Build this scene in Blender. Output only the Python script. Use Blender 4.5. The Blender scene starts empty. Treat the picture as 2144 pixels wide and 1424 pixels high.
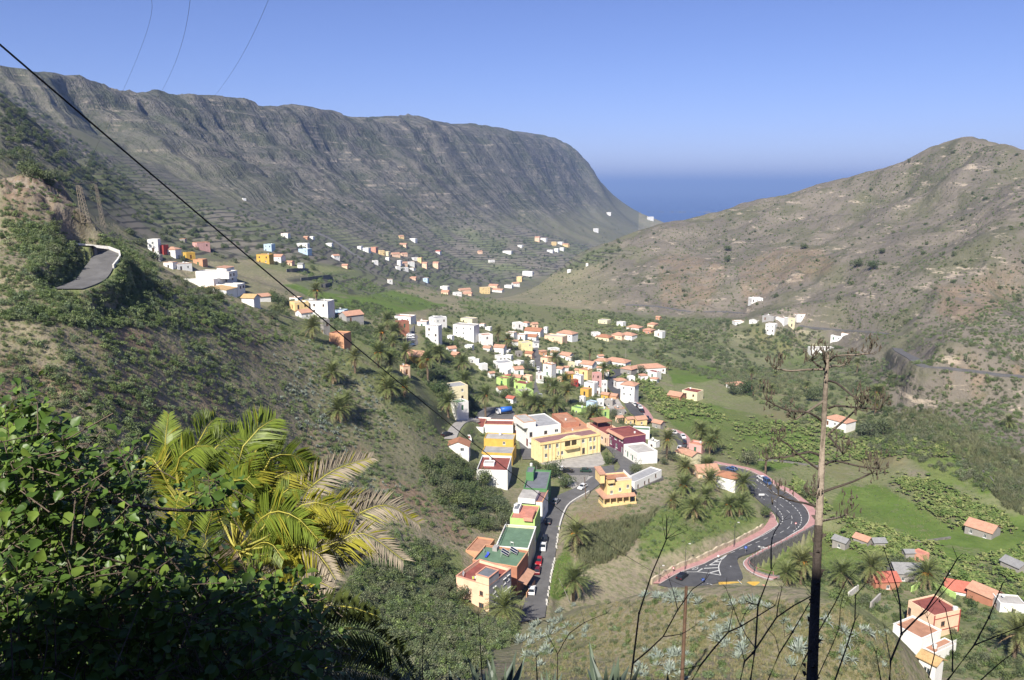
import bpy, math, random, time
import numpy as np
from mathutils import Vector, Matrix
T0 = time.time()
RNG = np.random.default_rng(7)
random.seed(7)
SC = bpy.context.scene
COL = SC.collection
# ------------------------------------------------------------------ camera, sky, sun, exposure
CZ = 270.0                      # eye height above the sea
PF, PCX, PCY = 1650.0, 1072.0, 712.0
PITCH = math.atan((712 - 392) / PF)
cam_d = bpy.data.cameras.new('camera')
cam_d.sensor_width = 36.0
cam_d.lens = 36.0 * PF / 2144.0
cam_d.clip_start = 0.2
cam_d.clip_end = 250000.0
cam = bpy.data.objects.new('camera', cam_d)
cam.location = (0, 0, CZ)
cam.rotation_euler = (math.pi / 2 - PITCH, 0, 0)
COL.objects.link(cam)
SC.camera = cam
SUN_EL = math.radians(43.0)
SUN_H = Vector((-0.37, -0.929))            # horizontal direction towards the sun
SUN_DIR = Vector((SUN_H.x * math.cos(SUN_EL), SUN_H.y * math.cos(SUN_EL), math.sin(SUN_EL))).normalized()
world = bpy.data.worlds.new('World')
SC.world = world
world.use_nodes = True
wn = world.node_tree
wn.nodes.clear()
w_out = wn.nodes.new('ShaderNodeOutputWorld')
w_bg = wn.nodes.new('ShaderNodeBackground')
w_sky = wn.nodes.new('ShaderNodeTexSky')
w_sky.sky_type = 'NISHITA'
w_sky.sun_disc = False
w_sky.sun_elevation = SUN_EL
w_sky.sun_rotation = math.atan2(SUN_DIR.x, SUN_DIR.y)
w_sky.altitude = 1200
w_sky.air_density = 1.0
w_sky.dust_density = 0.0
w_sky.ozone_density = 6.0
w_bg.inputs['Strength'].default_value = 0.066
w_mul = wn.nodes.new('ShaderNodeMix'); w_mul.data_type = 'RGBA'; w_mul.blend_type = 'MULTIPLY'; w_mul.inputs[0].default_value = 1.0
w_mul.inputs[7].default_value = (1.02, 0.88, 1.12, 1.0)          # the camera's cool-violet rendering of a clear sky
wn.links.new(w_sky.outputs[0], w_mul.inputs[6])
wn.links.new(w_mul.outputs[2], w_bg.inputs['Color'])
wn.links.new(w_bg.outputs[0], w_out.inputs['Surface'])
sun_d = bpy.data.lights.new('sun', 'SUN')
sun_d.energy = 5.0
sun_d.angle = math.radians(0.53)
sun_d.color = (1.0, 0.94, 0.84)
sun = bpy.data.objects.new('sun', sun_d)
sun.rotation_euler = SUN_DIR.to_track_quat('Z', 'Y').to_euler()
sun.location = (-40, -90, CZ + 90)
COL.objects.link(sun)
SC.view_settings.view_transform = 'Standard'
SC.view_settings.look = 'None'
SC.view_settings.gamma = 1.0
SC.view_settings.use_curve_mapping = False
SC.view_settings.exposure = 0.78
SC.cycles.max_bounces = 6
SC.cycles.diffuse_bounces = 2
SC.cycles.glossy_bounces = 2
SC.cycles.transmission_bounces = 2
SC.cycles.transparent_max_bounces = 4
SC.cycles.volume_bounces = 0
SC.cycles.use_denoising = True
# ------------------------------------------------------------------ pixels of the photograph to rays
CP, SP = math.cos(PITCH), math.sin(PITCH)
def ray(u, v):
    x = (u - PCX) / PF
    y = (PCY - v) / PF
    return np.array([x, CP + SP * y, -SP + CP * y])
def az_t(u, v):
    d = ray(u, v)
    h = math.hypot(d[0], d[1])
    return math.atan2(d[0], d[1]), d[2] / h
CROPS = {1: (4.288, 900, 840), 2: (5.36, 900, 1050), 3: (4.123, 900, 640), 4: (5.36, 560, 580),
         5: (5.229, 290, 470), 6: (7.147, 1200, 840), 7: (4.829, 1700, 1150), 8: (4.91, 1360, 950), 0: (1.0, 0, 0),
         9: (2.68, 600, 200), 10: (2.54, 1300, 250), 11: (3.56, 300, 850), 12: (4.747, 1560, 700), 13: (2.281, 700, 800), 14: (2.1125, 1300, 750), 15: (3.573, 1100, 1200), 16: (3.003, 1560, 950)}
def px(c, x, y):
    s, ox, oy = CROPS[c]
    return ox + x / s, oy + y / s
# ------------------------------------------------------------------ noise
def _hash(ix, iy, seed):
    h = (ix.astype(np.int64) * 374761393 + iy.astype(np.int64) * 668265263 + seed * 974634777) & 0xFFFFFFFF
    h = ((h ^ (h >> 13)) * 1274126177) & 0xFFFFFFFF
    return ((h ^ (h >> 16)) & 0xFFFF) / 65535.0
def vnoise(x, y, seed=0):
    ix, iy = np.floor(x), np.floor(y)
    fx, fy = x - ix, y - iy
    fx = fx * fx * fx * (fx * (fx * 6 - 15) + 10); fy = fy * fy * fy * (fy * (fy * 6 - 15) + 10)
    a = _hash(ix, iy, seed); b = _hash(ix + 1, iy, seed); c = _hash(ix, iy + 1, seed); d = _hash(ix + 1, iy + 1, seed)
    return (a * (1 - fx) + b * fx) * (1 - fy) + (c * (1 - fx) + d * fx) * fy
def fbm(x, y, seed=0, octv=4, gain=0.5):
    s, a, n = 0.0, 1.0, 0.0
    for o in range(octv):
        s = s + a * (vnoise(x, y, seed + o) * 2 - 1); n += a
        x, y, a = x * 2.03 + 17.1, y * 2.03 - 5.3, a * gain
    return s / n
def sstep(a, b, x):
    t = np.clip((x - a) / (b - a), 0, 1)
    return t * t * (3 - 2 * t)
# ------------------------------------------------------------------ terrain: surveyed points, then a smooth surface through them
SURVEY = []          # (azimuth, ln range, tan elevation)
def sv(u, *pts):
    """pts: (v, range) | (v, None, drop) | ('h', range, drop) hidden ground"""
    for p in pts:
        if p[0] == 'h':
            a = az_t(u, 650)[0]
            SURVEY.append((a, math.log(p[1]), -p[2] / p[1]))
        else:
            a, t = az_t(u, p[0])
            a = az_t(u, 650)[0] * 0.0 + a
            r = p[1] if p[1] else p[2] / -t
            SURVEY.append((a, math.log(r), t))
near = [('h', 1.2, 1.75), ('h', 4, 3.6), ('h', 15, 14.5), ('h', 40, 32)]
def left_far(u, *pts): sv(u, *pts)
for u in (-700, -300):
    sv(u, ('h', 1.2, 1.75), ('h', 4, 3.2), ('h', 15, 10), ('h', 40, 22), ('h', 100, 30), (700, 140), (600, 165), (500, 190), (430, 220), (350, 300), (260, 500), (190, 640), ('h', 800, -60), (140, 1250), ('h', 1600, -175), ('h', 3500, -200), ('h', 8500, -200))
sv(0, ('h', 1.2, 1.75), ('h', 4, 3.4), ('h', 15, 11), ('h', 40, 24), (1000, 122), (900, 133), (800, 145), (700, 158), (600, 178), (520, 197), (450, 212), (385, 232), ('h', 270, 12), (335, 400), (290, 480), (215, 590), (196, 630), ('h', 760, -45), ('h', 1650, -175), ('h', 3500, -200), ('h', 8500, -200))
sv(100, (700, 158), (620, 174), (560, 187), (500, 205), (450, 215), (372, 235), ('h', 280, 12), (340, 460), (285, 600), ('h', 760, -5), (290, 1000), ('h', 1700, -175))
sv(180, (760, 160), (700, 168), (640, 180), (600, 189), (550, 205), (500, 240), (470, 265), ('h', 320, 20), (430, 480), (370, 640), (330, 760), ('h', 850, 5), (280, 1150), ('h', 1750, -175))
sv(300, ('h', 1.2, 1.75), ('h', 4, 3.5), ('h', 15, 12), ('h', 40, 25), (1000, 142), (900, 156), (800, 169), (700, 185), (640, 199), (600, 211), (560, 225), ('h', 300, 31), ('h', 400, 38), (525, 520), (480, 720), (430, 960), (350, 1200), (250, 1430), ('h', 1850, -165), ('h', 3500, -180), ('h', 8500, -200))
sv(450, (1000, 158), (900, 174), (800, 190), (700, 213), (640, 238), (610, 310), (560, 440), (520, 600), (470, 850), (420, 1150), (330, 1420), ('h', 1950, -165))
sv(600, ('h', 1.2, 1.75), ('h', 4, 3.6), ('h', 15, 13.5), ('h', 40, 29), ('h', 80, 46), (1000, 176), (900, 198), (800, 224), (700, 272), (660, 320), (620, 420), (560, 580), (520, 720), (480, 980), (420, 1350), (330, 1620), ('h', 2150, -165), ('h', 3800, -180), ('h', 8500, -200))
sv(720, (1100, 168), (900, 222), (800, 254), (720, 312), (690, 370), (650, 450), (600, 640), (550, 950), (500, 1250), (420, 1550), (330, 1800))
sv(850, ('h', 1.2, 1.75), ('h', 4, 3.6), ('h', 15, 14.5), ('h', 40, 31), (1424, 78), (1350, 108), (1200, 158), (1100, 183), (1000, 212), (900, 243), (800, 282), (740, 330), (690, 410), (650, 500), (600, 850), (560, 1150), (500, 1450), (420, 1750), (330, 1950), ('h', 2500, -170), ('h', 4000, -180), ('h', 8500, -190))
sv(980, (1424, 84), (1330, 124), (1250, 165), (1100, None, 90), (1000, None, 93), (900, None, 93), (800, None, 90), (740, None, 88), (690, None, 90), (650, None, 97), (612, None, 148), (560, 1500), (500, 1750), (420, 2050), (330, 2300), ('h', 2800, -180))
sv(1100, ('h', 1.2, 1.75), ('h', 4, 3.6), ('h', 15, 14.5), ('h', 40, 32), (1424, 88), (1340, 122), (1290, None, 94.5), (1180, None, 96), (1060, None, 97), (965, None, 98), (880, None, 97), (810, None, 96), (740, None, 97), (710, None, 98), (670, None, 101), (645, None, 108), (618, None, 145), (560, 1560), (500, 1900), (420, 2350), (360, 2600), ('h', 3100, -150), ('h', 4500, 100), ('h', 8500, 285))
sv(1210, (1424, 84), (1345, 106), (1272, 128), ('h', 147, 90), (1180, None, 97), (1040, None, 98), (970, None, 98), (880, None, 99), (810, None, 101), (740, None, 103), (690, None, 107), (650, None, 114), (580, 960), (532, 1050), ('h', 1300, 165), (520, 1950), (470, 2450), (420, 2950), (318, 3400), ('h', 3800, -50), ('h', 4500, 230), ('h', 8500, 290))
sv(1280, (425, 3420), (480, 2600), ('h', 3900, 150), ('h', 4400, 270))
sv(1300, (660, None, 116), (580, 890), (500, 1060), ('h', 1350, 180), ('h', 2200, 190), ('h', 3000, 150), (432, 3500), ('h', 4200, 290))
sv(1380, (472, 1090), ('h', 1400, 190), ('h', 2300, 215), ('h', 3000, 185), (462, 3600), ('h', 4200, 290), ('h', 8500, 290))
sv(1400, (1424, 76), (1338, 99), (1240, 122), ('h', 143, 90), ('h', 160, 98.5), (1215, None, 101), (1100, None, 97), (1030, None, 98), (960, None, 100), (880, None, 104), (800, None, 107), (720, None, 111), (680, None, 114))
sv(1550, (1424, 72), (1338, 95), (1240, 119), ('h', 141, 92), ('h', 158, 100.5), (1215, None, 103), (1130, None, 102.5), (1030, None, 102), (960, None, 105), (880, None, 108), (800, None, 110), (720, None, 112), (660, None, 113), (560, 860), (480, 1000), (430, 1120), ('h', 1450, 220), ('h', 2200, 280), ('h', 8500, 290))
sv(1700, (1424, 70), (1338, 92), (1252, 115), ('h', 137, 92), ('h', 155, 102), (1150, None, 107), (1080, None, 105), (1000, None, 107), (900, None, 108), (800, None, 110), (720, None, 110), (660, 610), (560, 780), (480, 940), (392, 1080), ('h', 1500, 160), ('h', 2200, 270), ('h', 8500, 290))
sv(1850, (1424, 95), (1320, 117), ('h', 140, 92), (1180, None, 107), (1080, None, 108), (1000, None, 108), (900, None, 108), (820, None, 107), (760, None, 103), (690, 560), (600, 680), (500, 830), (420, 960), (348, 1060), ('h', 1500, 150), ('h', 2200, 270))
sv(2000, (1424, None, 101), (1320, None, 104), (1200, None, 107), (1080, None, 108), (980, None, 107), (900, None, 103), (830, None, 96), (760, 415), (690, 480), (600, 590), (500, 760), (400, 900), (294, 1010), ('h', 1400, 60), ('h', 2200, 250), ('h', 8500, 290))
for u in (2144, 2500, 2900):
    sv(u, ('h', 1.2, 1.75), ('h', 4, 4.6), ('h', 15, 17), ('h', 40, 42), ('h', 90, 84), (1300, None, 104), (1150, None, 107), (1020, None, 106), (900, None, 101), (840, None, 95), (760, None, 87), (690, None, 78), (600, None, 66), (520, 650), (440, 760), (320 if u < 2200 else 430, 950), ('h', 1350, 90), ('h', 2200, 250), ('h', 8500, 290))
CREST = np.array([(0, 150, 1350), (60, 158, 1380), (180, 178, 1450), (300, 198, 1540), (450, 208, 1650), (560, 224, 1760), (640, 230, 1840), (720, 245, 1960), (790, 255, 2060), (830, 249, 2120), (930, 256, 2310), (960, 267, 2380), (1040, 275, 2570), (1085, 285, 2700), (1130, 296, 2950), (1200, 315, 3350)], float)
for u in range(0, 1201, 60):                                   # sharp cliff edge, level plateau behind
    v, r = np.interp(u, CREST[:, 0], CREST[:, 1]), np.interp(u, CREST[:, 0], CREST[:, 2])
    a, t = az_t(u, v); SURVEY.append((a, math.log(r), t)); SURVEY.append((a, math.log(r * 1.035), t * 0.99)); SURVEY.append((a, math.log(r * 0.965), t - 0.026))
sv(1240, (352, 3410)); sv(1258, (384, 3415)); sv(1160, (400, 2900))
sv(1900, (335, 1050)); sv(1950, (312, 1030)); sv(2040, (290, 1005), ('h', 1150, 10)); sv(2090, (303, 978), ('h', 1100, 20)); sv(2300, (372, 930))
for adeg in (75, 95, 120, 150, 180, -150, -120, -95, -75):       # unseen bank added to shade the foreground, and the hill behind the viewpoint
    a = math.radians(adeg)
    k = 1.0 if abs(adeg) > 100 else 0.2
    for r, z in ((1.2, -1.72), (3.6, -1.4), (5.2, 1.6), (7, 5.4), (11, 8.6), (20, 14), (50, 30), (200, 60), (900, 140), (8500, 140)):
        if abs(adeg) <= 95 and r > 50: z = -15 if r < 300 else 40
        zz = z * k if z > 0 else z
        if abs(adeg) <= 95 and r == 3.6: zz = -3.4
        SURVEY.append((a, math.log(r), zz / r))
S = np.array(SURVEY)
S[:, 1] *= 1.0
n = len(S)
def tps(d2):
    return 0.5 * d2 * np.log(d2 + 1e-12)
D2 = ((S[:, None, :2] - S[None, :, :2]) ** 2).sum(2)
A = np.zeros((n + 3, n + 3))
A[:n, :n] = tps(D2) + np.eye(n) * 5e-5
Pm = np.c_[np.ones(n), S[:, :2]]
A[:n, n:] = Pm; A[n:, :n] = Pm.T
W = np.linalg.solve(A, np.r_[S[:, 2], np.zeros(3)])
def surf(az, lr):
    q = np.c_[az.ravel(), lr.ravel()].astype(np.float32)
    out = np.empty(len(q), np.float32)
    s2 = S[:, :2].astype(np.float32)
    w = W[:n].astype(np.float32)
    for i in range(0, len(q), 20000):
        c = q[i:i + 20000]
        d2 = (c[:, None, 0] - s2[None, :, 0]) ** 2 + (c[:, None, 1] - s2[None, :, 1]) ** 2
        out[i:i + 20000] = tps(d2) @ w + W[n] + c[:, 0] * W[n + 1] + c[:, 1] * W[n + 2]
    return out.reshape(az.shape)
azf = np.radians(np.linspace(-46, 46, 780))
azb = np.radians(np.arange(50, 311, 4.0))
AZ = np.r_[azf, azb]
LR = np.r_[np.linspace(math.log(1.0), math.log(100), 110, endpoint=False), np.linspace(math.log(100), math.log(450), 240, endpoint=False),
           np.linspace(math.log(450), math.log(1300), 160, endpoint=False), np.linspace(math.log(1300), math.log(4200), 230, endpoint=False),
           np.linspace(math.log(4200), math.log(9000), 14)]
NA, NR = len(AZ), len(LR)
AZq = np.where(AZ > math.pi, AZ - 2 * math.pi, AZ)
GA, GL = np.meshgrid(AZq, LR)                # rows: range, columns: azimuth
GR = np.exp(GL)
GX, GY = GR * np.sin(GA), GR * np.cos(GA)
# gullies cut into the long cliff: the face steps in and out along its strike
cs = GX * 0.427 + GY * 0.904
cn = GX * 0.904 - GY * 0.427
wob = fbm(cs / 420, cn / 300, 11, 3) * 120
rid = 1 - np.abs(fbm((cs + wob) / 300, cn / 1500, 21, 3)) * 2.2
rid2 = 1 - np.abs(fbm((cs + wob * 0.5) / 95, cn / 700, 31, 3)) * 2.2
cliff = sstep(1050, 1500, GR) * sstep(math.radians(9), math.radians(4), GA) * (GA < 1)
crest_r = np.interp(GA, [az_t(u, 250)[0] for u in (0, 300, 600, 850, 980, 1100, 1210)], [1350, 1540, 1800, 2150, 2420, 2750, 3400])
warp = cliff * (0.25 + 0.75 * sstep(0.0, 0.05, (crest_r - GR) / crest_r)) * (rid * 80 + rid2 * 58 + (1 - np.abs(fbm((cs + wob * 0.3) / 42, cn / 400, 35, 2)) * 2) * 22 - 95)
r_h = 430 - 170 * sstep(0.38, 0.48, GA)
hill = sstep(r_h, r_h * 1.38, GR) * sstep(math.radians(4), math.radians(9), GA) * (1 - sstep(1700, 2200, GR))
warp = warp + hill * (fbm(GX / 130, GY / 130, 41, 4) * 52 + (1 - np.abs(fbm(GX / 80, GY / 80, 45, 4)) * 2) * 26 - 10)
lsl = (1 - sstep(380, 600, GR)) * sstep(math.radians(-5), math.radians(-11), GA) * sstep(60, 110, GR)
warp = warp + lsl * fbm(GX / 32, GY / 32, 51, 4) * 9
Tn = surf(GA, np.log(np.maximum(GR + warp, 0.8)))
GZ = CZ + Tn * GR
slope_n = fbm(GX / 9, GY / 9, 61, 4) * 0.55 * sstep(25, 90, GR) * (1 - sstep(500, 900, GR)) + fbm(GX / 40, GY / 40, 65, 4) * 5.0 * hill + fbm(GX / 60, GY / 60, 67, 5) * 9.0 * cliff
town = np.exp(-(((GA - 0.08) / 0.30) ** 4)) * sstep(150, 175, GR) * (1 - sstep(620, 760, GR))
GZ = GZ + slope_n * (1 - 0.92 * town) + fbm(GX / 1.3, GY / 1.3, 71, 3) * 0.12 * (1 - sstep(10, 40, GR))
# unseen bank added behind the viewpoint, crest climbing right to shade near ground
along = GX * SUN_H.x + GY * SUN_H.y; lat = GX * SUN_H.y - GY * SUN_H.x; te = math.tan(SUN_EL)
crest = np.interp(lat, [-9, 0.2, 2.0, 3.9, 7, 14], [3.3, 3.0, 1.0, -0.35, -1.6, -3.8])
zb = np.where(along < 4.6, -1.6, np.where(along < 7, -1.6 + (crest + te * 7 + 1.6) * sstep(4.6, 7, along), crest + te * 7 + 0.55 * (along - 7)))
wb = sstep(0.6, 2.5, along) * (1 - sstep(35, 70, GR))
GZ = GZ * (1 - wb) + (CZ + zb + fbm(GX / 2.2, GY / 2.2, 89, 3) * 0.25) * wb
# rock benches on the cliff and crags on the left outcrop
bz = GZ / 34 + fbm(GX / 260, GY / 260, 81, 3) * 1.1
bf = bz - np.floor(bz)
GZ = GZ + cliff * sstep(CZ - 60, CZ + 20, GZ) * 34 * (sstep(0.15, 0.62, bf) - bf) * 0.34 * (0.3 + sstep(-0.2, 0.3, fbm(GX / 300, GY / 300, 87, 3)))
bz = GZ / 13 + fbm(GX / 120, GY / 120, 88, 3) * 0.9
bf = bz - np.floor(bz)
GZ = GZ + cliff * sstep(CZ - 60, CZ + 20, GZ) * 13 * (sstep(0.1, 0.6, bf) - bf) * 0.3
crag = np.exp(-(((GA - az_t(75, 400)[0]) / 0.055) ** 2) - ((GR - 226) / 15) ** 2)
GZ = GZ + crag * (np.abs(fbm(GX / 8, GY / 8, 83, 4)) * 5 - 1.5 + np.floor(vnoise(GX / 6, GY / 6, 86) * 3) * 1.1)
GT = (GZ - CZ) / GR
def ground(u, v, rmin=None):
    """first point of the ground seen at a pixel of the photograph"""
    a, t = az_t(u, v)
    if rmin is None and 1170 < u < 1880 and v < 1250: rmin = 170     # past the knoll
    return ground_at(a, t, rmin or 0)
def ground_at(a, t, rmin=0):
    fa = (a - azf[0]) / (azf[1] - azf[0])
    i = int(np.clip(fa, 0, len(azf) - 2)); f = min(max(fa - i, 0), 1)
    col = GT[:, i] * (1 - f) + GT[:, i + 1] * f
    k0 = max(100, int(np.searchsorted(LR, math.log(max(rmin, 1)))))
    ok = np.nonzero(col[k0:] >= t)[0]
    k = (ok[0] + k0) if len(ok) else NR - 1
    k = max(k, 1)
    g = (t - col[k - 1]) / max(col[k] - col[k - 1], 1e-9)
    r = math.exp(LR[k - 1] + (LR[k] - LR[k - 1]) * min(max(g, 0), 1))
    return np.array([r * math.sin(a), r * math.cos(a), CZ + t * r])
def zat(x, y):
    a = math.atan2(x, y); l = math.log(max(math.hypot(x, y), 1.01))
    fa = (a - azf[0]) / (azf[1] - azf[0])
    i = int(np.clip(fa, 0, len(azf) - 2)); f = min(max(fa - i, 0), 1)
    k = int(np.clip(np.searchsorted(LR, l) - 1, 0, NR - 2)); g = (l - LR[k]) / (LR[k + 1] - LR[k])
    return float((GZ[k, i] * (1 - f) + GZ[k, i + 1] * f) * (1 - g) + (GZ[k + 1, i] * (1 - f) + GZ[k + 1, i + 1] * f) * g)
def on_plane(u, v, z):
    d = ray(u, v); k = (z - CZ) / d[2]
    return np.array([d[0] * k, d[1] * k, z])
# ------------------------------------------------------------------ materials
def new_mat(name):
    m = bpy.data.materials.new(name); m.use_nodes = True
    nt = m.node_tree
    return m, nt, nt.nodes['Principled BSDF']
def N(nt, t, **kw):
    n_ = nt.nodes.new('ShaderNode' + t)
    for k, v in kw.items():
        if k in ('op', 'operation'): n_.operation = v
        elif k == 'blend': n_.blend_type = v
        elif hasattr(n_, k) and not k.startswith('in_'): setattr(n_, k, v)
    return n_
def mixc(nt, fac, a, b):
    n_ = nt.nodes.new('ShaderNodeMix'); n_.data_type = 'RGBA'
    for sock, val in ((n_.inputs[0], fac), (n_.inputs[6], a), (n_.inputs[7], b)):
        if isinstance(val, (int, float)): sock.default_value = val
        elif isinstance(val, tuple): sock.default_value = (*val, 1.0)
        else: nt.links.new(val, sock)
    return n_.outputs[2]
def math_(nt, op, a, b=None, clamp=False):
    n_ = nt.nodes.new('ShaderNodeMath'); n_.operation = op; n_.use_clamp = clamp
    for i, val in enumerate((a, b)):
        if val is None: continue
        if isinstance(val, (int, float)): n_.inputs[i].default_value = val
        else: nt.links.new(val, n_.inputs[i])
    return n_.outputs[0]
def ramp(nt, fac, lo, hi):
    n_ = nt.nodes.new('ShaderNodeMapRange'); n_.interpolation_type = 'SMOOTHSTEP'
    n_.inputs[1].default_value = lo; n_.inputs[2].default_value = hi
    nt.links.new(fac, n_.inputs[0])
    return n_.outputs[0]
def noise(nt, vec, scale, detail=4, rough=0.55, dist=0.0):
    n_ = nt.nodes.new('ShaderNodeTexNoise')
    n_.inputs['Scale'].default_value = scale; n_.inputs['Detail'].default_value = detail
    n_.inputs['Roughness'].default_value = rough; n_.inputs['Distortion'].default_value = dist
    if vec is not None: nt.links.new(vec, n_.inputs['Vector'])
    return n_.outputs['Fac']
def vmap(nt, vec, sx, sy, sz):
    n_ = nt.nodes.new('ShaderNodeMapping'); n_.inputs['Scale'].default_value = (sx, sy, sz)
    nt.links.new(vec, n_.inputs['Vector']); return n_.outputs[0]
MATS = {}
def mat(name, col, rough=0.85, var=0.18, scale=1.2, bump=0.0, metal=0.0, spec=0.3, fine=None):
    if name in MATS: return MATS[name]
    m, nt, b = new_mat(name)
    geo = nt.nodes.new('ShaderNodeNewGeometry')
    f1 = ramp(nt, noise(nt, geo.outputs['Position'], scale, 5, 0.65), 0.28, 0.72)
    dark = tuple(c * (1 - var) for c in col); lite = tuple(min(c * (1 + var * 0.6), 0.92) for c in col)
    c = mixc(nt, f1, dark, lite)
    if var > 0.05:                 # rain streaks and stains
        f2 = ramp(nt, noise(nt, vmap(nt, geo.outputs['Position'], 2.2, 2.2, 0.25), 1.0, 4, 0.7), 0.56, 0.8)
        c = mixc(nt, math_(nt, 'MULTIPLY', f2, 0.45), c, tuple(x * 0.62 + 0.02 for x in col))
    nt.links.new(c, b.inputs['Base Color'])
    b.inputs['Roughness'].default_value = rough
    b.inputs['Metallic'].default_value = metal
    b.inputs['Specular IOR Level'].default_value = spec
    if bump:
        bp = nt.nodes.new('ShaderNodeBump'); bp.inputs['Strength'].default_value = bump; bp.inputs['Distance'].default_value = 0.1
        nt.links.new(noise(nt, geo.outputs['Position'], fine or scale * 6, 4), bp.inputs['Height']); nt.links.new(bp.outputs[0], b.inputs['Normal'])
    MATS[name] = m
    return m
def tile_mat(name, col):
    if name in MATS: return MATS[name]
    m, nt, b = new_mat(name)
    geo = nt.nodes.new('ShaderNodeNewGeometry')
    p = geo.outputs['Position']
    f1 = ramp(nt, noise(nt, p, 0.8, 5, 0.7), 0.3, 0.7)
    f2 = ramp(nt, noise(nt, p, 5.0, 3, 0.7), 0.35, 0.65)
    c = mixc(nt, f1, tuple(x * 0.7 for x in col), col)
    c = mixc(nt, math_(nt, 'MULTIPLY', f2, 0.4), c, tuple(min(x * 1.25 + 0.03, 0.9) for x in col))
    nt.links.new(c, b.inputs['Base Color']); b.inputs['Roughness'].default_value = 0.85
    bp = nt.nodes.new('ShaderNodeBump'); bp.inputs['Strength'].default_value = 0.6; bp.inputs['Distance'].default_value = 0.08
    nt.links.new(noise(nt, p, 4.0, 2), bp.inputs['Height']); nt.links.new(bp.outputs[0], b.inputs['Normal'])
    MATS[name] = m
    return m
def leaf_mat(name, cols, rough=0.55, trans=0.25, spec=0.35, var_scale=0.0):
    """foliage: colour differs from plant to plant (Object Info Random) and a little from leaf to leaf"""
    if name in MATS: return MATS[name]
    m, nt, b = new_mat(name)
    oi = nt.nodes.new('ShaderNodeObjectInfo')
    cr = nt.nodes.new('ShaderNodeValToRGB')
    cr.color_ramp.interpolation = 'LINEAR'
    els = cr.color_ramp.elements
    if len(cols) == 1: cols = [cols[0], cols[0]]
    for i, c in enumerate(cols):
        p = i / max(len(cols) - 1, 1)
        e = els[i] if i < 2 else els.new(p)
        e.position = p; e.color = (*c, 1)
    nt.links.new(oi.outputs['Random'], cr.inputs[0])
    geo = nt.nodes.new('ShaderNodeNewGeometry')
    rnd = geo.outputs['Random Per Island']
    c = mixc(nt, rnd, (0.75, 0.75, 0.75), (1.35, 1.32, 1.2))
    mu = nt.nodes.new('ShaderNodeMix'); mu.data_type = 'RGBA'; mu.blend_type = 'MULTIPLY'; mu.inputs[0].default_value = 1.0
    nt.links.new(cr.outputs[0], mu.inputs[6]); nt.links.new(c, mu.inputs[7])
    nt.links.new(mu.outputs[2], b.inputs['Base Color'])
    b.inputs['Roughness'].default_value = rough
    b.inputs['Specular IOR Level'].default_value = spec
    if trans > 0:
        tr = nt.nodes.new('ShaderNodeBsdfTranslucent'); nt.links.new(mu.outputs[2], tr.inputs['Color'])
        ms = nt.nodes.new('ShaderNodeMixShader'); ms.inputs[0].default_value = trans
        nt.links.new(b.outputs[0], ms.inputs[1]); nt.links.new(tr.outputs[0], ms.inputs[2])
        nt.links.new(ms.outputs[0], nt.nodes['Material Output'].inputs['Surface'])
    MATS[name] = m
    return m
# ------------------------------------------------------------------ mesh building
class MB:
    def __init__(s): s.v = []; s.f = []; s.mi = []
    def add(s, vs, fs, mi=0):
        o = len(s.v); s.v.extend([tuple(map(float, p)) for p in vs]); s.f.extend([tuple(i + o for i in f) for f in fs]); s.mi.extend([mi] * len(fs))
    def box(s, x0, y0, z0, x1, y1, z1, mi=0, bottom=True):
        vs = [(x0, y0, z0), (x1, y0, z0), (x1, y1, z0), (x0, y1, z0), (x0, y0, z1), (x1, y0, z1), (x1, y1, z1), (x0, y1, z1)]
        fs = [(4, 5, 6, 7), (0, 1, 5, 4), (1, 2, 6, 5), (2, 3, 7, 6), (3, 0, 4, 7)]
        if bottom: fs.append((3, 2, 1, 0))
        s.add(vs, fs, mi)
    def tube(s, pts, rads, sides=6, mi=0, cap=True):
        pts = [Vector(p) for p in pts]; o = len(s.v); nr = len(pts)
        up = Vector((0, 0, 1))
        for i, p in enumerate(pts):
            d = (pts[min(i + 1, nr - 1)] - pts[max(i - 1, 0)])
            if d.length < 1e-9: d = Vector((0, 0, 1))
            d.normalize()
            a = d.cross(up if abs(d.z) < 0.95 else Vector((1, 0, 0))).normalized(); b = d.cross(a)
            for k in range(sides):
                an = 2 * math.pi * k / sides
                q = p + (a * math.cos(an) + b * math.sin(an)) * rads[i]
                s.v.append((q.x, q.y, q.z))
        for i in range(nr - 1):
            for k in range(sides):
                k2 = (k + 1) % sides
                s.f.append((o + i * sides + k, o + (i + 1) * sides + k, o + (i + 1) * sides + k2, o + i * sides + k2)); s.mi.append(mi)
        if cap:
            s.f.append(tuple(o + (nr - 1) * sides + k for k in reversed(range(sides)))); s.mi.append(mi)
    def mesh(s, name, mats, smooth=False):
        me = bpy.data.meshes.new(name)
        me.from_pydata(s.v, [], s.f)
        for m in (mats if isinstance(mats, (list, tuple)) else [mats]): me.materials.append(m)
        if any(s.mi): me.polygons.foreach_set('material_index', s.mi)
        if smooth: me.polygons.foreach_set('use_smooth', [True] * len(me.polygons))
        me.update()
        return me
    def obj(s, name, mats, parent=None, smooth=False, **kw):
        return link(name, s.mesh(name, mats, smooth), parent, **kw)
def link(name, data, parent=None, loc=None, rot=None, scale=None):
    o = bpy.data.objects.new(name, data); COL.objects.link(o)
    if parent is not None: o.parent = parent
    if loc is not None: o.location = loc
    if rot is not None: o.rotation_euler = rot
    if scale is not None: o.scale = scale if isinstance(scale, (tuple, list)) else (scale,) * 3
    return o
def tag(o, label=None, cat=None, group=None, kind=None):
    if label: o['label'] = label
    if cat: o['category'] = cat
    if group: o['group'] = group
    if kind: o['kind'] = kind
    return o
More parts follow.
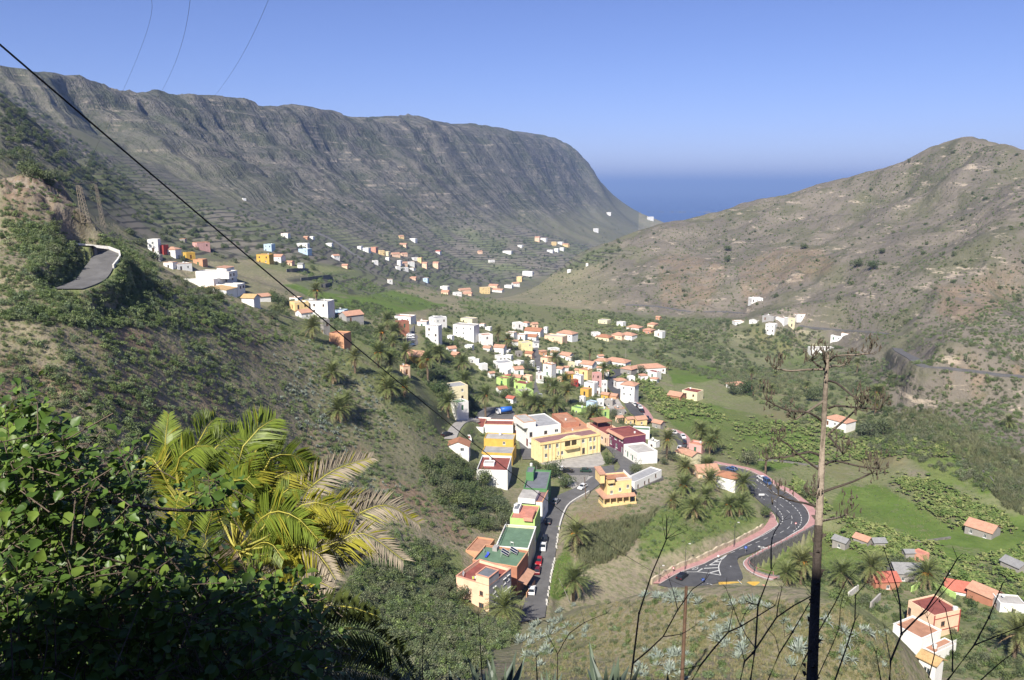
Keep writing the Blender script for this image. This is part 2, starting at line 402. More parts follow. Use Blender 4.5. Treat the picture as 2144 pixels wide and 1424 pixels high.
def ordinals(objs, base, key, tail='from left'):
    """labels that single out look-alikes by their order from the left"""
    W = ['', 'first', 'second', 'third', 'fourth', 'fifth', 'sixth', 'seventh', 'eighth', 'ninth', 'tenth', 'eleventh', 'twelfth', 'thirteenth', 'fourteenth', 'fifteenth', 'sixteenth', 'seventeenth', 'eighteenth', 'nineteenth', 'twentieth']
    objs = sorted(objs, key=key)
    for i, o in enumerate(objs):
        o['label'] = base if len(objs) == 1 else f"{base}, {W[i + 1] if i < 20 else str(i + 1) + 'th'} {tail}"
# ------------------------------------------------------------------ roads: real ribbons laid on the surveyed ground, the ground cut away under them
GT0, GZ0 = GT.copy(), GZ.copy()
RIBBONS = []
def catmull(P, step):
    P = np.array(P, float); out = []
    E = np.vstack([2 * P[0] - P[1], P, 2 * P[-1] - P[-2]])
    for i in range(1, len(E) - 2):
        p0, p1, p2, p3 = E[i - 1], E[i], E[i + 1], E[i + 2]
        k = max(int(np.linalg.norm((p2 - p1)[:2]) / step), 1)
        for j in range(k):
            t = j / k
            out.append(0.5 * (2 * p1 + (p2 - p0) * t + (2 * p0 - 5 * p1 + 4 * p2 - p3) * t * t + (3 * p1 - p0 - 3 * p2 + p3) * t ** 3))
    out.append(P[-1])
    return np.array(out)
class Ribbon:
    shoulder = 5.0
    """a road between two edge lines given in pixels of the photograph; level across, smooth along"""
    def __init__(s, pairs, c=0, step=2.0, smooth=9, lift=0.06, zfix=None):
        Ls, Rs = [], []
        for l, r in pairs:
            Ls.append(ground(*px(c, *l))); Rs.append(ground(*px(c, *r)))
        s.fin(np.array(Ls), np.array(Rs), step, smooth, lift)
    def fin(s, L, R, step, smooth, lift):
        C = catmull(np.hstack([L, R]), step)
        s.L, s.R = C[:, :3].copy(), C[:, 3:].copy()
        z = (s.L[:, 2] + s.R[:, 2]) / 2
        k = min(smooth, max(len(z) // 2 * 2 - 1, 1))
        zp = np.r_[np.full(k, z[0]), z, np.full(k, z[-1])]
        z = np.convolve(zp, np.ones(2 * k + 1) / (2 * k + 1), 'valid') + lift
        s.L[:, 2] = z; s.R[:, 2] = z
        s.c = (s.L + s.R) / 2
        s.len = np.r_[0, np.cumsum(np.linalg.norm(np.diff(s.c[:, :2], axis=0), axis=1))]
    @classmethod
    def center(cls, pts, width, c=0, step=3.0, smooth=9, lift=0.06):
        s = cls.__new__(cls)
        P = np.array([ground(*px(c, *p)) for p in pts])
        T = np.gradient(P[:, :2], axis=0); T /= np.linalg.norm(T, axis=1)[:, None] + 1e-9
        Nn = np.c_[-T[:, 1], T[:, 0], np.zeros(len(T))]
        s.fin(P + Nn * width / 2, P - Nn * width / 2, step, smooth, lift)
        return s
    def at(s, d, lat):
        """point at distance d along, lateral fraction 0 (left) .. 1 (right)"""
        l = np.array([np.interp(d, s.len, s.L[:, k]) for k in range(3)]); r = np.array([np.interp(d, s.len, s.R[:, k]) for k in range(3)])
        return l + (r - l) * lat
    def strip(s, mb, lat0, lat1, d0=0, d1=None, up=0.0, step=2.0, thick=None, mi=0):
        d1 = s.len[-1] if d1 is None else d1
        k = max(int((d1 - d0) / step), 1)
        ds = np.linspace(d0, d1, k + 1)
        vs, fs = [], []
        for d in ds:
            f0 = lat0(d) if callable(lat0) else lat0; f1 = lat1(d) if callable(lat1) else lat1
            a, b = s.at(d, f0), s.at(d, f1)
            vs += [a + (0, 0, up), b + (0, 0, up)]
            if thick: vs += [a + (0, 0, up - thick), b + (0, 0, up - thick)]
        m = 4 if thick else 2
        for i in range(k):
            o = i * m; q = o + m
            fs.append((o, o + 1, q + 1, q))
            if thick: fs += [(o + 2, o, q, q + 2), (o + 1, o + 3, q + 3, q + 1)]
        mb.add(vs, fs, mi)
    def carve(s, margin=1.0, depth=0.3):
        RIBBONS.append(s)
        c = s.c
        lo, hi = np.minimum(s.L, s.R).min(0) - 8, np.maximum(s.L, s.R).max(0) + 8
        m = (GX > lo[0]) & (GX < hi[0]) & (GY > lo[1]) & (GY < hi[1])
        ii = np.nonzero(m.ravel())[0]
        X, Y = GX.ravel()[ii], GY.ravel()[ii]
        zf = GZ.ravel()[ii].copy()
        best = np.full(len(ii), 1e9); bz = zf.copy()
        for k in range(len(c) - 1):
            a, b = c[k], c[k + 1]
            hw = (np.linalg.norm((s.R - s.L)[k][:2]) + np.linalg.norm((s.R - s.L)[k + 1][:2])) / 4
            near_ = (np.abs(X - (a[0] + b[0]) / 2) < hw + 9) & (np.abs(Y - (a[1] + b[1]) / 2) < hw + 9)
            if not near_.any(): continue
            x, y = X[near_], Y[near_]
            d = (b - a)[:2]; L2 = max(d @ d, 1e-6)
            t = np.clip(((x - a[0]) * d[0] + (y - a[1]) * d[1]) / L2, 0, 1)
            dist = np.hypot(x - a[0] - t * d[0], y - a[1] - t * d[1]) - hw
            bb = best[near_]; zz = bz[near_]
            w = dist < bb
            bb[w] = dist[w]; zz[w] = (a[2] + (b[2] - a[2]) * t)[w]
            best[near_] = bb; bz[near_] = zz
        k = 1 - sstep(margin, margin + s.shoulder, best)
        tgt = np.where(zf > bz - depth, np.minimum(zf, bz - depth + np.maximum(best - margin, 0) * 0.9), np.maximum(zf, bz - depth - np.maximum(best - margin, 0) * 0.8))
        zf = zf * (1 - k) + tgt * k
        g = GZ.ravel(); g[ii] = zf; GZ[:] = g.reshape(GZ.shape)
def in_poly(x, y, poly):
    poly = np.asarray(poly, float); ins = np.zeros(np.shape(x), bool); j = len(poly) - 1
    for i in range(len(poly)):
        xi, yi, xj, yj = *poly[i][:2], *poly[j][:2]
        c = ((yi > y) != (yj > y)) & (x < (xj - xi) * (y - yi) / (yj - yi + 1e-12) + xi)
        ins ^= c; j = i
    return ins
def pad(pts, c=0, lift=0.06, depth=0.3, z=None):
    """a level paved area; the ground is cut flat under it"""
    P = np.array([ground(*px(c, *p)) for p in pts])
    zz = (P[:, 2].mean() if z is None else z) + lift
    P = np.array([on_plane(*px(c, *p), zz) for p in pts])
    lo, hi = P[:, :2].min(0) - 8, P[:, :2].max(0) + 8
    ii = np.nonzero(((GX > lo[0]) & (GX < hi[0]) & (GY > lo[1]) & (GY < hi[1])).ravel())[0]
    X, Y = GX.ravel()[ii], GY.ravel()[ii]; zf = GZ.ravel()[ii]
    dist = np.full(len(ii), 1e9)
    for k in range(len(P)):
        a, b = P[k - 1, :2], P[k, :2]; d = b - a; t = np.clip(((X - a[0]) * d[0] + (Y - a[1]) * d[1]) / max(d @ d, 1e-6), 0, 1)
        dist = np.minimum(dist, np.hypot(X - a[0] - t * d[0], Y - a[1] - t * d[1]))
    dist[in_poly(X, Y, P)] = 0
    k = 1 - sstep(1.0, 6.0, dist); e = np.maximum(dist - 1.0, 0)
    tgt = np.where(zf > zz - depth, np.minimum(zf, zz - depth + e * 0.8), np.maximum(zf, zz - depth - e * 0.8))
    g = GZ.ravel(); g[ii] = zf * (1 - k) + tgt * k; GZ[:] = g.reshape(GZ.shape)
    return P
def poly_mesh(P, thick=0.5):
    mb = MB(); k = len(P)
    mb.add(list(P) + [p - np.array([0, 0, thick]) for p in P], [tuple(range(k))] + [(i, i + k, (i + 1) % k + k, (i + 1) % k) for i in range(k)])
    return mb
def road_z(x, y):
    best = None
    for s in RIBBONS:
        i = int(np.argmin((s.c[:, 0] - x) ** 2 + (s.c[:, 1] - y) ** 2))
        hw = np.linalg.norm((s.R - s.L)[i][:2]) / 2
        if math.hypot(s.c[i, 0] - x, s.c[i, 1] - y) < hw + 1.2: best = s.c[i, 2] if best is None else max(best, s.c[i, 2])
    return best
M_ASPH = mat('asphalt', (0.080, 0.080, 0.084), 0.9, 0.22, 0.35, 0.3, fine=9)
M_ASPH_OLD = mat('old asphalt', (0.125, 0.122, 0.120), 0.9, 0.22, 0.3, 0.3, fine=9)
M_PAINT = mat('road paint', (0.56, 0.56, 0.54), 0.8, 0.3, 1.5)
M_PINK = mat('pink paving', (0.42, 0.235, 0.22), 0.85, 0.14, 0.8, 0.2)
M_KERB = mat('kerb stone', (0.50, 0.48, 0.45), 0.85, 0.15, 1.0)
M_CONC = mat('concrete', (0.36, 0.34, 0.31), 0.9, 0.2, 0.5, 0.2)
M_STONE = mat('dark stone wall', (0.17, 0.16, 0.15), 0.95, 0.45, 1.6, 0.8, fine=2.5)
M_CREAMSTONE = mat('cream stone wall', (0.50, 0.42, 0.30), 0.95, 0.35, 0.8, 0.8, fine=2.0)
ROADS = {}
# the village street in the middle
ROADS['street'] = Ribbon([((1086, 1290), (1141, 1294)), ((1104, 1240), (1147, 1255)), ((1113, 1190), (1154, 1208)), ((1124, 1130), (1163, 1160)), ((1132, 1095), (1168, 1120)),
                          ((1142, 1066), (1176, 1086)), ((1156, 1050), (1188, 1062)), ((1176, 1037), (1206, 1048)), ((1200, 1026), (1226, 1036)), ((1222, 1012), (1248, 1020)), ((1238, 1000), (1266, 1004)), ((1262, 984), (1290, 990))])
ROADS['upper'] = Ribbon([((1258, 925), (1270, 927)), ((1277, 944), (1304, 950)), ((1291, 962), (1331, 972)), ((1298, 978), (1346, 990)), ((1280, 992), (1340, 1004))])
ROADS['square'] = Ribbon([((1168, 978), (1192, 996)), ((1205, 979), (1215, 995)), ((1245, 978), (1248, 994)), ((1285, 974), (1288, 992))])
ROADS['side'] = Ribbon([((1082, 912), (1098, 905)), ((1089, 935), (1107, 930)), ((1094, 960), (1118, 962))], smooth=4)
# the wide road with the bend
ROADS['main'] = Ribbon([((85, 1325), (330, 1420)), ((300, 1200), (800, 1345)), ((500, 1120), (960, 1330)), ((640, 1050), (900, 1040 + 40)), ((850, 970), (1060, 1028)), ((1050, 890), (1260, 958)), ((1200, 815), (1440, 890)), ((1300, 750), (1545, 815)), ((1335, 690), (1615, 740)),
                        ((1310, 625), (1632, 655)), ((1262, 570), (1595, 575)), ((1190, 510), (1510, 495)), ((1125, 450), (1420, 430)), ((1055, 385), (1310, 372)), ((1000, 318), (1230, 318)), ((905, 232), (1085, 232)), ((800, 172), (930, 168)), ((690, 130), (760, 126))], c=8)
ROADS['main2'] = Ribbon([((1530, 745), (1690, 690)), ((1560, 660), (1700, 640)), ((1545, 590), (1660, 570)), ((1490, 525), (1590, 500)), ((1400, 460), (1470, 445))], c=6, smooth=5)
ROADS['main3'] = Ribbon([((985, 270), (1105, 320)), ((905, 200), (1050, 195)), ((820, 130), (965, 110)), ((740, 40), (850, 25))], c=6, smooth=5)
ROADS['main4'] = Ribbon([((1650, 820), (1760, 815)), ((1600, 760), (1690, 750)), ((1545, 710), (1600, 690)), ((1532, 670), (1590, 655)), ((1550, 620), (1610, 615)), ((1600, 592), (1655, 596)), ((1590, 572), (1650, 560)), ((1545, 562), (1560, 552))], c=3, smooth=5)
ROADS['town'] = Ribbon([((890, 790), (965, 795)), ((898, 720), (935, 720)), ((903, 660), (920, 650)), ((925, 560), (966, 560)), ((906, 470), (962, 470)), ((895, 400), (940, 400)), ((900, 350), (930, 350))], c=3, smooth=5)
ROADS['lane'] = Ribbon([((1580, 780), (1690, 780)), ((1590, 700), (1690, 690)), ((1590, 630), (1650, 625)), ((1600, 575), (1650, 570))], c=4, smooth=4)
ROADS['hairpin'] = Ribbon.center([(140, 606), (168, 602), (190, 588), (207, 571), (222, 553), (220, 535), (208, 518), (190, 503), (172, 498)], 6.2, step=2.0, smooth=5)
ROADS['drive'] = Ribbon.center([(180, 330), (245, 215), (310, 178), (410, 172)], 4.2, c=1, smooth=4)
HILLROADS = [([(1310, 636), (1370, 642), (1440, 650), (1510, 656), (1560, 652)], 5.0), ([(1675, 678), (1700, 690), (1760, 692), (1860, 696)], 5.0), ([(1878, 733), (1920, 752), (1975, 772), (2040, 780), (2100, 783), (2143, 788)], 5.5), ([(660, 485), (700, 505), (735, 528), (760, 545)], 4.0)]
HR = [Ribbon.center(p, w) for p, w in HILLROADS]
ROADS['hairpin'].shoulder = 2.0
for r_ in list(ROADS.values()) + HR: r_.carve()
PARKING = pad([(995, 868), (1015, 852), (1070, 852), (1085, 880), (1040, 890), (1000, 888)])
LOT = pad([(1267, 838), (1292, 832), (1312, 862), (1300, 872), (1278, 864)])
SQUAREWALK = pad([(1168, 998), (1190, 1001), (1246, 996), (1232, 1014), (1205, 1024), (1186, 1016)])
FORECOURT = pad([(1000, 558), (1535, 468), (1578, 560), (1470, 596), (1300, 590), (1160, 585)], c=1)
STONEBANK = pad([(1262, 664), (1438, 652), (1400, 715), (1335, 775), (1300, 700)], c=1)
GT[:] = (GZ - CZ) / GR
GT, GT_FIN = GT0, GT      # pixels keep reading the natural ground
# ------------------------------------------------------------------ ground cover, stored on the ground's own vertices
def project(x, y, z):
    dz = z - CZ
    f = y * CP - dz * SP
    return PCX + PF * x / np.maximum(f, 0.01), PCY - PF * (y * SP + dz * CP) / np.maximum(f, 0.01)
JX = GX + fbm(GX / (GR * 0.02), GY / (GR * 0.02), 91, 3) * GR * 0.006
JY = GY + fbm(GX / (GR * 0.02), GY / (GR * 0.02), 95, 3) * GR * 0.006
GU, GV = project(JX, JY, GZ0)
FRONT = (np.abs(GA) < 0.9)
def mask(*polys):
    m = np.zeros(GX.shape, np.float32)
    for p in polys:
        v = 1.0
        if not isinstance(p[0], tuple): v, p = p[0], p[1:]
        q = in_poly(GU, GV, p) & FRONT & (GR > 60)
        m[q] = np.maximum(m[q], v)
    for _ in range(2):
        m[1:-1, 1:-1] = (m[1:-1, 1:-1] * 2 + m[:-2, 1:-1] + m[2:, 1:-1] + m[1:-1, :-2] + m[1:-1, 2:]) / 6
    return m
lush = mask([0.50, (960, 628), (1150, 640), (1400, 662), (1560, 668), (1700, 700), (1800, 760), (1850, 850), (1950, 900), (2144, 960), (2200, 1424), (1960, 1424), (1800, 1300), (1660, 1220), (1560, 1190), (1480, 960), (1380, 880), (1380, 800), (1200, 740), (1120, 690), (980, 655)],
            [1.0, (1385, 868), (1420, 838), (1500, 850), (1600, 872), (1700, 905), (1722, 962), (1600, 990), (1500, 935), (1440, 915)],
            [1.0, (1760, 1020), (1840, 1015), (1960, 1085), (2010, 1112), (1960, 1128), (1840, 1112), (1735, 1065)],
            [1.0, (1890, 945), (1990, 955), (2095, 1000), (2080, 1040), (1960, 1005)], [1.0, (1395, 768), (1500, 765), (1520, 792), (1410, 805)],
            [1.0, (1690, 1130), (1790, 1095), (1870, 1160), (1790, 1195), (1690, 1190)], [0.9, (1570, 1195), (1650, 1140), (1700, 1170), (1700, 1215), (1620, 1225)],
            [1.0, (1145, 1250), (1166, 1170), (1190, 1120), (1205, 1190), (1190, 1245), (1160, 1262)], [0.9, (590, 595), (760, 590), (850, 615), (940, 640), (820, 660), (690, 640)],
            [0.75, (1330, 1100), (1420, 1040), (1560, 1050), (1600, 1085), (1480, 1130), (1340, 1180)], [0.55, (560, 660), (700, 680), (900, 760), (960, 900), (860, 900), (700, 760)],
            [1.0, (1900, 1120), (2144, 1080), (2144, 1160), (2000, 1180)], [0.6, (110, 540), (170, 495), (250, 495), (330, 570), (280, 640), (120, 640)], [0.5, (900, 650), (1120, 660), (1380, 780), (1380, 900), (1330, 990), (1180, 1050), (1000, 1000), (900, 900), (860, 760)], [0.6, (850, 1150), (960, 1150), (1000, 1290), (900, 1420), (700, 1330), (760, 1200)],
            [0.7, (2080, 1120), (2144, 1110), (2144, 1180), (2090, 1170)], [0.5, (640, 520), (760, 555), (900, 590), (840, 600), (680, 580), (520, 560)])
soil = mask([(0, 740), (120, 780), (330, 840), (430, 960), (300, 900), (0, 850)], [(790, 1005), (850, 1010), (930, 1065), (1000, 1130), (960, 1140), (880, 1090), (800, 1050)], [(240, 670), (330, 690), (310, 740), (250, 730)],
            [(0, 380), (60, 355), (130, 370), (155, 430), (140, 470), (60, 470), (0, 450)], 
            [0.5, (1370, 540), (1430, 530), (1520, 560), (1480, 640), (1380, 645)], [0.5, (1540, 560), (1620, 520), (1720, 520), (1760, 560), (1640, 600), (1560, 640)], [0.55, (1960, 600), (2144, 560), (2144, 620), (2030, 680), (1960, 660)],
            [1.0, (1620, 730), (1660, 705), (1680, 720), (1640, 745)], [0.8, (1990, 790), (2070, 790), (2060, 830), (1980, 830)], [0.9, (2110, 770), (2144, 760), (2144, 800)], [0.8, (2000, 730), (2050, 740), (2050, 780), (1990, 770)],
            [0.7, (1190, 1080), (1260, 1060), (1330, 1080), (1250, 1110)], [0.8, (1580, 860), (1680, 855), (1700, 875), (1620, 880)], [0.8, (1790, 955), (1900, 950), (1890, 975), (1800, 980)], [0.7, (1700, 970), (1720, 960), (1800, 985), (1760, 1010)],
            [0.9, (330, 345), (380, 335), (392, 352), (340, 360)], [0.6, (1560, 690), (1640, 700), (1600, 740)], [0.9, (1470, 1080), (1560, 1060), (1580, 1090), (1490, 1120)], [0.8, (440, 690), (560, 690), (540, 760), (470, 750)], [0.75, (130, 650), (220, 660), (330, 760), (420, 900), (360, 920), (260, 800)], [0.7, (380, 640), (470, 660), (520, 700), (430, 700)], [0.6, (560, 880), (700, 900), (800, 960), (700, 980), (580, 930)], [0.7, (300, 700), (420, 760), (500, 880), (440, 880), (330, 780)])
terr = mask([0.85, (120, 280), (260, 325), (440, 400), (440, 445), (230, 460), (150, 420)], [(230, 455), (420, 430), (600, 440), (860, 430), (1000, 450), (1200, 505), (1340, 530), (1200, 560), (1090, 590), (950, 605), (840, 590), (700, 555), (560, 540), (330, 545)], [0.9, (600, 585), (760, 570), (860, 600), (760, 620), (660, 610)])
crock = (crag * 1.3).clip(0, 1).astype(np.float32)
cliffm = (cliff * sstep(CZ - 130, CZ - 40, GZ0)).astype(np.float32)
hillm = hill.astype(np.float32)
spur = mask([(0, 180), (60, 205), (130, 270), (200, 315), (260, 335), (200, 360), (100, 340), (0, 320)])
cliffm = np.maximum(cliffm, spur)
# ------------------------------------------------------------------ the ground, one sheet
idx = np.arange(NR * NA).reshape(NR, NA)
i_a = idx[:-1, :]; i_b = np.roll(idx, -1, 1)[:-1, :]; i_c = np.roll(idx, -1, 1)[1:, :]; i_d = idx[1:, :]
F = np.stack([i_a, i_d, i_c, i_b], -1).reshape(-1, 4)
V = np.stack([GX, GY, GZ], -1).reshape(-1, 3)
V = np.vstack([V, [[0, 0, CZ - 1.75]]])
ctr = len(V) - 1
tri = np.stack([np.full(NA, ctr), idx[0], np.roll(idx[0], -1)], -1)
me = bpy.data.meshes.new('terrain')
nl = F.size + tri.size
me.vertices.add(len(V)); me.vertices.foreach_set('co', V.ravel())
me.loops.add(nl); me.loops.foreach_set('vertex_index', np.r_[F.ravel(), tri.ravel()].astype(np.int32))
me.polygons.add(len(F) + len(tri)); me.polygons.foreach_set('loop_start', np.r_[np.arange(0, F.size, 4), F.size + np.arange(0, tri.size, 3)].astype(np.int32))
me.update(calc_edges=True)
me.polygons.foreach_set('use_smooth', np.ones(len(me.polygons), bool))
def attr(name, r, g, b):
    a = me.color_attributes.new(name, 'FLOAT_COLOR', 'POINT')
    d = np.ones((len(V), 4), np.float32)
    d[:-1, 0] = r.ravel(); d[:-1, 1] = g.ravel(); d[:-1, 2] = b.ravel(); d[-1, :3] = 0
    a.data.foreach_set('color', d.ravel())
attr('cover', lush, soil, terr)
attr('rock', cliffm, crock, hillm)
terrain = tag(link('terrain', me), kind='structure')
def ground_mat(name, near_=False, hills=False, cliffs=False):
    m, nt, b = new_mat(name)
    geo = nt.nodes.new('ShaderNodeNewGeometry'); P = geo.outputs['Position']
    a1 = N(nt, 'VertexColor'); a1.layer_name = 'cover'; a2 = N(nt, 'VertexColor'); a2.layer_name = 'rock'
    s1 = nt.nodes.new('ShaderNodeSeparateColor'); nt.links.new(a1.outputs['Color'], s1.inputs[0])
    s2 = nt.nodes.new('ShaderNodeSeparateColor'); nt.links.new(a2.outputs['Color'], s2.inputs[0])
    n_big, n_mid, n_fine = noise(nt, P, 0.014, 3, 0.6), noise(nt, P, 0.09, 4, 0.65), noise(nt, P, 0.7, 3, 0.7)
    c = mixc(nt, ramp(nt, n_mid, 0.35, 0.65), (0.215, 0.182, 0.132), (0.270, 0.236, 0.155))          # dry earth and dry grass
    c = mixc(nt, math_(nt, 'MULTIPLY', ramp(nt, n_fine, 0.44, 0.64), 0.85), c, (0.138, 0.155, 0.066))  # low herbs
    c = mixc(nt, math_(nt, 'MULTIPLY', ramp(nt, n_big, 0.46, 0.60), 0.45), c, (0.148, 0.155, 0.082))
    if cliffs: c = mixc(nt, 0.7, c, mixc(nt, ramp(nt, n_mid, 0.4, 0.6), (0.115, 0.112, 0.082), (0.088, 0.098, 0.058)))
    if near_:
        n_dot = noise(nt, P, 2.6, 2, 0.7)
        c = mixc(nt, math_(nt, 'MULTIPLY', ramp(nt, n_dot, 0.58, 0.72), 0.5), c, (0.27, 0.245, 0.19))   # stones and straw
    if hills:                                             # bare grey-brown earth with outcrops
        h1, h2 = noise(nt, P, 0.022, 5, 0.66), noise(nt, P, 0.17, 4, 0.7)
        hc = mixc(nt, ramp(nt, n_big, 0.36, 0.64), (0.138, 0.123, 0.102), (0.185, 0.162, 0.130))
        hc = mixc(nt, math_(nt, 'MULTIPLY', ramp(nt, h1, 0.48, 0.62), 0.8), hc, (0.106, 0.108, 0.066))
        hc = mixc(nt, math_(nt, 'MULTIPLY', ramp(nt, h2, 0.50, 0.66), 0.6), hc, (0.095, 0.098, 0.052))
        hc = mixc(nt, math_(nt, 'MULTIPLY', ramp(nt, noise(nt, vmap(nt, P, 0.03, 0.03, 0.16), 1.0, 5, 0.75), 0.575, 0.66), 0.85), hc, (0.37, 0.31, 0.24))
        c = mixc(nt, s2.outputs[2], c, hc)
    if near_ or hills:
        sc_ = mixc(nt, ramp(nt, n_fine, 0.3, 0.7), (0.175, 0.122, 0.082), (0.265, 0.198, 0.136))          # soil scars
        c = mixc(nt, math_(nt, 'MULTIPLY', s1.outputs[1], ramp(nt, n_mid, 0.36, 0.56)), c, sc_)
    lg = mixc(nt, ramp(nt, n_mid, 0.3, 0.7), (0.084, 0.138, 0.026), (0.128, 0.178, 0.046))             # fields and wet valley ground
    lg = mixc(nt, math_(nt, 'MULTIPLY', ramp(nt, n_big, 0.50, 0.62), 0.6), lg, (0.135, 0.140, 0.062))
    lg = mixc(nt, math_(nt, 'MULTIPLY', ramp(nt, n_fine, 0.45, 0.7), 0.45), lg, (0.070, 0.100, 0.028))
    c = mixc(nt, math_(nt, 'MULTIPLY', s1.outputs[0], math_(nt, 'ADD', ramp(nt, n_mid, 0.28, 0.5), math_(nt, 'SUBTRACT', s1.outputs[0], 0.55)), clamp=True), c, lg)
    hgt = noise(nt, P, 0.45, 3, 0.72)
    bp1 = nt.nodes.new('ShaderNodeBump'); bp1.inputs['Strength'].default_value = 0.6; bp1.inputs['Distance'].default_value = 0.9
    nt.links.new(hgt, bp1.inputs['Height']); last = bp1
    if cliffs:
        sxyz = nt.nodes.new('ShaderNodeSeparateXYZ'); nt.links.new(P, sxyz.inputs[0]); PZ = sxyz.outputs['Z']
        # cultivated terraces: stone walls along the contours
        tw = math_(nt, 'FRACT', math_(nt, 'ADD', math_(nt, 'MULTIPLY', PZ, 0.24), math_(nt, 'MULTIPLY', n_big, 2.0)))
        tl = ramp(nt, math_(nt, 'ABSOLUTE', math_(nt, 'SUBTRACT', tw, 0.5)), 0.20, 0.06)
        tcol = mixc(nt, ramp(nt, n_big, 0.42, 0.60), (0.160, 0.146, 0.118), (0.120, 0.136, 0.072))
        tcol = mixc(nt, math_(nt, 'MULTIPLY', ramp(nt, n_mid, 0.52, 0.64), 0.8), tcol, (0.055, 0.066, 0.034))
        tcol = mixc(nt, math_(nt, 'MULTIPLY', tl, ramp(nt, noise(nt, P, 0.02, 2), 0.30, 0.45)), tcol, (0.055, 0.052, 0.045))
        c = mixc(nt, s1.outputs[2], c, tcol)
        # beds of grey-brown basalt, ledges of pale rock, green between
        k1 = noise(nt, P, 0.05, 5, 0.75)
        bed = noise(nt, vmap(nt, P, 0.006, 0.006, 0.14), 1.0, 4, 0.72, 0.3)
        dp = nt.nodes.new('ShaderNodeVectorMath'); dp.operation = 'DOT_PRODUCT'; nt.links.new(P, dp.inputs[0]); dp.inputs[1].default_value = (0.427, 0.904, 0.0)
        cv = nt.nodes.new('ShaderNodeCombineXYZ'); nt.links.new(dp.outputs['Value'], cv.inputs[0]); nt.links.new(math_(nt, 'MULTIPLY', PZ, 0.16), cv.inputs[1])
        rib_ = noise(nt, cv.outputs[0], 0.020, 5, 0.68, 0.4)          # ribs and gullies running down the face
        cr_ = mixc(nt, ramp(nt, n_big, 0.4, 0.62), (0.112, 0.110, 0.094), (0.148, 0.137, 0.115))
        cr_ = mixc(nt, math_(nt, 'MULTIPLY', ramp(nt, noise(nt, vmap(nt, P, 0.011, 0.011, 0.02), 1.0, 5, 0.72), 0.47, 0.60), 0.85), cr_, (0.078, 0.086, 0.056))
        cr_ = mixc(nt, math_(nt, 'MULTIPLY', ramp(nt, bed, 0.545, 0.63), math_(nt, 'MULTIPLY', ramp(nt, k1, 0.45, 0.58), 0.95)), cr_, (0.290, 0.250, 0.200))
        cr_ = mixc(nt, math_(nt, 'MULTIPLY', ramp(nt, bed, 0.45, 0.36), 0.6), cr_, (0.070, 0.072, 0.050))
        cr_ = mixc(nt, math_(nt, 'MULTIPLY', ramp(nt, n_mid, 0.54, 0.64), 0.8), cr_, (0.045, 0.053, 0.030))
        cr_ = mixc(nt, math_(nt, 'MULTIPLY', ramp(nt, rib_, 0.47, 0.36), 0.75), cr_, (0.050, 0.058, 0.038))
        c = mixc(nt, s2.outputs[0], c, cr_)
        bp2 = nt.nodes.new('ShaderNodeBump'); bp2.inputs['Distance'].default_value = 12.0
        nt.links.new(math_(nt, 'MULTIPLY', s2.outputs[0], 1.0), bp2.inputs['Strength']); nt.links.new(math_(nt, 'ADD', math_(nt, 'ADD', k1, math_(nt, 'MULTIPLY', bed, 0.4)), math_(nt, 'MULTIPLY', rib_, 2.2)), bp2.inputs['Height'])
        last = bp2
    if hills:
        bp2 = nt.nodes.new('ShaderNodeBump'); bp2.inputs['Distance'].default_value = 6.0
        nt.links.new(math_(nt, 'MULTIPLY', s2.outputs[2], 0.75), bp2.inputs['Strength']); nt.links.new(noise(nt, P, 0.05, 5, 0.7), bp2.inputs['Height'])
        last = bp2
    if near_:
        nsep = nt.nodes.new('ShaderNodeSeparateXYZ'); nt.links.new(geo.outputs['True Normal'], nsep.inputs[0])
        ck = mixc(nt, ramp(nt, noise(nt, vmap(nt, P, 1, 1, 0.5), 0.22, 4, 0.7), 0.4, 0.6), (0.115, 0.085, 0.062), (0.25, 0.21, 0.165))
        c = mixc(nt, math_(nt, 'MULTIPLY', s2.outputs[1], ramp(nt, nsep.outputs['Z'], 0.92, 0.72)), c, ck)
    nt.links.new(c, b.inputs['Base Color']); b.inputs['Roughness'].default_value = 0.95; b.inputs['Specular IOR Level'].default_value = 0.12
    nt.links.new(last.outputs[0], b.inputs['Normal'])
    return m
for m_ in (ground_mat('slope ground', near_=True), ground_mat('hill ground', hills=True), ground_mat('cliff ground', cliffs=True)): me.materials.append(m_)
fm = np.zeros((NR - 1, NA), np.int32)
fm[(hillm > 0)[:-1]] = 1
fm[((cliff + terr + cliffm) > 0)[:-1]] = 2
me.polygons.foreach_set('material_index', np.r_[fm.ravel(), np.zeros(NA, np.int32)].astype(np.int32))
# ------------------------------------------------------------------ sea and air
mb = MB()
k = 48
for ring, R0 in enumerate((1500, 6000, 20000, 62000)):
    for i in range(k): mb.v.append((R0 * math.sin(2 * math.pi * i / k), R0 * math.cos(2 * math.pi * i / k), 0))
for q in range(3):
    for i in range(k): mb.f.append((q * k + i, (q + 1) * k + i, (q + 1) * k + (i + 1) % k, q * k + (i + 1) % k)); mb.mi.append(0)
ms, nt, b = new_mat('sea water')
b.inputs['Base Color'].default_value = (0.012, 0.045, 0.14, 1); b.inputs['Roughness'].default_value = 0.28; b.inputs['Specular IOR Level'].default_value = 0.35
geo = nt.nodes.new('ShaderNodeNewGeometry'); bp = nt.nodes.new('ShaderNodeBump'); bp.inputs['Strength'].default_value = 0.5; bp.inputs['Distance'].default_value = 1.5
nt.links.new(noise(nt, geo.outputs['Position'], 0.06, 5, 0.6), bp.inputs['Height']); nt.links.new(bp.outputs[0], b.inputs['Normal'])
sea = tag(mb.obj('sea', ms), kind='structure')
mb = MB(); mb.box(-66000, -66000, -32, 66000, 66000, 640)
mh = bpy.data.materials.new('sea haze'); mh.use_nodes = True; nt = mh.node_tree; nt.nodes.clear()
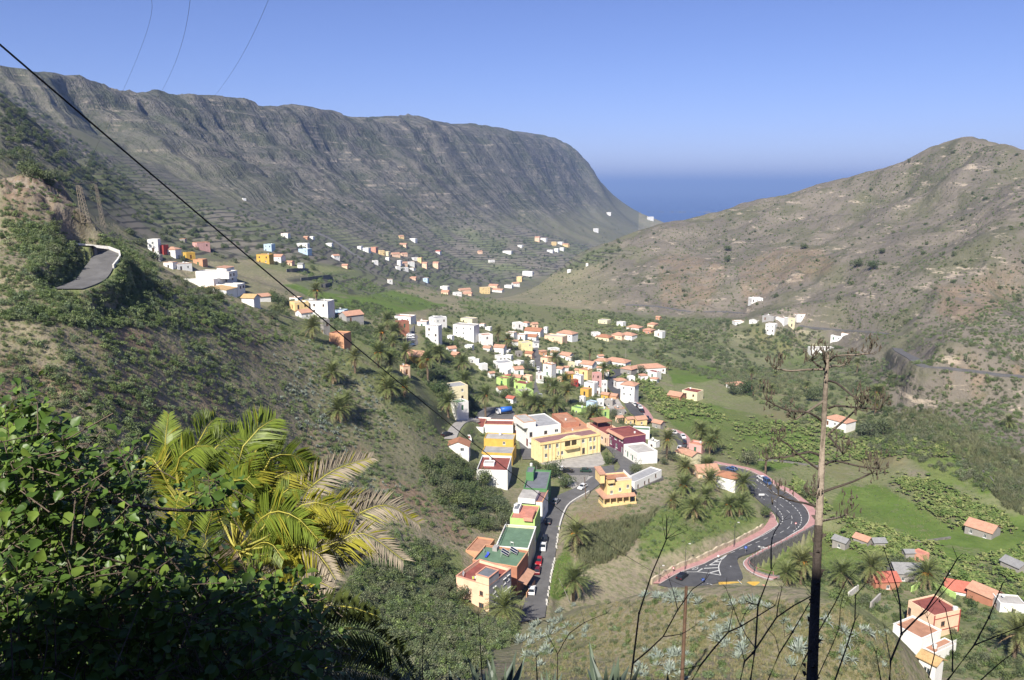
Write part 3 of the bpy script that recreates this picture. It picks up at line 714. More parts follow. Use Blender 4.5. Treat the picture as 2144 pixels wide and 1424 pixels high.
out = nt.nodes.new('ShaderNodeOutputMaterial'); pv = nt.nodes.new('ShaderNodeVolumePrincipled')
pv.inputs['Color'].default_value = (0.38, 0.57, 1.0, 1); pv.inputs['Density'].default_value = 1.0e-4; pv.inputs['Anisotropy'].default_value = 0.1
nt.links.new(pv.outputs[0], out.inputs['Volume'])
haze = tag(mb.obj('haze', mh), 'thin bluish sea haze filling the air of the valley', 'haze', kind='stuff')
# ------------------------------------------------------------------ road surfaces and markings
def surface(name, rib, mt, label_kind='structure', thick=1.2):
    mb = MB(); rib.strip(mb, 0, 1, thick=thick)
    return tag(mb.obj(name, mt), kind=label_kind)
STREET = surface('village_street', ROADS['street'], M_ASPH_OLD)
surface('upper_street', ROADS['upper'], M_ASPH_OLD); surface('village_square', ROADS['square'], M_ASPH_OLD); surface('side_street', ROADS['side'], M_ASPH_OLD)
MAIN = surface('main_road', ROADS['main'], M_ASPH)
for kname in ('main2', 'main3', 'main4'): surface('main_road', ROADS[kname], M_ASPH)
surface('town_street', ROADS['town'], M_ASPH_OLD); surface('lane', ROADS['lane'], M_ASPH_OLD); surface('hillside_road', ROADS['hairpin'], M_ASPH_OLD, thick=2.5); surface('driveway', ROADS['drive'], M_CONC)
for r_ in HR: surface('hill_road', r_, M_ASPH_OLD, thick=1.0)
tag(poly_mesh(PARKING).obj('parking_area', M_ASPH_OLD), kind='structure'); tag(poly_mesh(LOT).obj('paved_lot', M_CONC), kind='structure'); tag(poly_mesh(FORECOURT, 2.5).obj('forecourt', M_CONC), kind='structure'); tag(poly_mesh(STONEBANK, 2.0).obj('stone_bank', mat('cobbled bank', (0.24, 0.225, 0.20), 0.95, 0.4, 2.0, 0.6), None), kind='structure'); tag(poly_mesh(SQUAREWALK).obj('square_pavement', M_CONC), kind='structure')
def dashes(rib, name, lat, d0, d1, on, off, w=0.15, parent=None):
    mb = MB(); d = d0
    while d < d1:
        L = np.linalg.norm((rib.at(d, 1) - rib.at(d, 0))[:2]); h = w / L / 2
        rib.strip(mb, lat - h, lat + h, d, min(d + on, d1), up=0.025, step=1.5); d += on + off
    if mb.f: mb.obj(name, M_PAINT, parent)
R_ = ROADS['main']; LN = R_.len[-1]
def lat_of(rib, c, x, y):
    p = on_plane(*px(c, x, y), rib.c[:, 2].mean())
    for _ in range(3):
        i = int(np.argmin((rib.c[:, 0] - p[0]) ** 2 + (rib.c[:, 1] - p[1]) ** 2)); p = on_plane(*px(c, x, y), rib.c[i, 2])
    w = (rib.R[i] - rib.L[i])[:2]; f = ((p[:2] - rib.L[i][:2]) @ w) / (w @ w)
    return rib.len[i], f, p
def line_through(rib, name, c, pts, parent, on=None, off=0, w=0.15):
    """a painted line through pixels of the photograph, solid or dashed"""
    P_ = np.array([lat_of(rib, c, *p)[2] for p in pts]); C = catmull(P_, 0.8)
    ln = np.r_[0, np.cumsum(np.linalg.norm(np.diff(C[:, :2], axis=0), axis=1))]
    mb = MB(); d = 0.0
    def stroke(a, b):
        ds = np.linspace(a, b, max(int((b - a) / 0.8), 1) + 1); vs = []
        Q = np.array([[np.interp(x, ln, C[:, k]) for k in range(3)] for x in ds])
        T = np.gradient(Q[:, :2], axis=0); T /= np.linalg.norm(T, axis=1)[:, None] + 1e-9
        for q, t in zip(Q, T): vs += [(q[0] - t[1] * w / 2, q[1] + t[0] * w / 2, q[2] + 0.03), (q[0] + t[1] * w / 2, q[1] - t[0] * w / 2, q[2] + 0.03)]
        mb.add(vs, [(2 * i, 2 * i + 1, 2 * i + 3, 2 * i + 2) for i in range(len(ds) - 1)])
    if not on: stroke(0, ln[-1])
    else:
        while d < ln[-1] - on: stroke(d, d + on); d += on + off
    mb.obj(name, M_PAINT, parent)
for pts, on, off, w in (
    ([(110, 1316), (300, 1206), (500, 1126), (640, 1056), (850, 976), (1050, 897), (1200, 823), (1290, 765)], None, 0, 0.18),
    ([(500, 1205), (620, 1130), (760, 1058), (880, 1002), (1000, 955), (1200, 870), (1330, 820), (1430, 760), (1465, 690), (1455, 630), (1410, 580), (1330, 515), (1240, 450), (1150, 385), (1075, 325), (980, 255)], 2.2, 2.2, 0.16),
    ([(985, 1020), (1060, 995), (1180, 948), (1300, 893), (1400, 855)], 1.5, 1.4, 0.30),
    ([(1480, 800), (1540, 745), (1562, 680), (1550, 625), (1500, 560), (1430, 500), (1340, 440), (1240, 365), (1150, 305), (1085, 262)], 1.0, 0.9, 0.24),
    ([(1345, 725), (1370, 680), (1352, 615), (1300, 552), (1235, 505), (1165, 462), (1110, 415), (1060, 372)], 1.0, 0.9, 0.24),
    ([(1000, 1028), (930, 1050), (870, 1090), (835, 1150), (850, 1220), (900, 1290), (950, 1342)], None, 0, 0.2),
    ([(490, 1215), (580, 1165), (680, 1108), (790, 1045)], None, 0, 0.28), ([(790, 1045), (740, 1095), (712, 1150), (715, 1200), (732, 1250)], None, 0, 0.28), ([(490, 1215), (560, 1222), (650, 1235), (732, 1250)], None, 0, 0.28), ([(380, 1216), (490, 1216)], None, 0, 0.2),
    ([(560, 1180), (712, 1172)], None, 0, 0.4), ([(615, 1145), (715, 1140)], None, 0, 0.4), ([(665, 1112), (730, 1112)], None, 0, 0.4), ([(620, 1225), (715, 1200)], None, 0, 0.4), ([(700, 1085), (755, 1080)], None, 0, 0.4),
    ([(435, 1190), (500, 1162), (480, 1196), (435, 1190)], None, 0, 0.18), ([(590, 1335), (640, 1345), (672, 1370)], None, 0, 0.18)):
    line_through(R_, 'lane_marking', 8, pts, MAIN, on, off, w)
# a bicycle sign painted on the side lane
mb = MB(); p0 = lat_of(R_, 8, 1163, 972)[2]
for (dx, dy) in ((-0.75, 0), (0.75, 0)):
    pts = [p0 + np.array([dx + 0.5 * math.cos(t), dy + 0.55 * math.sin(t), 0.03]) for t in np.linspace(0, 2 * math.pi, 13)]
    for a_, b_ in zip(pts[:-1], pts[1:]): mb.tube([a_, b_], [0.07, 0.07], 4)
for a_, b_ in (((-0.75, 0), (0.0, 0)), ((-0.75, 0), (-0.3, 0.7)), ((0, 0), (-0.3, 0.7)), ((0, 0), (0.5, 0.75)), ((-0.3, 0.7), (0.5, 0.75)), ((0.75, 0), (0.45, 1.0))): mb.tube([p0 + np.array([*a_, 0.03]), p0 + np.array([*b_, 0.03])], [0.06, 0.06], 4)
mb.obj('bicycle_marking', M_PAINT, MAIN)
# pink pavements with kerbs
def walk(name, pairs, c, lift=0.13, thick=1.4, kerb=True, mt=None):
    r = Ribbon(pairs, c=c, lift=lift + 0.06, step=1.5)
    # follow the carriageway's level
    for i in range(len(r.c)):
        z = road_z(r.c[i, 0], r.c[i, 1])
        z2 = ROADS['main'].c[int(np.argmin(((ROADS['main'].c - r.c[i])[:, :2] ** 2).sum(1))), 2]
        if np.hypot(*(ROADS['main'].c - r.c[i])[:, :2].T).min() < 16: r.L[i, 2] = r.R[i, 2] = z2 + lift
    r.c = (r.L + r.R) / 2
    mb = MB(); r.strip(mb, 0, 1, thick=thick); o = tag(mb.obj(name, mt or M_PINK), kind='structure')
    if kerb:
        mb = MB(); w = np.linalg.norm((r.R - r.L)[len(r.L) // 2][:2]); r.strip(mb, 0, 0.25 / w, up=0.02, thick=0.4); mb.obj('kerb', M_KERB, o)
    r.carve(0.5, 0.35)
    return r, o
PW1, _ = walk('pink_pavement', [((110, 1316), (20, 1300)), ((300, 1204), (235, 1165)), ((500, 1123), (440, 1070)), ((640, 1053), (590, 1005)), ((850, 973), (800, 915)), ((1050, 893), (1010, 835)), ((1200, 818), (1150, 765)), ((1330, 735), (1215, 690)), ((1310, 700), (1240, 640)), ((1285, 620), (1225, 580)), ((1235, 560), (1195, 535))], 8)
PW2, _ = walk('pink_pavement', [((1560, 818), (1580, 870)), ((1620, 740), (1700, 765)), ((1634, 655), (1715, 640)), ((1597, 573), (1665, 560)), ((1512, 492), (1560, 480)), ((1422, 427), (1460, 408)), ((1312, 369), (1370, 365)), ((1232, 314), (1290, 318)), ((1087, 228), (1150, 228)), ((932, 164), (985, 165)), ((762, 122), (810, 118)), ((640, 88), (670, 78))], 8)
PW3, _ = walk('pink_pavement', [((1560, 818), (1690, 795)), ((1480, 862), (1540, 885)), ((1330, 945), (1380, 965)), ((1180, 1005), (1220, 1030)), ((1075, 1050), (1110, 1075)), ((985, 1095), (1040, 1105)), ((955, 1150), (1012, 1160)), ((985, 1225), (1040, 1225)), ((1045, 1285), (1095, 1280)), ((1130, 1345), (1200, 1335)), ((1250, 1392), (1330, 1372))], 8)
PW4, _ = walk('pink_pavement', [((1700, 690), (1740, 690)), ((1706, 640), (1760, 610)), ((1665, 566), (1720, 545)), ((1595, 497), (1640, 485)), ((1475, 440), (1520, 430)), ((1380, 420), (1410, 405))], 6)
PW5, _ = walk('pink_pavement', [((1110, 320), (1230, 330)), ((1055, 192), (1170, 215)), ((970, 106), (1085, 110)), ((855, 20), (950, 20)), ((820, -30), (890, -30))], 6)
# the ground drops away outside the curved pavement; a stone wall holds it
dl = np.hypot(GX - PW3.c[:, 0].mean(), GY - PW3.c[:, 1].mean()); ii = np.nonzero((dl < 70).ravel())[0]; X, Y = GX.ravel()[ii], GY.ravel()[ii]; best = np.full(len(ii), 1e9); sgn = np.zeros(len(ii)); zt_ = np.zeros(len(ii))
for q in range(len(PW3.R)):
    d = np.hypot(X - PW3.R[q, 0], Y - PW3.R[q, 1]); w = d < best; o_ = (PW3.R[q] - PW3.L[q])[:2]; best[w] = d[w]; sgn[w] = ((X - PW3.R[q, 0]) * o_[0] + (Y - PW3.R[q, 1]) * o_[1])[w]; zt_[w] = PW3.R[q, 2]
low = (sgn > 0) & (best < 16); zg = GZ.ravel().copy(); zg[ii[low]] = np.minimum(zg[ii[low]], zt_[low] - 3.6 * (1 - sstep(6, 16, best[low])) - 0.2); GZ[:] = zg.reshape(GZ.shape)
GT_FIN[:] = (GZ - CZ) / GR
me.vertices.foreach_set('co', np.vstack([np.stack([GX, GY, GZ], -1).reshape(-1, 3), [[0, 0, CZ - 1.75]]]).ravel()); me.update()
# ------------------------------------------------------------------ houses
PAL = dict(white=(0.78, 0.77, 0.74), cream=(0.74, 0.66, 0.44), yellow=(0.78, 0.58, 0.28), amber=(0.60, 0.38, 0.08), paleyellow=(0.80, 0.70, 0.38), orange=(0.57, 0.31, 0.18), rust=(0.42, 0.19, 0.12), peach=(0.80, 0.56, 0.39),
           pink=(0.62, 0.36, 0.33), purple=(0.15, 0.045, 0.085), lime=(0.43, 0.60, 0.20), green=(0.10, 0.24, 0.10), sky=(0.46, 0.60, 0.72), grey=(0.36, 0.35, 0.34), lilac=(0.42, 0.40, 0.41), red=(0.36, 0.06, 0.05), salmon=(0.62, 0.31, 0.22), bare=(0.30, 0.28, 0.26), ochre=(0.56, 0.36, 0.08))
WORD = dict(white='white', cream='cream', yellow='yellow', amber='amber', paleyellow='pale yellow', orange='orange', rust='rust red', peach='peach', pink='pink', purple='purple', lime='lime green', green='green', sky='pale blue', grey='grey', lilac='grey', red='red', salmon='salmon', bare='bare grey', ochre='ochre')
DECKS = dict(redbrown=(0.24, 0.075, 0.06), greydeck=(0.33, 0.33, 0.335), greendeck=(0.12, 0.20, 0.13), orangedeck=(0.41, 0.215, 0.135), mauve=(0.26, 0.145, 0.14), lightdeck=(0.42, 0.40, 0.37), salmondeck=(0.52, 0.22, 0.16), darkdeck=(0.16, 0.17, 0.19))
DWORD = dict(redbrown='red-brown', greydeck='grey', greendeck='green', orangedeck='orange', mauve='mauve', lightdeck='pale grey', salmondeck='salmon', darkdeck='dark grey')
TILES = dict(tile=(0.48, 0.265, 0.175), brown=(0.36, 0.165, 0.09), redtile=(0.42, 0.125, 0.085), tan=(0.50, 0.33, 0.15), metal=(0.25, 0.25, 0.25))
TWORD = dict(tile='orange tile', brown='brown tile', redtile='red tile', tan='tan tile', metal='sheet metal')
def wallm(k): return mat('plaster ' + k, PAL[k], 0.9, 0.07 if k == 'white' else 0.13, 0.6)
def deckm(k): return mat('deck ' + k, DECKS[k], 0.85, 0.2, 0.5)
def tilem(k): return tile_mat('roof ' + k, TILES[k])
M_GLASS = mat('window glass', (0.035, 0.045, 0.055), 0.12, 0.0, 1, spec=0.6)
M_FRAMEW = mat('white frame', (0.75, 0.75, 0.73), 0.5, 0.05)
M_FRAMEB = mat('brown frame', (0.16, 0.07, 0.03), 0.6, 0.1)
M_DOORG = mat('green door', (0.04, 0.13, 0.07), 0.6, 0.1); M_DOORR = mat('dark red door', (0.16, 0.03, 0.03), 0.6, 0.1)
_wcache = {}
def win_mesh(w, h, style):
    k = (round(w, 2), round(h, 2), style)
    if k in _wcache: return _wcache[k]
    w, h = k[0], k[1]
    if style in ('doorg', 'doorr', 'doorb'):
        mb = MB(); mb.box(-w / 2, 0.07, -h / 2, w / 2, 0.12, h / 2)
        for s in (-1, 1): mb.box(s * w / 4 - w * 0.17, 0.045, -h * 0.4, s * w / 4 + w * 0.17, 0.07, h * 0.42)
        f = mb.mesh('door', {'doorg': M_DOORG, 'doorr': M_DOORR, 'doorb': M_FRAMEB}[style]); g = None
    else:
        fm_ = M_FRAMEB if style == 'brown' else M_FRAMEW
        t = 0.085
        mb = MB(); mb.box(-w / 2, 0.05, -h / 2, -w / 2 + t, 0.13, h / 2); mb.box(w / 2 - t, 0.05, -h / 2, w / 2, 0.13, h / 2)
        mb.box(-w / 2 + t, 0.05, h / 2 - t, w / 2 - t, 0.13, h / 2); mb.box(-w / 2 + t, 0.05, -h / 2, w / 2 - t, 0.13, -h / 2 + t)
        mb.box(-0.035, 0.055, -h / 2 + t, 0.035, 0.125, h / 2 - t); mb.box(-w / 2 - 0.1, -0.08, -h / 2 - 0.09, w / 2 + 0.1, 0.13, -h / 2 - 0.003)
        if style == 'hood': mb.box(-w / 2 - 0.1, -0.22, h / 2 + 0.003, w / 2 + 0.1, 0.0, h / 2 + 0.12)
        f = mb.mesh('window', [fm_])
        mb = MB(); mb.add([(-w / 2 + t, 0.10, -h / 2 + t), (w / 2 - t, 0.10, -h / 2 + t), (w / 2 - t, 0.10, h / 2 - t), (-w / 2 + t, 0.10, h / 2 - t)], [(0, 1, 2, 3)]); g = mb.mesh('pane', M_GLASS)
    _wcache[k] = (f, g)
    return f, g
def facade(mb, face, x0, y0, x1, y1, z0, z1, holes, mi=0):
    """one wall with real openings and reveals"""
    R = 0.16
    if face == 'R': O = lambda s, z, n=0.0: (x0 + s, y0 + n, z); W = x1 - x0
    else: O = lambda s, z, n=0.0: (x0 + n, y0 + s, z); W = y1 - y0
    flip = face == 'L'
    hs = [(max(s - w / 2, 0.05), min(s + w / 2, W - 0.05), max(z - h / 2, z0 + 0.02), min(z + h / 2, z1 - 0.05)) for s, z, w, h in holes]
    hs = [h for h in hs if h[1] - h[0] > 0.1 and h[3] - h[2] > 0.1]
    xs = sorted({0.0, W, *[h[0] for h in hs], *[h[1] for h in hs]}); zs = sorted({z0, z1, *[h[2] for h in hs], *[h[3] for h in hs]})
    def q(a, b, c, d): mb.add([a, b, c, d], [(3, 2, 1, 0) if flip else (0, 1, 2, 3)], mi)
    for i in range(len(xs) - 1):
        for j in range(len(zs) - 1):
            cx, cz = (xs[i] + xs[i + 1]) / 2, (zs[j] + zs[j + 1]) / 2
            if any(h[0] < cx < h[1] and h[2] < cz < h[3] for h in hs): continue
            q(O(xs[i], zs[j]), O(xs[i + 1], zs[j]), O(xs[i + 1], zs[j + 1]), O(xs[i], zs[j + 1]))
    for a, b, c, d in hs:
        q(O(a, c), O(a, c, R), O(a, d, R), O(a, d)); q(O(b, c, R), O(b, c), O(b, d), O(b, d, R))
        q(O(a, c), O(b, c), O(b, c, R), O(a, c, R)); q(O(a, d, R), O(b, d, R), O(b, d), O(a, d))
        q(O(a, c, R), O(b, c, R), O(b, d, R), O(a, d, R))
def volume(root, x0, y0, x1, y1, z0, z1, wall, roof, wins=(), wall2=None, panes=True, trim=None, base=-4.0):
    """a block of a house: walls with openings, its windows and its roof, all parts of root"""
    zb = z0 if z0 > 0.5 else z0 + base
    mb = MB()
    for face in 'RL':
        facade(mb, face, x0, y0, x1, y1, zb, z1, [(w[1], w[2], w[3], w[4]) for w in wins if w[0] == face], 1 if face == 'R' and wall2 else 0)
    mb.add([(x1, y0, zb), (x1, y1, zb), (x1, y1, z1), (x1, y0, z1)], [(0, 1, 2, 3)]); mb.add([(x1, y1, zb), (x0, y1, zb), (x0, y1, z1), (x1, y1, z1)], [(0, 1, 2, 3)])
    kind = roof[0]; w, d = x1 - x0, y1 - y0
    if kind == 'flat':
        par = roof[2] if len(roof) > 2 else 0.5; t = 0.22
        if par > 0.05:
            zi = z1 - par
            ring = [(x0, y0), (x1, y0), (x1, y1), (x0, y1)]; inn = [(x0 + t, y0 + t), (x1 - t, y0 + t), (x1 - t, y1 - t), (x0 + t, y1 - t)]
            for i in range(4):
                j = (i + 1) % 4
                if not trim: mb.add([(*ring[i], z1), (*ring[j], z1), (*inn[j], z1), (*inn[i], z1)], [(0, 1, 2, 3)])
                mb.add([(*inn[i], z1), (*inn[j], z1), (*inn[j], zi), (*inn[i], zi)], [(0, 1, 2, 3)])
        else: zi = z1 - 0.003; t = 0
    elif kind == 'gable':
        rise, ax = roof[2], roof[3]
        if ax == 'x':
            m_ = (y0 + y1) / 2
            mb.add([(x0, y0, z1), (x0, m_, z1 + rise), (x0, y1, z1)], [(2, 1, 0)]); mb.add([(x1, y0, z1), (x1, m_, z1 + rise), (x1, y1, z1)], [(0, 1, 2)])
        else:
            m_ = (x0 + x1) / 2
            mb.add([(x0, y0, z1), (m_, y0, z1 + rise), (x1, y0, z1)], [(0, 2, 1)]); mb.add([(x0, y1, z1), (m_, y1, z1 + rise), (x1, y1, z1)], [(0, 1, 2)])
    mb.obj('wall', [wallm(wall)] + ([wallm(wall2)] if wall2 else []), root)
    mb = MB()
    if kind == 'flat':
        mb.add([(x0 + t, y0 + t, zi), (x1 - t, y0 + t, zi), (x1 - t, y1 - t, zi), (x0 + t, y1 - t, zi)], [(0, 1, 2, 3)])
        mb.obj('roof_deck', deckm(roof[1]), root)
        if trim:
            mb = MB(); o = 0.07
            for (a, b, c, e) in ((x0 - o, y0 - o, x1 + o, y0 + t), (x0 - o, y1 - t, x1 + o, y1 + o), (x0 - o, y0 + t, x0 + t, y1 - t), (x1 - t, y0 + t, x1 + o, y1 - t)): mb.box(a, b, z1 - 0.12, c, e, z1 + 0.06)
            mb.obj('coping', wallm(trim), root)
    else:
        o, th = 0.35, 0.14
        if kind == 'gable':
            rise, ax = roof[2], roof[3]
            if ax == 'x':
                m_ = (y0 + y1) / 2; k = rise / (d / 2); ze = z1 - o * k
                for s, ye in ((-1, y0 - o), (1, y1 + o)):
                    vs = [(x0 - o, ye, ze), (x1 + o, ye, ze), (x1 + o, m_, z1 + rise), (x0 - o, m_, z1 + rise)]
                    mb.add(vs + [(a, b, c + th) for a, b, c in vs], [(4, 5, 6, 7) if s < 0 else (7, 6, 5, 4), (0, 1, 5, 4), (1, 2, 6, 5), (3, 0, 4, 7), (3, 2, 1, 0)])
            else:
                m_ = (x0 + x1) / 2; k = rise / (w / 2); ze = z1 - o * k
                for s, xe in ((-1, x0 - o), (1, x1 + o)):
                    vs = [(xe, y0 - o, ze), (xe, y1 + o, ze), (m_, y1 + o, z1 + rise), (m_, y0 - o, z1 + rise)]
                    mb.add(vs + [(a, b, c + th) for a, b, c in vs], [(7, 6, 5, 4) if s < 0 else (4, 5, 6, 7), (0, 1, 5, 4), (1, 2, 6, 5), (3, 0, 4, 7), (3, 2, 1, 0)])
        elif kind == 'hip':
            rise = roof[2]; ze = z1 - 0.05
            a, b, c, e = x0 - o, y0 - o, x1 + o, y1 + o; mx, my = (a + c) / 2, (b + e) / 2; r = min(c - a, e - b) / 2 * 0.95
            if c - a > e - b: p, q = (a + r, my, z1 + rise), (c - r, my, z1 + rise)
            else: p, q = (mx, b + r, z1 + rise), (mx, e - r, z1 + rise)
            B = [(a, b, ze), (c, b, ze), (c, e, ze), (a, e, ze)]; T = [(x, y, z + th) for x, y, z in B]
            fs = [(0, 1, 5, 4), (1, 2, 6, 5), (2, 3, 7, 6), (3, 0, 4, 7), (3, 2, 1, 0)]
            fs += [(4, 5, 9, 8), (5, 6, 9), (6, 7, 8, 9), (7, 4, 8)] if c - a > e - b else [(4, 5, 8), (5, 6, 9, 8), (6, 7, 9), (7, 4, 8, 9)]
            mb.add(B + T + [p, q], fs)
        elif kind == 'shed':                       # falls towards the near wall (R face)
            rise = roof[2]
            vs = [(x0 - o, y0 - o, z1), (x1 + o, y0 - o, z1), (x1 + o, y1 + o, z1 + rise), (x0 - o, y1 + o, z1 + rise)]
            mb.add(vs + [(a, b, c + th) for a, b, c in vs], [(4, 5, 6, 7), (0, 1, 5, 4), (1, 2, 6, 5), (2, 3, 7, 6), (3, 0, 4, 7), (3, 2, 1, 0)])
        mb.obj('roof', tilem(roof[1]), root)
    for wn_ in wins:
        face, s, z, ww, hh = wn_[:5]; style = wn_[5] if len(wn_) > 5 else 'white'
        W = w if face == 'R' else d
        if not (ww / 2 + 0.06 < s < W - ww / 2 - 0.06 and z - hh / 2 > zb + 0.05 and z + hh / 2 < z1 - 0.06): continue
        f, g = win_mesh(ww, hh, style)
        loc = (x0 + s, y0, z) if face == 'R' else (x0, y0 + s, z)
        o = link('door' if style.startswith('door') else 'window', f, root, loc, (0, 0, 0 if face == 'R' else -math.pi / 2))
        if g and panes: link('pane', g, o)
        elif g: link('pane', g, o)
HOUSES = []
class House:
    """fixed by the pixels of its near, left and right roof corners and of the foot of its near corner"""
    def __init__(s, name, label, c, Npx, vb, Lpx, Rpx, cat='house', H=None):
        B = ground(*px(c, Npx[0], vb)); s.c = c
        s.B = B
        if H is None: H = s._h(B, *px(c, *Npx))
        zr = B[2] + H
        n_, l, r = B[:2], on_plane(*px(c, *Lpx), zr)[:2], on_plane(*px(c, *Rpx), zr)[:2]
        n_ = on_plane(*px(c, *Npx), zr)[:2]
        a, b = r - n_, l - n_
        if np.linalg.norm(a) >= np.linalg.norm(b): e1 = a / np.linalg.norm(a); e2 = np.array([-e1[1], e1[0]])
        else: e2 = b / np.linalg.norm(b); e1 = np.array([e2[1], -e2[0]])
        s.w, s.d, s.H = max(a @ e1, 1.5), max(b @ e2, 1.5), H
        s.e1, s.e2, s.o = e1, e2, n_
        s.root = link(name, None, None, (n_[0], n_[1], B[2]), (0, 0, math.atan2(e1[1], e1[0])))
        s.root.empty_display_size = 1
        tag(s.root, label, cat); s.u = px(c, *Npx)[0]
        HOUSES.append(s)
    def _h(s, B, u, v):
        a, t = az_t(u, v); return CZ + t * math.hypot(B[0], B[1]) - B[2]
    def w2l(s, p): d = p[:2] - s.o; return float(d @ s.e1), float(d @ s.e2)
    def plane(s, x, y, z, c=None): return s.w2l(on_plane(*px(c or s.c, x, y), s.B[2] + z))
    def face(s, f, x, y, c=None, off=0.0):
        """pixel -> (distance along the face, height) on the near faces"""
        d = ray(*px(c or s.c, x, y)); nrm = s.e2 if f == 'R' else s.e1
        o = s.o + nrm * off
        k = (o @ nrm) / (d[:2] @ nrm)
        p = d * k
        q = s.w2l(p[:2])
        return (q[0] if f == 'R' else q[1]), CZ + p[2] - s.B[2]
    def wins(s, lst):
        return [(f, *s.face(f, x, y), w, h, *st) for f, x, y, w, h, *st in lst]
    def height(s, lx, ly, x, y, c=None):
        p = s.o + s.e1 * lx + s.e2 * ly; return s._h(np.array([*p, s.B[2]]), *px(c or s.c, x, y))
    def main(s, wall, roof, wins=(), **kw):
        volume(s.root, 0, 0, s.w, s.d, 0, s.H, wall, roof, s.wins(wins), **kw); return s
    def block(s, Npx, Lpx, Rpx, ztop, zbot, wall, roof, **kw):
        n_, l, r = (s.plane(*p, ztop) for p in (Npx, Lpx, Rpx))
        volume(s.root, n_[0], n_[1], max(r[0], n_[0] + 1), max(l[1], n_[1] + 1), zbot, ztop, wall, roof, **kw); return n_, l, r
    def part(s, name, mt, fn, smooth=False):
        mb = MB(); fn(mb); return mb.obj(name, mt, s.root, smooth)
M_PANEL = mat('solar panel', (0.012, 0.016, 0.035), 0.15, 0.0, 1, spec=0.6)
M_DISH = mat('painted metal', (0.62, 0.62, 0.60), 0.5, 0.08)
def dish(h, x, y, z, r=0.45, name='satellite_dish'):
    mb = MB(); mb.tube([(x, y, z), (x, y, z + 0.7)], [0.03, 0.03], 5)
    n_ = Vector((0.3, -0.8, 0.5)).normalized(); a = n_.orthogonal().normalized(); b = n_.cross(a); o = Vector((x, y, z + 0.95))
    vs = [o - n_ * 0.1] + [o + (a * math.cos(t) + b * math.sin(t)) * r for t in np.linspace(0, 2 * math.pi, 11)[:-1]]
    mb.add(vs, [(0, 1 + i, 1 + (i + 1) % 10) for i in range(10)]); mb.obj(name, M_DISH, h.root)
def tank(h, x, y, z, r=0.5, hh=1.0):
    mb = MB(); mb.tube([(x, y, z), (x, y, z + 0.05), (x, y, z + hh), (x, y, z + hh + 0.12)], [r * 0.95, r, r, r * 0.4], 12); mb.obj('water_tank', M_DISH, h.root)
# --- the houses along the village street
h = House('house', 'three-storey peach house with grey street side and red-brown roof terrace at street end', 2, (662, 945), 1245, (245, 870), (912, 748))
PEACHHOUSE = h
h.main('peach', ('flat', 'redbrown', 0.8), [('L', 312, 970, 0.9, 1.1, 'brown'), ('L', 423, 995, 0.8, 1.2), ('L', 577, 1033, 0.9, 1.1, 'brown'), ('L', 443, 1137, 1.2, 1.4, 'brown'), ('L', 577, 1170, 1.3, 1.3, 'brown'),
       ('R', 725, 995, 1.0, 1.4, 'hood'), ('R', 838, 898, 0.9, 1.3, 'hood'), ('R', 880, 860, 0.9, 1.3, 'hood'), ('R', 842, 1037, 0.9, 1.4, 'hood'), ('R', 886, 1000, 0.9, 1.4, 'hood'), ('R', 735, 1115, 1.0, 1.4, 'hood')], wall2='lilac', trim='salmon')
zt = h.height(0, 0, 660, 855)
h.block((662, 857), (498, 826), (775, 770), zt, h.H - 0.6, 'peach', ('flat', 'darkdeck', 0.12), wall2='lilac', trim='salmon')
dish(h, 1.2, h.d - 1.0, h.H - 0.8); dish(h, 2.0, h.d - 0.6, h.H - 0.8, 0.4)
M_CLOTH = [mat('cloth ' + k, c_, 0.9, 0.05) for k, c_ in (('white', (0.75, 0.75, 0.75)), ('black', (0.04, 0.04, 0.05)), ('lime', (0.6, 0.7, 0.1)), ('red', (0.5, 0.06, 0.06)), ('blue', (0.08, 0.13, 0.5)), ('pink', (0.6, 0.3, 0.35)), ('cream', (0.7, 0.65, 0.5)))]
def washing(h, x0, y0, x1, y1, z, n_, cols, hgt=0.8):
    mb = MB()
    for (x, y) in ((x0, y0), (x1, y1)): mb.tube([(x, y, z - 1.9), (x, y, z)], [0.03, 0.03], 5)
    mb.tube([(x0, y0, z - 0.05), (x1, y1, z - 0.05)], [0.012, 0.012], 4); o = mb.obj('clothes_line', M_DISH, h.root)
    for i in range(n_):
        f0, f1 = (i + 0.1) / n_, (i + 0.85) / n_; mb = MB()
        p = [(x0 + (x1 - x0) * f, y0 + (y1 - y0) * f) for f in (f0, (f0 + f1) / 2, f1)]; dx = random.uniform(-0.12, 0.12); hh = hgt * random.uniform(0.7, 1.2)
        mb.add([(p[0][0], p[0][1], z - 0.05), (p[1][0] + dx, p[1][1] + dx, z - 0.09), (p[2][0], p[2][1], z - 0.05), (p[0][0] + dx, p[0][1], z - hh), (p[1][0] - dx, p[1][1], z - hh * 1.05), (p[2][0], p[2][1] + dx, z - hh)], [(0, 1, 4, 3), (1, 2, 5, 4)])
        mb.obj('garment', M_CLOTH[cols[i % len(cols)]], o)
washing(h, 0.6, h.d * 0.55, 2.2, h.d * 0.35, h.H + 0.7, 5, [2, 0, 1, 0, 5], 0.9)
h = House('house', 'orange house with green roof and solar panels behind the peach house', 2, (978, 735), 1060, (480, 655), (1118, 560))
h.main('rust', ('flat', 'greendeck', 0.45), [('R', 1040, 860, 1.1, 1.3, 'brown'), ('R', 1090, 800, 1.1, 1.3, 'brown')], trim='orange')
h.block((600, 575), (458, 480), (755, 425), h.H - 1.6, 0.0, 'orange', ('flat', 'orangedeck', 0.35))
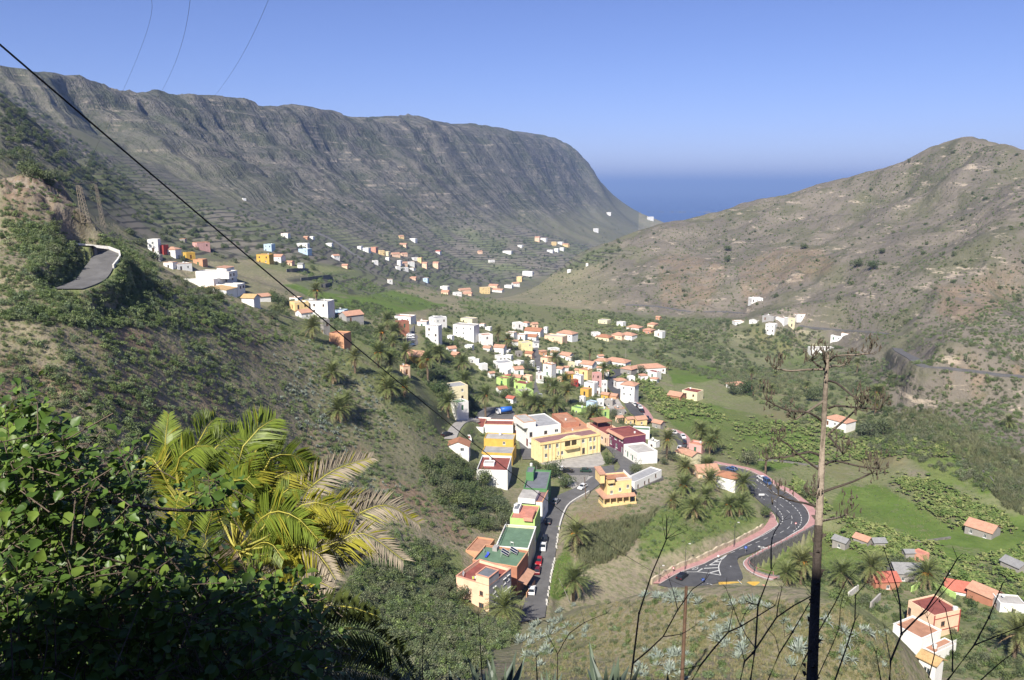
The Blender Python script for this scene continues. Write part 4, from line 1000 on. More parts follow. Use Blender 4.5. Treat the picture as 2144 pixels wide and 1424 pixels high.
for i, (cx_, cy_) in enumerate(((840, 572), (938, 553))):
    lx, ly = h.plane(cx_, cy_, h.H + 0.4); o = link('solar_panel', None, h.root, (lx, ly, h.H), (0, 0, 0.0)); o.rotation_euler = (0, 0, 0.15)
    mb = MB()
    for k in (0, 1): mb.add([(-1.1 + 1.15 * k, -1, 0.05), (0.0 + 1.15 * k, -1, 0.05), (0.0 + 1.15 * k, 0.75, 1.0), (-1.1 + 1.15 * k, 0.75, 1.0)], [(0, 1, 2, 3)])
    mb.obj('cell_plate', M_PANEL, o)
    mb = MB()
    for k in (0, 1):
        q = [(-1.1 + 1.15 * k, -1, 0.06), (0.0 + 1.15 * k, -1, 0.06), (0.0 + 1.15 * k, 0.75, 1.01), (-1.1 + 1.15 * k, 0.75, 1.01)]
        for a_, b_ in zip(q, q[1:] + q[:1]): mb.tube([a_, b_], [0.045, 0.045], 4)
        for a_ in q[2:]: mb.tube([a_, (a_[0], a_[1], -0.4)], [0.03, 0.03], 4)
    mb.obj('panel_frame', M_DISH, o)
def awn(mb):
    x0, x1 = 0.4, h.w * 0.86
    vs = [(x0, -0.02, 3.6), (x1, -0.02, 3.6), (x1, -2.3, 2.9), (x0, -2.3, 2.9)]; mb.add(vs + [(a, b, c + 0.12) for a, b, c in vs], [(7, 6, 5, 4), (3, 2, 6, 7), (0, 3, 7, 4), (2, 1, 5, 6), (0, 1, 2, 3)])
h.part('awning', tilem('tile'), awn)
h.part('terrace_wall', wallm('orange'), lambda mb: mb.box(0.2, -2.4, -0.4, h.w * 0.8, -2.25, 1.1))
lx, ly = h.plane(640, 600, h.H); dish(h, *h.plane(605, 560, h.H), h.H - 0.45); h.part('sun_lounger', mat('blue canvas', (0.04, 0.08, 0.5), 0.7, 0.05), lambda mb: (mb.box(lx - 0.9, ly - 0.3, h.H - 0.2, lx + 0.5, ly + 0.3, h.H - 0.12), mb.add([(lx + 0.5, ly - 0.3, h.H - 0.15), (lx + 1.0, ly - 0.3, h.H + 0.35), (lx + 1.0, ly + 0.3, h.H + 0.35), (lx + 0.5, ly + 0.3, h.H - 0.15)], [(0, 1, 2, 3)])))
lx, ly = h.plane(740, 525, h.H); h.part('roof_hatch', wallm('grey'), lambda mb: mb.box(lx - 0.9, ly - 0.6, h.H - 0.45, lx + 0.9, ly + 0.6, h.H + 0.55))
h = House('house', 'cream house with green roof terrace and a line of washing beside the street', 2, (1106, 530), 820, (745, 490), (1192, 283))
h.main('cream', ('flat', 'greendeck', 0.6), [('R', 1160, 500, 1.0, 1.2, 'white'), ('R', 1185, 420, 1.0, 1.2, 'white')], trim='white')
washing(h, 0.8, h.d - 0.5, h.w - 0.4, h.d - 0.45, h.H + 1.0, 11, [0, 0, 6, 0, 2, 0, 3, 5, 1, 0, 1], 1.0)
for t in (0.25, 0.6, 0.85): washing(h, h.w * 0.15 + t, h.d * 0.5, h.w * 0.15 + t + 0.3, h.d * 0.5 + 0.9, h.H + 0.4, 1, [0], 0.4) if t < 0.3 else None
h = House('house', 'light green house with salmon tiled roof terrace beside the street', 2, (1178, 205), 480, (905, 172), (1240, 45))
h.main('lime', ('flat', 'salmondeck', 0.25), [('R', 1215, 240, 0.9, 1.2)])
h.block((1150, 185), (1050, 180), (1165, 90), h.H + 0.8, h.H - 0.3, 'salmon', ('flat', 'salmondeck', 0.0)); tank(h, *h.plane(965, 70, h.H), h.H - 0.2, 0.6, 1.2)
h.block((1000, 90), (940, 70), (1060, 20), h.H + 0.9, h.H - 0.3, 'white', ('flat', 'darkdeck', 0.15))
h = House('house', 'narrow white house with brown flat roof and orange cornice by the street', 1, (1010, 905), 1080, (800, 880), (1062, 800))
h.main('white', ('flat', 'mauve', 0.35), [('R', 1030, 960, 0.9, 1.2), ('R', 1045, 900, 0.9, 1.2)], trim='orange'); h.block((945, 880), (800, 850), (952, 800), h.H + 1.0, h.H - 0.5, 'white', ('flat', 'lightdeck', 0.05))
h = House('house', 'dark green house with grey roof and stair tower near the square', 1, (1050, 790), 1000, (850, 752), (1088, 622))
h.main('green', ('flat', 'darkdeck', 0.5), [('R', 1062, 850, 0.9, 1.3), ('R', 1076, 790, 0.9, 1.3), ('R', 1062, 930, 0.9, 1.3)], trim='green')
zt = h.H + 2.4; h.block((930, 640), (868, 622), (948, 590), zt, h.H - 0.4, 'green', ('flat', 'darkdeck', 0.1)); tank(h, *h.plane(910, 580, zt), zt - 0.1, 0.45, 0.9); dish(h, *h.plane(960, 610, h.H), h.H)
h = House('house', 'tall plain white house with red-brown roof and a boxed skylight', 1, (697, 622), 800, (420, 612), (735, 492))
h.main('white', ('flat', 'redbrown', 0.7), [('R', 715, 700, 0.8, 1.1), ('R', 722, 620, 0.8, 1.1)])
h.block((576, 560), (482, 555), (586, 530), h.H + 0.3, h.H - 0.7, 'white', ('flat', 'lightdeck', 0.15)); tank(h, *h.plane(545, 510, h.H), h.H - 0.6, 0.45, 0.8)
h = House('house', 'bright yellow house with grey terrace strip above the tall white house', 1, (740, 470), 580, (463, 462), (776, 375))
h.main('amber', ('flat', 'greydeck', 0.3), [('R', 760, 500, 0.9, 1.1)]); h.block((752, 345), (480, 345), (768, 290), h.H + 2.6, h.H - 0.3, 'amber', ('flat', 'lightdeck', 0.3), wins=[('L', 3.5, h.H + 1.1, 0.9, 1.2)]); tank(h, *h.plane(632, 300, h.H + 2.6), h.H + 2.4, 0.55, 0.9)
h = House('house', 'white house with orange tiled coping above the bright yellow house', 1, (745, 210), 345, (488, 205), (752, 165))
h.main('white', ('flat', 'redbrown', 0.6), [('R', 749, 250, 0.8, 1.1)], trim='orange')
h = House('house', 'low white house with red-brown roof beside the parking area', 1, (480, 235), 290, (402, 155), (552, 148)); h.main('white', ('flat', 'redbrown', 0.5), [('R', 515, 235, 0.8, 1.0)]); dish(h, *h.plane(425, 180, h.H), h.H - 0.5)
h = House('house', 'small white house with brown tiled gable roof on the slope above the gully', 1, (348, 405), 545, (155, 402), (388, 362))
h.main('white', ('gable', 'brown', 1.5, 'x'), [('L', 290, 435, 1.3, 1.2), ('R', 370, 420, 0.8, 1.0)])
h.part('porch_roof', tilem('tile'), lambda mb: mb.box(-0.1 - 2.4, h.d * 0.55, 2.3, -0.1, h.d * 1.05, 2.42)); h.part('lean_to_roof', tilem('metal'), lambda mb: mb.box(-2.2, h.d * 1.06, 2.2, 0.1, h.d * 1.5, 2.3))
h.part('porch_wall', wallm('white'), lambda mb: mb.box(-2.3, h.d * 0.6, -2.5, -0.12, h.d * 1.0, 0.9))
h = House('house', 'low white flat-roofed house behind the brown-roofed one', 1, (375, 335), 372, (190, 345), (386, 300)); h.main('white', ('flat', 'redbrown', 0.4), [('L', 250, 350, 0.8, 0.9)])
h = House('house', 'large white house with wide grey flat roof beside the town hall', 1, (885, 238), 432, (748, 140), (1183, 207))
h.main('white', ('flat', 'greydeck', 0.35), [('R', 1040, 280, 1.3, 1.3, 'brown'), ('R', 1138, 265, 1.5, 1.2), ('R', 908, 300, 1.2, 1.9, 'brown'), ('L', 790, 242, 0.7, 1.1), ('L', 827, 268, 0.7, 1.1), ('L', 848, 285, 0.7, 1.1), ('L', 864, 297, 0.7, 1.1), ('L', 764, 215, 0.9, 1.7, 'brown'), ('L', 872, 370, 1.7, 3.0, 'doorr'), ('L', 768, 285, 1.5, 2.4, 'doorr'), ('L', 812, 320, 0.7, 1.0)])
h.block((842, 190), (778, 125), (940, 170), h.H + 2.2, h.H - 0.3, 'white', ('flat', 'lightdeck', 0.1), trim='orange')
for k in range(3): lx, ly = h.plane(800 + 18 * k, 130, h.H + 0.5); h.part('chimney', wallm('white'), lambda mb: mb.box(lx - 0.25, ly - 0.25, h.H - 0.4, lx + 0.25, ly + 0.25, h.H + 0.9))
h.part('skylight', wallm('grey'), lambda mb: mb.box(h.w * 0.42, h.d * 0.5, h.H - 0.34, h.w * 0.55, h.d * 0.72, h.H + 0.15))
h.part('balcony', wallm('white'), lambda mb: (mb.box(0.02, -1.0, 2.9, 2.3, -0.01, 3.05), [mb.box(0.05 + i * 0.2, -1.0, 3.05, 0.09 + i * 0.2, -0.95, 3.95) for i in range(12)], mb.box(0.02, -1.0, 3.95, 2.3, -0.93, 4.02)))
# the town hall
h = House('town_hall', 'long pale yellow two-storey town hall with pilasters, balcony and low pediment', 1, (990, 378), 553, (930, 328), (1530, 288), cat='building')
TH = h
h.main('paleyellow', ('flat', 'mauve', 0.4), [('R', x, y, 1.15, 1.45) for x, y in ((1043, 412), (1076, 408), (1145, 398), (1443, 346), (1476, 341), (1045, 488), (1187, 465), (1446, 421), (1478, 415))] + [('R', 1378, 358, 1.2, 1.4), ('R', 1380, 446, 1.2, 2.3, 'brown'), ('R', 1155, 468, 0.7, 1.4)], trim='yellow')
s0, zz0 = h.face('R', 1212, 412); s1, zz1 = h.face('R', 1320, 398)
for i, x in enumerate((1010, 1060, 1093, 1126, 1170, 1352, 1410, 1460, 1497, 1524)):
    s_, _ = h.face('R', x, 440); h.part('pilaster', wallm('yellow'), lambda mb: mb.box(s_ - 0.22, -0.16, -0.6, s_ + 0.22, -0.003, h.H - 0.75))
h.part('cornice', wallm('yellow'), lambda mb: mb.box(-0.15, -0.3, h.H - 0.72, h.w + 0.15, -0.004, h.H - 0.3))
sa, sb = h.face('R', 1150, 330)[0], h.face('R', 1385, 300)[0]
h.part('pediment', wallm('paleyellow'), lambda mb: mb.add([(sa, -0.02, h.H - 0.2), (sb, -0.02, h.H - 0.2), ((sa + sb) / 2 + 1.6, -0.02, h.H + 1.0), ((sa + sb) / 2 - 1.6, -0.02, h.H + 1.0), (sa, 0.35, h.H - 0.2), (sb, 0.35, h.H - 0.2), ((sa + sb) / 2 + 1.6, 0.35, h.H + 1.0), ((sa + sb) / 2 - 1.6, 0.35, h.H + 1.0)], [(0, 1, 2, 3), (3, 2, 6, 7), (1, 5, 6, 2), (4, 0, 3, 7), (5, 4, 7, 6)]))
h.part('loggia_shade_panel', mat('painted loggia shade', (0.06, 0.045, 0.02), 0.9, 0.1), lambda mb: (mb.box(s0, -0.03, zz0 + 0.2, (s0 + s1) / 2 - 0.3, -0.006, zz0 + 2.6), mb.box((s0 + s1) / 2 + 0.3, -0.03, zz0 + 0.2, s1 - 0.2, -0.006, zz0 + 2.6)))  # flat dark panels on the wall, painted as the shade of a recess
h.part('balcony', wallm('yellow'), lambda mb: (mb.box(s0 - 0.3, -1.3, zz0 - 0.75, s1 + 0.2, -0.01, zz0 - 0.5), mb.box(s0 - 0.3, -1.3, zz0 - 0.5, s1 + 0.2, -1.15, zz0 + 0.35), mb.box(s0 - 0.3, -1.15, zz0 - 0.5, s0 - 0.15, -0.01, zz0 + 0.35), mb.box(s1 + 0.05, -1.15, zz0 - 0.5, s1 + 0.2, -0.01, zz0 + 0.35), mb.box(s0 + 0.6, -1.0, zz0 - 1.2, s0 + 0.9, -0.01, zz0 - 0.75), mb.box(s1 - 1.0, -1.0, zz0 - 1.2, s1 - 0.7, -0.01, zz0 - 0.75)))
h.part('plinth', M_CONC, lambda mb: mb.box(-0.3, -0.35, -3, h.w + 0.3, -0.005, 0.0))
dish(h, *h.plane(1280, 270, h.H), h.H - 0.3, 0.5)
h = House('house', 'orange house with stepped orange roof terraces behind the town hall', 1, (1218, 262), 345, (1098, 165), (1440, 232)); h.main('orange', ('flat', 'orangedeck', 0.5)); h.block((1200, 195), (1094, 112), (1300, 150), h.H + 1.6, h.H - 0.5, 'rust', ('flat', 'orangedeck', 0.4)); tank(h, *h.plane(1220, 165, h.H + 1.6), h.H + 1.3, 0.4, 0.7)
h = House('house', 'peach house with red-brown roof and tiled roof pergola beside the purple house', 1, (1592, 300), 410, (1408, 195), (1655, 225)); h.main('peach', ('flat', 'redbrown', 0.6), [('L', 1545, 330, 1.6, 1.2), ('L', 1578, 350, 0.8, 1.8, 'brown'), ('L', 1470, 270, 1.0, 1.2)])
h.part('pergola_roof', tilem('brown'), lambda mb: mb.box(0.8, h.d * 0.55, h.H + 1.9, h.w - 0.4, h.d * 0.95, h.H + 2.1)); h.part('pergola_post', M_FRAMEB, lambda mb: [mb.box(x, y, h.H - 0.6, x + 0.15, y + 0.15, h.H + 1.9) for x in (0.9, h.w - 0.7) for y in (h.d * 0.57, h.d * 0.92)])
h = House('house', 'purple two-storey house with white window surrounds and orange eaves', 1, (1742, 325), 472, (1598, 248), (1908, 280))
h.main('purple', ('flat', 'redbrown', 0.5), [('L', 1613, 287, 1.0, 1.2), ('L', 1634, 299, 1.0, 1.2), ('L', 1668, 325, 1.7, 1.7), ('L', 1706, 345, 1.0, 1.2), ('L', 1728, 358, 1.0, 1.2), ('L', 1626, 366, 1.4, 1.7), ('L', 1677, 400, 1.4, 1.7), ('L', 1726, 440, 1.1, 2.4)], trim='salmon')
h.part('eave', tilem('tile'), lambda mb: mb.add([(-0.02, -0.3, h.H - 0.1), (-0.02, h.d + 0.1, h.H - 0.1), (-0.9, h.d + 0.1, h.H - 0.65), (-0.9, -0.3, h.H - 0.65), (-0.02, -0.3, h.H - 0.25), (-0.02, h.d + 0.1, h.H - 0.25), (-0.9, h.d + 0.1, h.H - 0.8), (-0.9, -0.3, h.H - 0.8)], [(0, 1, 2, 3), (7, 6, 5, 4), (3, 2, 6, 7), (0, 3, 7, 4), (1, 5, 6, 2)])); tank(h, *h.plane(1840, 275, h.H), h.H - 0.5, 0.4, 0.6)
h = House('house', 'white house with pale grey flat roof at the end of the upper street', 6, (958, 778), 945, (757, 645), (1255, 735))
h.main('white', ('flat', 'lightdeck', 0.55), [('L', 782, 752, 0.9, 1.1), ('L', 814, 792, 0.9, 2.1, 'doorg'), ('L', 862, 806, 0.9, 1.1), ('L', 887, 846, 0.9, 2.1, 'doorg'), ('L', 912, 850, 0.8, 1.1), ('L', 938, 868, 0.8, 1.1), ('R', 1188, 975, 1.3, 1.0, 'doorg')])
h = House('house', 'yellow house with roof terrace, white balustrade and tiled skirt roof by the bend', 1, (1592, 722), 930, (1448, 662), (1812, 702))
YH = h
h.main('yellow', ('flat', 'orangedeck', 0.3), [('L', 1556, 747, 0.9, 1.2), ('R', 1632, 747, 0.9, 1.2), ('R', 1632, 818, 0.9, 1.2), ('R', 1708, 792, 0.9, 1.2), ('R', 1778, 765, 0.9, 1.2)], trim='peach')
h.block((1530, 660), (1446, 618), (1555, 640), h.H + 2.6, h.H - 0.3, 'yellow', ('shed', 'tile', 0.8)); h.block((1600, 700), (1525, 690), (1665, 700), h.H + 1.2, h.H - 0.3, 'yellow', ('shed', 'brown', 0.3))
h.part('skirt_roof', tilem('tile'), lambda mb: (mb.add([(-0.02, h.d * 0.9, 3.3), (-0.02, -0.02, 3.3), (h.w + 1.0, -0.02, 3.3), (h.w + 1.0, -1.7, 2.75), (-1.7, -1.7, 2.75), (-1.7, h.d * 0.9, 2.75)], [(0, 1, 4, 5), (1, 2, 3, 4)]), mb.add([(-0.02, h.d * 0.9, 3.15), (-0.02, -0.02, 3.15), (h.w + 1.0, -0.02, 3.15), (h.w + 1.0, -1.7, 2.6), (-1.7, -1.7, 2.6), (-1.7, h.d * 0.9, 2.6)], [(5, 4, 1, 0), (4, 3, 2, 1)])))
h.part('terrace', wallm('yellow'), lambda mb: (mb.box(-1.8, -1.85, -4, h.w + 1.1, -0.01, 0.0), mb.box(-1.8, -1.85, 0, h.w + 1.1, -1.7, 0.9), mb.box(-1.8, -1.7, 0, -1.65, h.d * 0.4, 0.9)))
h.part('terrace_post', wallm('yellow'), lambda mb: [mb.box(x, -1.66, 0.003, x + 0.22, -1.44, 2.66) for x in np.linspace(-1.6, h.w + 0.7, 6)])
h.part('balustrade', M_FRAMEW, lambda mb: (mb.box(h.w * 0.3, 0.05, h.H + 0.75, h.w, 0.2, h.H + 0.86), mb.box(h.w - 0.2, 0.2, h.H + 0.75, h.w - 0.05, h.d, h.H + 0.86), [mb.box(x, 0.07, h.H + 0.06, x + 0.1, 0.18, h.H + 0.75) for x in np.arange(h.w * 0.3, h.w - 0.1, 0.32)], [mb.box(h.w - 0.18, y, h.H + 0.06, h.w - 0.07, y + 0.1, h.H + 0.75) for y in np.arange(0.2, h.d, 0.32)]))
h = House('outbuilding', 'long low white outbuilding with grey flat roof above a stone retaining wall', 1, (1838, 725), 800, (1815, 660), (2082, 615), cat='building'); h.main('white', ('flat', 'greydeck', 0.35), [('R', 1870, 765, 0.8, 1.3, 'brown'), ('R', 1930, 733, 0.8, 1.3, 'brown'), ('R', 1967, 712, 0.8, 1.3, 'brown'), ('R', 2028, 668, 0.8, 1.3, 'brown')]); h.part('stone_base', M_STONE, lambda mb: mb.box(-0.3, -0.5, -5, h.w + 0.4, -0.02, 0.15))
h = House('house', 'small white and pale blue house with green roof behind the purple house', 6, (1145, 435), 575, (893, 420), (1182, 385)); h.main('white', ('flat', 'greendeck', 0.5))
h = House('house', 'cream gabled house with salmon tile roof beside the main road', 6, (1775, 828), 965, (1540, 745), (1960, 800)); h.main('cream', ('gable', 'tile', 1.0, 'y'), [('R', 1885, 880, 0.9, 0.7)])
h = House('house', 'white house with red-brown roof slope and white gable in the lower right gardens', 7, (1612, 440), 485, (1350, 392), (1728, 395)); h.main('white', ('gable', 'redtile', 1.9, 'y'), [])
h = House('house', 'square peach house with dark red bands and red-brown roof in the lower right', 7, (1240, 672), 915, (966, 517), (1505, 608))
h.main('peach', ('flat', 'redbrown', 0.35), [('R', 1325, 755, 1.2, 1.3, 'brown'), ('L', 985, 628, 0.9, 1.9, 'brown')]); M_BAND = wallm('red')
for z_ in (h.H * 0.28, h.H * 0.80): h.part('band', M_BAND, lambda mb: mb.box(-0.03, -0.05, z_, h.w + 0.03, -0.004, z_ + 0.2))
h.part('corner_strip', M_BAND, lambda mb: (mb.box(-0.06, -0.06, -2, 0.25, -0.055 + 0.05, h.H), mb.box(h.w - 0.25, -0.06, -2, h.w + 0.06, -0.006, h.H))); tank(h, *h.plane(1450, 600, h.H), h.H - 0.35, 0.6, 0.8)
h = House('house', 'white house with orange-brown roof and balustraded terrace in the lower right', 7, (1245, 1052), 1160, (1118, 992), (1462, 952))
h.main('white', ('flat', 'orangedeck', 0.2), [('R', 1293, 1085, 0.5, 0.6, 'brown'), ('R', 1408, 1042, 0.9, 0.9, 'brown')])
n_ = h.plane(1112, 905, h.H + 1.3); l_ = h.plane(795, 765, h.H + 1.3); r_ = h.plane(1328, 828, h.H + 1.3)
volume(h.root, n_[0], n_[1], r_[0], l_[1], 0.0, h.H + 1.3, 'white', ('flat', 'orangedeck', 0.35), trim='white')
h.part('balustrade', M_FRAMEW, lambda mb: (mb.box(1.0, 0.05, h.H + 0.8, h.w, 0.15, h.H + 0.9), [mb.box(x, 0.06, h.H, x + 0.07, 0.13, h.H + 0.8) for x in np.arange(1.0, h.w - 0.1, 0.28)])); tank(h, *h.plane(1240, 990, h.H), h.H - 0.2, 0.5, 0.9)
# the white complex on the left slope
h = House('apartment_house', 'big white terraced house complex with stepped roofs on the left slope', 5, (820, 600), 730, (545, 575), (1075, 545), cat='building')
h.main('white', ('flat', 'lightdeck', 0.5), [('R', 960, 610, 1.3, 1.3, 'brown'), ('R', 1030, 590, 1.3, 1.3, 'brown'), ('R', 880, 640, 1.0, 1.2)])
h.block((985, 520), (800, 480), (1070, 500), h.H + 2.9, h.H - 0.5, 'white', ('flat', 'lightdeck', 0.3), wins=[('R', 2.0, h.H + 1.2, 1.2, 1.3, 'brown'), ('R', 5.0, h.H + 1.2, 1.2, 1.3, 'brown')]); h.block((960, 480), (900, 470), (972, 462), h.H + 4.1, h.H + 2.4, 'white', ('shed', 'tile', 0.5))
h.block((1080, 660), (930, 600), (1180, 640), h.H - 2.6, -3.0, 'white', ('flat', 'lightdeck', 0.5), wins=[('R', 3.0, h.H - 4.2, 1.3, 1.3, 'brown'), ('R', 6.0, h.H - 4.2, 1.3, 1.3, 'brown')])
h.block((960, 720), (845, 660), (1030, 690), h.H - 3.9, -6.0, 'white', ('gable', 'tan', 1.0, 'x')); h.part('gas_tank', M_DISH, lambda mb: mb.tube([(-2, 3, 0.2), (-2.2, 3, 0.7), (-0.2, 3, 0.7), (0, 3, 0.2)], [0.3, 0.7, 0.7, 0.3], 10))
# ------------------------------------------------------------------ smaller and farther houses, one by one, fixed by their outline in the photograph
COT = []
FOOT = [np.array([h_.o + h_.e1 * a_ + h_.e2 * b_ for a_, b_ in ((-0.5, -0.5), (h_.w + 0.5, -0.5), (h_.w + 0.5, h_.d + 0.5), (-0.5, h_.d + 0.5))]) for h_ in HOUSES]
def cot(c, x0, y0, x1, y1, wall, roof, place, turn=None, kind='house'):
    if c == 9:
        wall = {'orange': 'peach', 'red': 'salmon', 'lime': 'cream', 'salmon': 'peach'}.get(wall, wall); k_ = 0.07; x0, x1, y0 = x0 + (x1 - x0) * k_, x1 - (x1 - x0) * k_, y0 + (y1 - y0) * 0.1
    u0, v0 = px(c, x0, y0); u1, v1 = px(c, x1, y1)
    th = math.radians(turn if turn is not None else random.choice((-32, -26, -20, 24, 30)))
    B = ground((u0 + u1) / 2 + (u1 - u0) * (0.12 if th < 0 else -0.12), v1)
    r = math.hypot(B[0], B[1]); a, t = az_t((u0 + u1) / 2, v1); sl = math.hypot(r, B[2] - CZ); k = sl / PF * (1.0 if abs(u1 - 1072) < 500 else 0.97)
    Wm = (u1 - u0) * k; tall = (v1 - v0) * k
    s_, c_ = abs(math.sin(th)), abs(math.cos(th)); asp = min(0.85, 9.0 / max(Wm, 1))
    w = Wm / (c_ + asp * s_); d = asp * w
    sa, ca = abs(t) / math.hypot(1, t), 1 / math.hypot(1, t)
    rt = roof[0] if isinstance(roof, tuple) else ('flat' if roof in DECKS else 'gable')
    rk = roof[1] if isinstance(roof, tuple) else roof
    rise = 0.24 * min(w, d) if rt != 'flat' else 0.0
    dep = (d * c_ + w * s_) * sa
    Hh = max((tall - dep) / ca - rise * 0.8, 2.4)
    e1a = -a + th            # local x axis: to the right of the view direction, turned
    e1 = np.array([math.cos(e1a), math.sin(e1a)]); e2 = np.array([-e1[1], e1[0]])
    corners = [np.array([0, 0]), e1 * w, e2 * d, e1 * w + e2 * d]
    # put the footprint's nearest corner on the surveyed point
    cen = sum(corners) / 4; vd = np.array([math.sin(a), math.cos(a)])
    nearest = min(corners, key=lambda p: p @ vd)
    mid = ground((u0 + u1) / 2, v1)[:2]; mid = mid / np.linalg.norm(mid)
    o = B[:2] - nearest
    lat = np.array([vd[1], -vd[0]]); ext = [p @ lat for p in corners]; want = mid * np.linalg.norm(B[:2])
    o = o + lat * ((want @ lat) - (o @ lat + (min(ext) + max(ext)) / 2))
    root = link(kind, None, None, (o[0], o[1], B[2]), (0, 0, e1a))
    st = max(int(Hh / 2.8), 1); big = (v1 - v0) * (u1 - u0)
    wins = []
    if big > 60:
        for f, ln in (('R', w), ('L', d)):
            nn = max(int(ln / 3.4), 1)
            if big < 160 and f == 'L': nn = min(nn, 1)
            for fl in range(st):
                for i in range(nn):
                    if random.random() < 0.2: continue
                    z = Hh - (2.9 * (st - fl) - 1.45) - (0.2 if rt != 'flat' else 0.45)
                    if fl == 0 and i == 0 and big > 300 and z > 0.9: wins.append((f, ln * (i + 0.5) / nn, z - 0.4, 0.95, 2.0, random.choice(('doorb', 'doorg', 'brown'))))
                    else: wins.append((f, ln * (i + 0.5) / nn + random.uniform(-0.3, 0.3), z, 0.95, 1.15, random.choice(('white', 'white', 'brown'))))
    rf = ('flat', rk, random.choice((0.25, 0.4, 0.6))) if rt == 'flat' else (('gable', rk, rise, 'x' if w > d else 'y') if rt == 'gable' else (rt, rk, rise))
    volume(root, 0, 0, w, d, 0, Hh, wall, rf, wins, trim=('orange' if rt == 'flat' and random.random() < 0.18 else None), base=-3.0)
    if rt == 'flat' and big > 350 and random.random() < 0.6:
        class _S: pass
        q = _S(); q.root = root
        if random.random() < 0.6: tank(q, w * 0.7, d * 0.7, Hh - 0.4, 0.45, 0.8)
        else: dish(q, w * 0.3, d * 0.6, Hh - 0.4)
    tag(root, None, 'house' if kind == 'house' else kind.replace('_', ' '))
    FOOT.append(np.array([o + p for p in (corners[0], corners[1], corners[3], corners[2])]))
    COT.append((root, (u0 + u1) / 2, f"{WORD[wall]} {kind.replace('_', ' ')} with {DWORD.get(rk) or TWORD.get(rk)} roof {place}"))
    return root
W_, Y_, = 'white', 'yellow'
HIP = lambda k: ('hip', k)
P3, PL, PR = 'in the town middle', '', 'in the banana fields'
